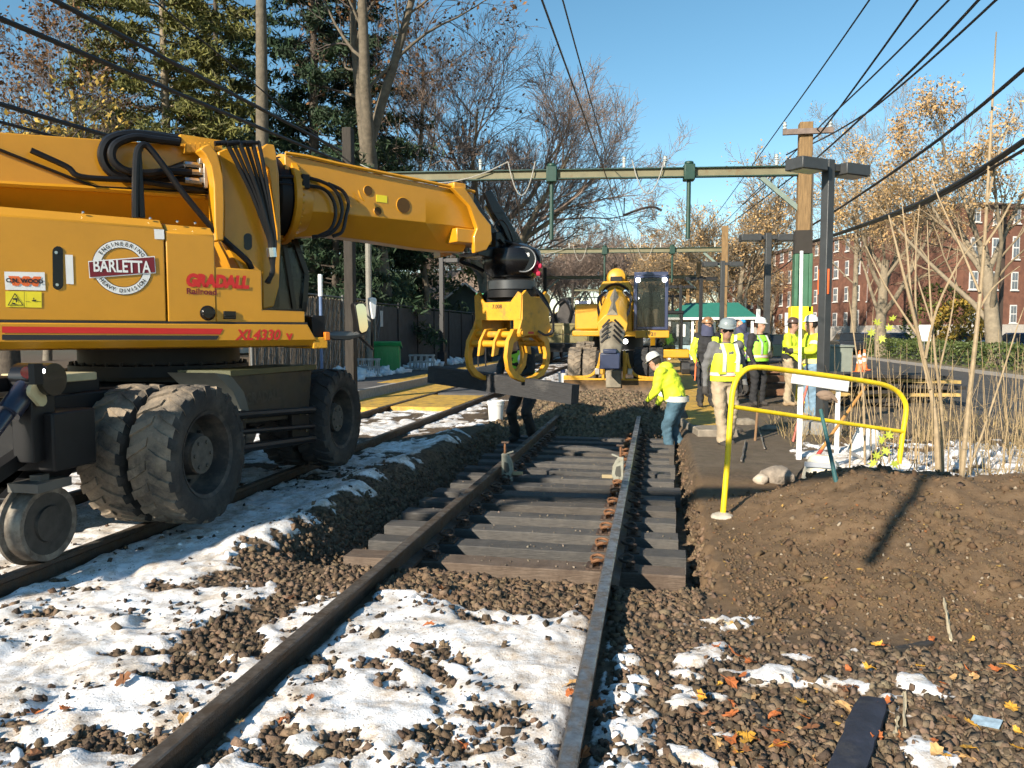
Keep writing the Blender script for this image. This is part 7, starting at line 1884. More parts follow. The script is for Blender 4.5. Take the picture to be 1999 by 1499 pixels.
pine('dark pine behind the straight trunk', ground_at(620, 37), 51, 22, .35, 2.0, 6.0, needle_d)
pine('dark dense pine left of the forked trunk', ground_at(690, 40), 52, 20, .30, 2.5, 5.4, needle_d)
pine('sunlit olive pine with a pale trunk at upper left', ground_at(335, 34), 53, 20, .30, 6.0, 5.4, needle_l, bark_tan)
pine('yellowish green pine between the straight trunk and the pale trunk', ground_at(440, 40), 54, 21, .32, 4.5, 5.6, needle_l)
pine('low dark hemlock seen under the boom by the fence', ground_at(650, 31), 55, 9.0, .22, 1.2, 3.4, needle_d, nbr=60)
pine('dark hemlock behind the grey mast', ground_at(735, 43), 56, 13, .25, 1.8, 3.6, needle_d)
# ---- shrubs: understory behind the left fence and right of the street
def shrub(label, loc, seed, rad, h, m, n=2600, stems=9, size=.07, grp='shrubs', name='shrub'):
    rng = np.random.default_rng(seed); t = thing(name, label, 'shrub', loc, 0, grp)
    lines = []
    for k in range(stems):
        a = rng.uniform(0, 6.28); e = np.array([math.cos(a) * rad * .7 * rng.uniform(.3, 1), math.sin(a) * rad * .7 * rng.uniform(.3, 1), h * rng.uniform(.7, 1.0)])
        lines.append((np.array([[0, 0, -.1], e * [.3, .3, .45], e * [.7, .7, .8], e]), np.linspace(.035, .008, 4), 4))
    tubes_np(lines, 'stems', twig_dark, t)
    p = leaf_cloud(n, (0, 0, h * .58), (rad, rad, h * .5), 0, rng); p = p[(fbm(p[:, 0] * 2.2 + seed, p[:, 2] * 2.2 + p[:, 1], seed) > .47)]
    v, f = leaf_quads(p, size, rng, .6)
    np_object('foliage', v, f, m, t, attrs={'tone': np.repeat(np.clip(tones(len(p), (.9, .9, .9), .5, rng), .15, 1.0), 4, 0)})
    return t
for u, D, rad, h, m, lab in ((1380, 70, 3.4, 3.8, leaf_grn, 'green and yellow shrub behind the shelter'), (1335, 78, 3.0, 3.6, leaf_grn, 'yellow green shrub left of the shelter'), (1830, 52, 2.4, 4.6, leaf_grn, 'light green shrub standing behind the hedge'), (1870, 50, 1.6, 3.6, leaf_yel, 'yellow shrub behind the hedge near the pale trunk'),
                             (1560, 95, 3, 3.5, leaf_brn, 'brown shrub beneath the brick facade'), (850, 50, 1.9, 5.5, leaf_grn, 'yellow green arborvitae before the brown roof'), (780, 52, 2.5, 3.8, leaf_brn, 'brown shrub behind the dark fence'), (925, 52, 1.6, 6.0, leaf_grn, 'tall green arborvitae left of the rotator'),
                             (640, 34, 2.2, 3.2, leaf_brn, 'brown bramble behind the slatted fence'), (1060, 75, 3.5, 3.6, leaf_tan, 'tan brush behind the work car'), (1150, 90, 4.5, 4.2, leaf_tan, 'tan brush at the end of the left track'), (1225, 120, 6, 5.0, leaf_brn, 'brown brush closing the end of the track'), (1300, 95, 4, 4.5, leaf_grn, 'green brush beyond the fifth lamp post'), (560, 40, 3.5, 4.0, leaf_brn, 'brown thicket seen through the excavator cab'), (720, 60, 4, 5, leaf_brn, 'brown thicket before the blue grey house')):
    p = ground_at(u, D); shrub(lab, (p[0], p[1], min(p[2], 0)), int(u + D), rad, h, m, size=.07 + D * .0009, n=2600 if D > 40 else 1800)
# ---- saplings and stalks of the near verge, each rooted behind the soil mound
stalk_m = M('sapling_bark', (.30, .225, .135), rough=.8, var=.25, scale=12)
stalk_d = M('dry_stalk', (.33, .24, .13), rough=.85, var=.25, scale=12)
def stem(label, pts, D, r, name='sapling', side=(), mat=stalk_m, grp='saplings on the verge'):
    q0 = at(*pts[0], D=D); z0 = surf(q0.x, q0.y)
    t = thing(name, label, 'sapling' if name == 'sapling' else 'stalk', (q0.x, q0.y, z0), 0, grp)
    Q = [at(u, v, D=D + .05 * i * random.uniform(-1, 1)) - Vector((q0.x, q0.y, z0)) for i, (u, v) in enumerate(pts)]; Q[0].z = -.1
    q = catmull(Q, 5); n = len(q); b = MB(); b.tube(q, [r * (1 - .8 * i / n) for i in range(n)], 7); b.build('stem', mat, t)
    for sp in side:
        S = [at(u, v, D=D + .08 * i) - Vector((q0.x, q0.y, z0)) for i, (u, v) in enumerate(sp)]; q = catmull(S, 4); n = len(q)
        b = MB(); b.tube(q, [r * .5 * (1 - .75 * i / n) for i in range(n)], 5); b.build('side_shoot', mat, t)
    return t
stem('tallest sapling, a straight pale stem reaching above the cables', [(1876, 925), (1890, 800), (1905, 660), (1920, 500), (1932, 300), (1940, 150), (1945, 62)], 7.9, .028, side=([(1912, 570), (1870, 470), (1830, 380), (1815, 330)], [(1922, 480), (1955, 430), (1985, 370), (1999, 330)], [(1926, 400), (1950, 300), (1980, 220)], [(1908, 610), (1940, 560), (1990, 520)]))
stem('thick dark based sapling fanning out left of the tallest one', [(1836, 920), (1826, 820), (1808, 720), (1780, 600), (1755, 500), (1735, 420)], 7.8, .030, side=([(1815, 760), (1790, 640), (1788, 500), (1795, 400)], [(1806, 700), (1830, 600), (1880, 500), (1930, 450)], [(1795, 660), (1730, 560), (1690, 480)], [(1780, 600), (1770, 480), (1760, 390)]))
stem('slender sapling with long upright shoots in front of the hedge', [(1842, 918), (1838, 800), (1825, 690), (1815, 560), (1810, 430)], 7.95, .020, side=([(1830, 740), (1860, 600), (1870, 480)], [(1822, 640), (1790, 540), (1770, 460)]))
stem('crooked sapling leaning right beside the tallest one', [(1880, 920), (1920, 840), (1960, 720), (1985, 640), (1999, 600)], 8.1, .014)
stem('sapling behind the yellow railing near the lamp post', [(1690, 880), (1685, 760), (1672, 690), (1660, 600), (1655, 560)], 8.9, .014, side=([(1684, 740), (1700, 660), (1705, 600)],))
rg = random.Random(12)
for k in range(52):
    u0 = rg.uniform(1655, 1999); D = rg.uniform(8.0, 11.0); v0 = at(0, 0, D=1) and 648 + FPX * 1.6 / D
    du = rg.uniform(-26, 26); hh = rg.uniform(90, 260)
    stem(('tall ' if hh > 190 else 'short ' if hh < 130 else '') + 'thin dry stalk ' + ('between the lamp post and the saplings' if u0 < 1770 else 'among the saplings' if u0 < 1900 else 'at the right edge of the verge') + (', leaning left' if du < -9 else ', leaning right' if du > 9 else ', upright') + (', near' if D < 8.8 else ', far back' if D > 10 else ''), [(u0, v0), (u0 + du * .4, v0 - hh * .4), (u0 + du * .8, v0 - hh * .75), (u0 + du, v0 - hh)], D, rg.uniform(.0045, .009), 'dry_stalk', (), stalk_d, 'dry stalks on the verge')
maple = M('maple_leaf_green', (.30, .34, .03), rough=.6, var=.25)
def leaf_shape(b, c, s, n, rg, curl=.15):
    a = Vector((rg.uniform(-1, 1), rg.uniform(-1, 1), rg.uniform(-1, 1))).normalized() if n is None else Vector(n).normalized()
    x = a.orthogonal().normalized(); x.rotate(Matrix.Rotation(rg.uniform(0, 6.28), 3, a)); y = a.cross(x); out = []
    for i in range(14):
        t = 2 * math.pi * i / 14; r_ = s * (1.0 if i % 2 == 0 else .48) * (1.15 if i == 0 else (.75 if 5 <= i <= 9 else 1)) * rg.uniform(.85, 1.1)
        out.append(c + x * r_ * math.cos(t) + y * r_ * math.sin(t) + a * (r_ * r_ / s * curl * rg.uniform(.3, 1.5)))
    b._add([c] + out, [(0, 1 + i, 1 + (i + 1) % 14) for i in range(14)])
for lab, u0, v0, D, pts in (('young maple shoot with lime leaves beside the lower post of the railing', 1735, 900, 7.75, ((1712, 890), (1730, 880), (1722, 860), (1745, 905), (1705, 905), (1735, 850), (1718, 925))), ('lone maple leaves on a thin stem before the brick facade', 1722, 850, 8.6, ((1712, 630), (1735, 640), (1722, 660), (1702, 650), (1742, 622)))):
    q0 = at(u0, v0, D=D); z0 = surf(q0.x, q0.y); t = thing('maple_shoot', lab, 'shoot', (q0.x, q0.y, z0), 0, 'maple shoots'); o0 = Vector((q0.x, q0.y, z0)); rg = random.Random(int(v0))
    tp = at(pts[0][0], min(p[1] for p in pts), D=D) - o0; b = MB(); b.tube([(0, 0, -.1), tp * .5 + Vector((.02, 0, 0)), tp], [.008, .006, .003], 5); b.build('stem', stalk_m, t)
    for (u, v) in pts: b = MB(); leaf_shape(b, at(u, v, D=D) - o0, .062, (CAM - o0).normalized() + Vector((rg.uniform(-.6, .6), rg.uniform(-.6, .6), rg.uniform(0, .8))), rg); b.build('leaf', maple, t, smooth=0)
# tangled brush behind the railing
n = 1100; x = RNG.uniform(2.3, 9.5, n); y = RNG.uniform(8.3, 13.5, n); k = fbm(x * .9, y * .9, 101) > .45; x, y = x[k], y[k]; n = len(x)
z = surf_np(x, y) - .02; hh = RNG.uniform(.25, 1.5, n) ** 1.2; W = np.stack([x, y, z, x + RNG.normal(0, .16, n) * hh, y + RNG.normal(0, .16, n) * hh, z + hh, RNG.uniform(.002, .0055, n)], 1)
q2 = W[:, :3] + (W[:, 3:6] - W[:, :3]) * RNG.uniform(.4, .8, (n, 1)); W2 = np.concatenate([q2, q2 + RNG.normal(0, .16, (n, 3)) + np.array([0, 0, .18]), W[:, 6:7] * .6], 1)
br_ = tubes_np([(np.array([[x[0], y[0], z[0]], [x[0], y[0], z[0] + .3]]), np.array([.004, .003]), 3)], 'dry_brush', stalk_d, None, [W, W2])
tag(br_, 'tangle of thin dry stems on the verge behind the railing', 'brush', kind='stuff')
# dry grass on the verge
n = 5200; x = RNG.uniform(1.9, 9.0, n); y = RNG.uniform(8.0, 14.5, n); k = fbm(x * 1.1, y * 1.1, 99) > .47; x, y = x[k], y[k]; n = len(x)
hgt = RNG.uniform(.08, .30, n); dx = RNG.normal(0, .10, (n, 2)); z = surf_np(x, y); w_ = RNG.uniform(.003, .007, n); an = RNG.uniform(0, np.pi, n)
ox, oy = np.cos(an) * w_, np.sin(an) * w_
v = np.stack([np.stack([x - ox, y - oy, z - .01], 1), np.stack([x + ox, y + oy, z - .01], 1), np.stack([x + dx[:, 0] + ox * .4, y + dx[:, 1] + oy * .4, z + hgt], 1), np.stack([x + dx[:, 0] - ox * .4, y + dx[:, 1] - oy * .4, z + hgt], 1)], 1).reshape(-1, 3)
go = np_object('dry_grass', v, np.arange(4 * n).reshape(-1, 4), M('dry_grass', (.34, .25, .12), rough=.9, var=.3, attr='tone'), attrs={'tone': np.repeat(np.clip(tones(n, (.9, .9, .9), .4), .2, 1), 4, 0)})
tag(go, 'dry straw grass growing on the snowy verge', 'grass', kind='stuff')
# ================================================================== SMALL THINGS
# yellow pipe railing
ry = M('railing_yellow', (.80, .57, .01), rough=.5, var=.10, scale=8, dirt=(.38, .29, .12), damt=.33, dscale=9, bump=.1, bscale=60)
A = at(1411, 1000, D=7.0); Bp = at(1757, 905, D=8.0)
rl = thing('pipe_railing', 'yellow pipe railing with rounded corners standing before the workers', 'railing', (0, 0, 0))
def rp(u, v, t): return at(u, v, D=7.0 + (8.0 - 7.0) * t)
top_ = [(1411, 1010, 0), (1420, 900, 0), (1427, 800, 0), (1432, 758, .01), (1445, 731, .05), (1475, 717, .12), (1560, 726, .36), (1700, 746, .78), (1742, 758, .93), (1762, 776, .99), (1769, 800, 1.0), (1762, 850, 1.0), (1755, 905, 1.0)]
b = MB(); b.tube(catmull([rp(*p) for p in top_], 6), .026, 12); b.build('bent_pipe', ry, rl)
b = MB(); b.tube([rp(1425, 793, .0), rp(1764, 843, 1.0)], .021, 10); b.build('middle_rail', ry, rl)
for u, v, t, r_ in ((1410, 1012, 0, .09), (1755, 908, 1, .07)):
    q = rp(u, v, t); b = MB(); b.ball((q.x, q.y, surf(q.x, q.y)), r_, 9, 6, (1.2, 1, .55)); b.build('concrete_foot', M('foot_concrete', (.40, .36, .30), rough=.95, var=.3, bump=.5), rl)
# white board and tall pole
q0, q1 = at(1548, 735, D=9.6), at(1655, 752, D=9.9)
bd = thing('white_board', 'white board tilted behind the top pipe of the yellow railing', 'board', (q0.x, q0.y, 0))
d = (q1 - q0); b = MB(); b.bar(Vector((0, 0, q0.z)), d + Vector((0, 0, q0.z)), .05, .17); b.build('plank', white_m, bd, bevel=.006)
b = MB(); pz = surf(q0.x + d.x * .15, q0.y + d.y * .15); b.box((d.x * .15 - .03, d.y * .15 + .03, pz - .05), (d.x * .15 + .03, d.y * .15 + .07, q0.z + .05)); b.build('stake', white_m, bd)
b = MB(); p = at(1650, 715, D=9.9) - Vector((q0.x, q0.y, 0)); b.box((d.x * .8, d.y * .8 + .03, surf(q1.x, q1.y) - .05), (d.x * .8 + .05, d.y * .8 + .07, q1.z + .03)); b.build('stake', white_m, bd)
q = at(1560, 812, D=13.7); p1 = at(1565, 490, D=13.7)
b = MB(); b.cyl((q.x, q.y, -.06), (p1.x, p1.y, p1.z), .030, n=10); tag(b.build('white_pole', white_m), 'tall white pole held upright by a worker in lime jacket', 'pole')
# shovels, rake
hw = M('shovel_ash', (.42, .21, .06), rough=.55, var=.2, scale=10); red_h = M('shovel_red', (.42, .06, .04), rough=.5)
def shovel(label, a, c, D0, D1, hm, blade=True, name='shovel', bm=rustdark):
    C = hit(*c, 5); k_ = (C - CAM).dot(CROT @ Vector((0, 0, -1))); A = at(*a, D=k_ + D0 - D1); t = thing(name, label, name, (C.x, C.y, 0), 0, 'hand tools by the railing'); o0 = Vector((C.x, C.y, 0)); d = (C - A).normalized()
    b = MB(); b.tube([A - o0, A.lerp(C, .5) - o0 + Vector((0, 0, .01)), C - o0 - d * (.25 if blade else -.05)], [.017, .018, .020], 8); b.build('handle', hm, t)
    if blade:
        sd_ = d.cross(Vector((0, 0, 1))).normalized(); n_ = d.cross(sd_); b = MB(); rows = []
        for t_, w_ in ((-.30, .02), (-.25, .085), (-.12, .105), (-.04, .09), (.03, .03)):
            rows.append([C - o0 + d * t_ + sd_ * (k * w_ / 2) + n_ * (.02 * (k * k / 4 - .5) + .012) for k in (-2, -1, 0, 1, 2)])
        vs_ = [p for r_ in rows for p in r_]; fs_ = [(i * 5 + k, i * 5 + k + 1, (i + 1) * 5 + k + 1, (i + 1) * 5 + k) for i in range(4) for k in range(4)]
        b._add(vs_, fs_); o = b.build('blade', bm, t); sm_ = o.modifiers.new('solid', 'SOLIDIFY'); sm_.thickness = .004
        b = MB(); b.tube([C - o0 - d * .48, C - o0 - d * .26], [.022, .026], 8); b.build('socket', red_h, t)
    return t
shovel('shovel with an orange wooden handle leaning on the railing, blade in the soil', (1692, 752), (1562, 938), 8.1, 7.5, hw)
shovel('dark green steel bar standing beside the salt bag', (1602, 800), (1632, 940), 8.3, 7.9, M('green_shaft', (.03, .10, .10), rough=.5), blade=False, name='pry_bar')
shovel('red and brown tool handle leaning before the jeans of the pole holder', (1578, 745), (1548, 862), 9.4, 9.2, M('red_grip', (.36, .08, .05), rough=.5, var=.5, scale=3), blade=False, name='tool_handle')
shovel('brown wooden tool handle stuck upright near the railing post', (1482, 762), (1474, 860), 10.2, 10.0, M('dark_ash', (.20, .11, .05), rough=.7), blade=False, name='tool_handle')
q = at(1610, 770, D=8.5); gl_ = thing('work_gloves', 'pair of brown work gloves resting on the shovel shaft', 'gloves', (q.x, q.y, q.z))
for k in range(2):
    b = MB(); b.ball((.02 * k, .0, -.02 * k), .06, 10, 7, (1.5, .6, .8)); 
    for j in range(4): b.tube([(.06, -.03 + .02 * j, -.02 * k), (.11, -.03 + .02 * j, -.04 - .02 * k), (.13, -.03 + .02 * j, -.07 - .02 * k)], [.013, .012, .008], 6)
    b.build('glove', M('brown_leather', (.20, .14, .10), rough=.8), gl_)
# salt bag
q = at(1603, 905, D=7.85); zz = surf(q.x, q.y)
bg_ = thing('salt_bag', 'crumpled pale bag with blue print leaning behind the shovels', 'bag', (q.x, q.y, zz), R(-18))
b = MB(); secs = []; rg = random.Random(4)
for t_, w_, dp in ((-.02, .26, .10), (.08, .30, .15), (.18, .29, .15), (.27, .25, .11), (.33, .20, .05), (.36, .17, .02)):
    secs.append([(w_ * .62 * math.copysign(abs(math.cos(a)) ** .6, math.cos(a)) + rg.uniform(-.012, .012), dp * math.copysign(abs(math.sin(a)) ** .7, math.sin(a)) + t_ * .25 + rg.uniform(-.01, .01), t_ + rg.uniform(-.01, .01)) for a in np.linspace(0, 2 * math.pi, 16, endpoint=False)])
b.loft(secs); b.build('sack', M('bag_plastic', (.62, .56, .44), rough=.4, var=.2, scale=10, bump=.4, bscale=20), bg_)
vs_, fs_ = text_geo('7955', .085, 1.0, .001); b = MB(); b._add([(x * .95, -.162 + .16 * (yy + .16) * .9, yy + .17) for x, yy, _ in vs_], fs_); b.build('printed_number', M('print_blue', (.20, .42, .50), rough=.5), bg_, smooth=0)
b = MB(); b.box((-.15, -.085, .26), (.15, -.078, .31)); b.build('printed_band', M('print_grey', (.30, .32, .36), rough=.5), bg_)
# buckets
pail = M('bucket_plastic', (.70, .70, .68), rough=.4, var=.08, dirt=(.45, .42, .38), damt=.3, dscale=6)
def bucket(label, p, h, r, rot=(0, 0, 0)):
    t = thing('bucket', label, 'bucket', p, 0, 'white plastic buckets'); t.rotation_euler = rot
    b = MB(); b.lathe([(0, 0), (r * .84, 0), (r * .86, .01), (r, h), (r * .95, h), (r * .80, .02), (0, .02)], (0, 0, 0), (0, 0, 1), 24); b.build('shell', pail, t)
    for zz in (h * .80, h * .90, h - .01): b = MB(); b.lathe([(r * .98, -.008), (r * 1.06, -.006), (r * 1.06, .006), (r * .98, .008)], (0, 0, zz), (0, 0, 1), 24); b.build('rim', pail, t)
    b = MB(); b.tube(catmull([(r * 1.05, 0, h * .85), (r * 1.0, r * .6, h * .62), (0, r * 1.12, h * .45), (-r * 1.0, r * .6, h * .62), (-r * 1.05, 0, h * .85)], 5), .005, 5); b.build('handle', steel, t)
    return t
q = at(968, 800, D=14.6); bucket('white bucket standing left of the bending worker', (q.x, q.y, surf(q.x, q.y)), .38, .155)
q = at(1099, 726, D=24.5); bucket('white bucket on the ballast left of the far excavator', (q.x, q.y, surf(q.x, q.y)), .38, .15)
b = MB(); q.z = surf(q.x, q.y) + .38; b.lathe([(0, .10), (.06, .10), (.075, .05), (.075, 0)], (q.x, q.y, q.z), (0, 0, 1), 14); tag(b.build('blue_jug', M('jug_blue', (.03, .05, .16), rough=.4)), 'small dark blue jug on top of the far bucket', 'jug')
q = at(1690, 826, D=9.2); bucket('white bucket tipped over in the snow behind the railing', (q.x - .1, q.y, surf(q.x, q.y) + .05), .36, .15, (R(-12), R(32), 0))
q = at(1385, 812, D=14.0)
# track jacks clamped to the rails
jm = M('jack_casting', (.26, .26, .21), rough=.6, var=.2, scale=12, dirt=(.15, .11, .07), damt=.4, dscale=9)
for s, rx, yy, lab in ((1, TRK - .7525, 8.75, 'pale cast track jack on the left rail'), (-1, TRK + .7525, 8.75, 'pale cast track jack on the right rail')):
    t = thing('track_jack', lab, 'jack', (rx + s * .09, yy, TIEZ), 0, 'track jacks on the rails'); t.scale = (s * .78, .78, .78)
    b = MB(); b.prism([(-.055, .06), (.03, .02), (.085, .06), (.115, .16), (.105, .28), (.06, .37), (.02, .42), (-.055, .42)], -.05, .05); b.build('casting', jm, t, bevel=.008)
    b = MB(); b.prism([(-.02, .14), (.04, .12), (.07, .18), (.05, .28), (-.01, .30)], -.056, .056); b.build('cover', M('jack_dark', (.06, .06, .05), rough=.7), t)
    for zz in (.12, .37): b = MB(); b.cyl((.03, -.065, zz), (.03, .065, zz), .022, n=12); b.build('pin', jm, t)
    b = MB(); b.cyl((-.01, 0, .40), (-.01, 0, .58), .018, n=10); b.build('screw', rust, t)
    b = MB(); b.box((-.06, -.03, .575), (.05, .03, .60)); b.build('cap', rustdark, t, bevel=.004)
    b = MB(); b.bar((.02, 0, .42), (.12, 0, .455), .04, .02); b.build('claw', jm, t)
    b = MB(); b.box((.10, -.035, .10), (.26, .035, .15)); b.build('socket_bar', M('bar_tan', (.32, .25, .14), rough=.7), t, bevel=.006)
    b = MB(); b.box((-.07, -.08, 0), (.10, .08, .06)); b.build('foot', M('jack_teal', (.16, .20, .19), rough=.6), t, bevel=.006)
# rock, timber offcuts and litter
def lump(name, label, p, r, sc, mat, seed, cat='rock'):
    rg = np.random.default_rng(seed); v = []; b = MB(); b.ball((0, 0, 0), 1, 12, 9)
    vs_ = []
    for q in b.v: k = 1 + .28 * (float(fbm(np.array([q.x * 1.6 + seed]), np.array([q.y * 1.6 + q.z * 1.9]), seed)[0]) - .5) * 2; vs_.append(Vector((q.x * sc[0], q.y * sc[1], q.z * sc[2])) * (r * k))
    b.v = vs_; o = b.build(name, mat, None, smooth=30); o.location = p; return tag(o, label, cat)
q = at(1516, 905, D=8.4); lump('rock', 'rough grey brown rock beside the salt bag', (q.x, q.y, surf(q.x, q.y) + .05), .17, (1.1, .8, .7), M('rock_grey', (.24, .20, .16), rough=.95, var=.4, scale=8, bump=.8, bscale=30), 3)
q = at(1495, 893, D=8.3); lump('rock', 'small pale rock touching the rough grey brown rock', (q.x - .05, q.y, surf(q.x, q.y) + .04), .08, (1, .8, .8), M('rock_pale', (.45, .38, .30), rough=.9, var=.2), 5)
for i, (u, v, r_, lab) in enumerate(((1455, 830, .16, 'broken pavement lump left of the rake'), (1430, 845, .12, 'broken pavement lump by the boots of the bearded man'), (1505, 842, .12, 'dark clod right of the rake'))):
    q = at(u, v, z=-.08); lump('rubble', lab, (q.x, q.y, surf(q.x, q.y) + .02), r_, (1.3, .9, .6), M('rubble_%d' % (i % 2), ((.20, .17, .13), (.07, .06, .05))[i % 2], rough=.95, var=.4, scale=8, bump=.7, bscale=25), 11 + i)
def timber(label, a, c, w, h, mat, name='timber_offcut', lift=.0):
    A = at(*a, z=-.10); C = at(*c, z=-.10); A.z = surf(A.x, A.y) + h * .3 + lift; C.z = surf(C.x, C.y) + h * .3 + lift
    d = (C - A); L = d.length; d.normalize(); sd_ = Vector((0, 0, 1)).cross(d).normalized(); u_ = d.cross(sd_)
    rg = random.Random(int(a[0])); b = MB(rot_to(d, sd_, u_, A)); secs = []
    for k in range(9):
        j = lambda s_: rg.uniform(-s_, s_); x = L * k / 8; e = 1 if 0 < k < 8 else .85
        secs.append([(x + j(.01), -w / 2 * e + j(.006), -h / 2 + j(.004)), (x + j(.01), w / 2 * e + j(.006), -h / 2), (x + j(.01), w / 2 * e + j(.006), h / 2 * .7 + j(.006)), (x, w * .2, h / 2 + j(.005)), (x, -w * .25, h / 2 + j(.006)), (x + j(.01), -w / 2 * e + j(.006), h / 2 * .7 + j(.004))])
    b.loft(secs); return tag(b.build(name, mat, None, smooth=25), label, 'timber')
timber('charred blue black timber offcut at the lower right edge', (1640, 1540), (1706, 1372), .125, .07, M('charred_offcut', (.018, .021, .034), rough=.75, var=.5, scale=7, bump=.35, bscale=22, dirt=(.05, .05, .055), damt=.35, dscale=9))
timber('thin dark strip of rubber or bark on the pebbles', (1462, 1356), (1494, 1408), .035, .018, M('dark_strip', (.03, .027, .025), rough=.8))
timber('short black stick lying at the foot of the mound', (1752, 1262), (1818, 1250), .04, .03, M('dark_strip', (.03, .027, .025), rough=.8))
for lab, a, c in (('pale broken twig standing in the soil', (1842, 1188), (1856, 1248)), ('pale twig beside the charred offcut', (1764, 1350), (1767, 1425)), ('pale reed piece left of the pale twig', (1752, 1395), (1748, 1428)), ('white splinter at the trench edge', (1386, 1200), (1424, 1218))):
    timber(lab, a, c, .012, .010, M('pale_twig', (.50, .42, .28), rough=.8), 'twig', .01)
for u0, v0, du, dv, lab in ((1480, 840, 12, 44, 'grey stick leaning before the rubble'), (1455, 870, -8, 40, 'thin cane beside the railing post')):
    timber(lab, (u0, v0), (u0 + du, v0 + dv), .02, .02, M('grey_stick', (.16, .14, .12), rough=.8), 'stick', .02)
q = at(1925, 1412, z=-.10); zz = surf(q.x, q.y); b = MB(); b.box((-.055, -.035, 0), (.055, .035, .002)); o = b.build('paper_packet', M('packet_blue', (.30, .40, .48), rough=.35, var=.4, scale=25)); o.location = (q.x, q.y, zz + .028); o.rotation_euler = (R(10), R(-8), R(-35)); tag(o, 'small pale blue packet littered on the pebbles', 'litter')
# dark mats and plywood behind the railing
q = at(1740, 760, D=17); st_ = thing('board_stack', 'stack of muddy boards and dark mats behind the railing', 'boards', (q.x, q.y, gz(q.x, q.y)), R(12))
rg = random.Random(9)
for k in range(7):
    b = MB(Matrix.Translation((rg.uniform(-.3, .3), rg.uniform(-.2, .2), .10 * k + .05)) @ Matrix.Rotation(rg.uniform(-.25, .25), 4, 'Z') @ Matrix.Rotation(rg.uniform(-.05, .05), 4, 'Y')); b.box((-1.2, -.6, -.035), (1.2, .6, .035)); b.build('board', [M('mat_dark', (.035, .03, .026), rough=.9, var=.4), M('ply_yellow', (.40, .27, .09), rough=.85, var=.3)][k % 3 == 2], st_)
q = at(1500, 780, D=19.5); br = thing('timber_pile', 'pile of broken brown timbers behind the white helmeted worker', 'timber', (q.x, q.y, gz(q.x, q.y)), R(25))
for k in range(6): b = MB(Matrix.Translation((rg.uniform(-.3, .3), rg.uniform(-.3, .3), .12 + .11 * k)) @ Matrix.Rotation(rg.uniform(-.6, .6), 4, 'Z')); b.box((-.8, -.11, -.08), (.8, .11, .08)); b.build('beam', M('pile_brown', (.17, .085, .045), rough=.9, var=.4), br, bevel=.01)
q = at(1632, 705, D=19); o = thing('grey_cabinet', 'grey green cabinet right of the lamp post', 'cabinet', (q.x, q.y, gz(q.x, q.y))); b = MB(); b.box((-.32, -.3, 0), (.32, .3, 1.25)); b.build('box', M('cabinet_grey', (.17, .19, .16), rough=.6), o, bevel=.02); b = MB(); b.box((-.36, -.34, 1.25), (.36, .34, 1.30)); b.build('lid', M('cabinet_grey', (.17, .19, .16), rough=.6), o, bevel=.01)
# traffic cones
for u, D, lab in ((1678, 30, 'left orange traffic cone at the street edge'), (1687, 32, 'right orange traffic cone at the street edge')):
    q = at(u, 700, D=D); t = thing('traffic_cone', lab, 'cone', (q.x, q.y, gz(q.x, q.y) + .04), 0, 'traffic cones at the street edge')
    b = MB(); b.box((-.2, -.2, 0), (.2, .2, .04)); b.build('base', M('cone_orange', (.80, .16, .03), rough=.5), t)
    b = MB(); b.lathe([(.15, .04), (.035, .85), (0, .86)], (0, 0, 0), (0, 0, 1), 16); b.build('cone', M('cone_orange', (.80, .16, .03), rough=.5), t)
    for z0_, z1_ in ((.36, .50), (.60, .70)): b = MB(); b.lathe([(.152 - .115 * (z0_ - .04) / .81 + .004, z0_), (.152 - .115 * (z1_ - .04) / .81 + .004, z1_)], (0, 0, 0), (0, 0, 1), 16); b.build('white_band', white_m, t)
# street sign behind
q = at(1540, 640, D=30); t = thing('street_sign', 'small grey parking sign beyond the brown helmeted worker', 'sign', (q.x, q.y, gz(q.x, q.y))); b = MB(); b.cyl((0, 0, 0), (0, 0, q.z + .9), .03, n=8); b.build('post', post_m, t); b = MB(); b.box((-.17, -.05, q.z + .15), (.17, -.03, q.z + .65)); b.build('upper_plate', M('sign_grey', (.42, .45, .48), rough=.4), t); b = MB(); b.box((-.15, -.05, q.z - .12), (.15, -.03, q.z + .12)); b.build('lower_plate', white_m, t)
q = at(1805, 650, D=38); t = thing('street_sign', 'white notice on a thin post before the light green shrub', 'sign', (q.x, q.y, 0)); b = MB(); b.cyl((0, 0, 0), (0, 0, q.z + .4), .03, n=8); b.build('post', post_m, t); b = MB(); b.box((-.28, -.05, q.z - .4), (.28, -.03, q.z + .4)); b.build('plate', white_m, t)
# pick-up parked behind the workers
q = at(1515, 690, D=40); car('dark green vehicle parked behind the brown helmeted worker', q.x, q.y, R(20), (.015, .03, .028), -.05)
# platform edge slab beside the bearded worker
q = at(1380, 830, D=12.6); t = thing('paving_slab', 'lifted paving slab with a worn yellow top beside the trench', 'slab', (q.x, q.y, -.09), R(8)); b = MB(); b.box((-.28, -.7, 0), (.35, .9, .14)); b.build('slab', M('slab_grey', (.22, .19, .15), rough=.9, var=.3, bump=.4), t, bevel=.02); b = MB(); b.box((-.24, -.1, .142), (.33, .88, .146)); b.build('yellow_top', yel_paint, t)
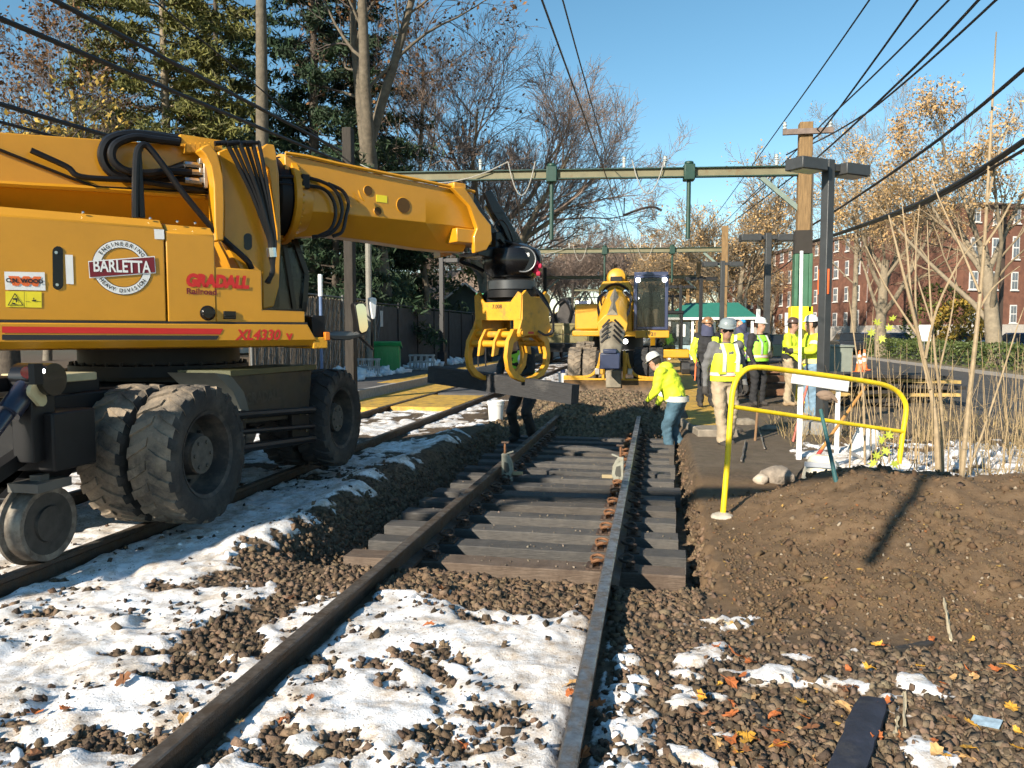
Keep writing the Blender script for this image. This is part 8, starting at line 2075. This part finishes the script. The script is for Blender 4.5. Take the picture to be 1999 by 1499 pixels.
# fallen leaves
leafm = [M('leaf_rust', (.34, .10, .025), rough=.7, var=.35, scale=30), M('leaf_tan', (.42, .25, .10), rough=.7, var=.3, scale=30), M('leaf_brown', (.20, .085, .035), rough=.75, var=.35, scale=30), M('leaf_gold', (.50, .26, .03), rough=.7, var=.3, scale=30)]
lmesh = []
for k in range(6):
    rg = random.Random(k + 40); b = MB(); oak = []; nn = 16
    for i in range(nn):
        t = 2 * math.pi * i / nn; lobe = 1 + (.28 if i % 2 else -.22) * (1 if k % 2 else .6); x_, y_ = .034 * math.sin(t) * lobe * rg.uniform(.8, 1.15), .062 * math.cos(t) * (1 if i in (0, 8) else lobe * .95)
        oak.append(Vector((x_, y_, .25 * abs(x_) + 5 * y_ * y_ * (k % 3 - .6) + rg.uniform(-.005, .005))))
    b._add([Vector((0, -.01, 0))] + oak, [(0, 1 + i, 1 + (i + 1) % nn) for i in range(nn)]); b.tube([(0, 0, .004), (.03, -.045, .012), (.035, -.075, .004)], .002, 4)
    lmesh.append([b.mesh('fallen_leaf', m, 0) for m in leafm])
rg = random.Random(77)
spots = [(358, 1412, 0, 1), (468, 1425, 0, 1), (127, 1400, 0, 0), (836, 1228, 0, 0), (1262, 1188, 0, 1), (1400, 1275, 0, 0), (1112, 1365, 0, 0), (1128, 1390, 0, 0), (1092, 1480, 0, 0), (1118, 1345, 0, 1)]
for k in range(58):
    spots.append((rg.uniform(1330, 1995), rg.uniform(1255, 1498), 0, rg.choice((0, 1, 2, 3))))
for k in range(10): spots.append((rg.uniform(20, 1100), rg.uniform(1150, 1490), 0, rg.choice((0, 2))))
for i, (u, v, _, m) in enumerate(spots):
    p = hit(u, v)
    if min(abs(p.x - rx) for rx in (TRK - .7525, TRK + .7525)) < .06: p.x += .09
    o = bpy.data.objects.new('fallen_leaf', lmesh[i % 6][m]); COL.objects.link(o); s_ = rg.uniform(.4, .85)
    o.scale = (s_, s_ * rg.uniform(.7, 1), s_); o.rotation_euler = (rg.uniform(-.45, .45), rg.uniform(-.45, .45), rg.uniform(0, 6.28)); o.location = (p.x, p.y, surf(p.x, p.y) + .030)
    cn = ('rust red', 'tan', 'brown', 'golden')[m]; sz = 'large ' if s_ > .68 else 'small ' if s_ < .52 else ''
    if p.x < -.2: wh = 'snow between the near rails' if p.x > -1.8 else 'snow left of the rails'; wh += ' by the bottom edge' if v > 1390 else ', farther up' if v < 1280 else ''
    else: wh = 'pebbles ' + ('by the right rail' if u < 1450 else 'left of the charred timber' if u < 1640 else 'right of the charred timber' if u < 1820 else 'at the right edge') + (', lowest row' if v > 1420 else ', near the mound' if v < 1335 else '')
    tag(o, sz + cn + ' leaf on the ' + wh, 'leaf', 'fallen leaves')
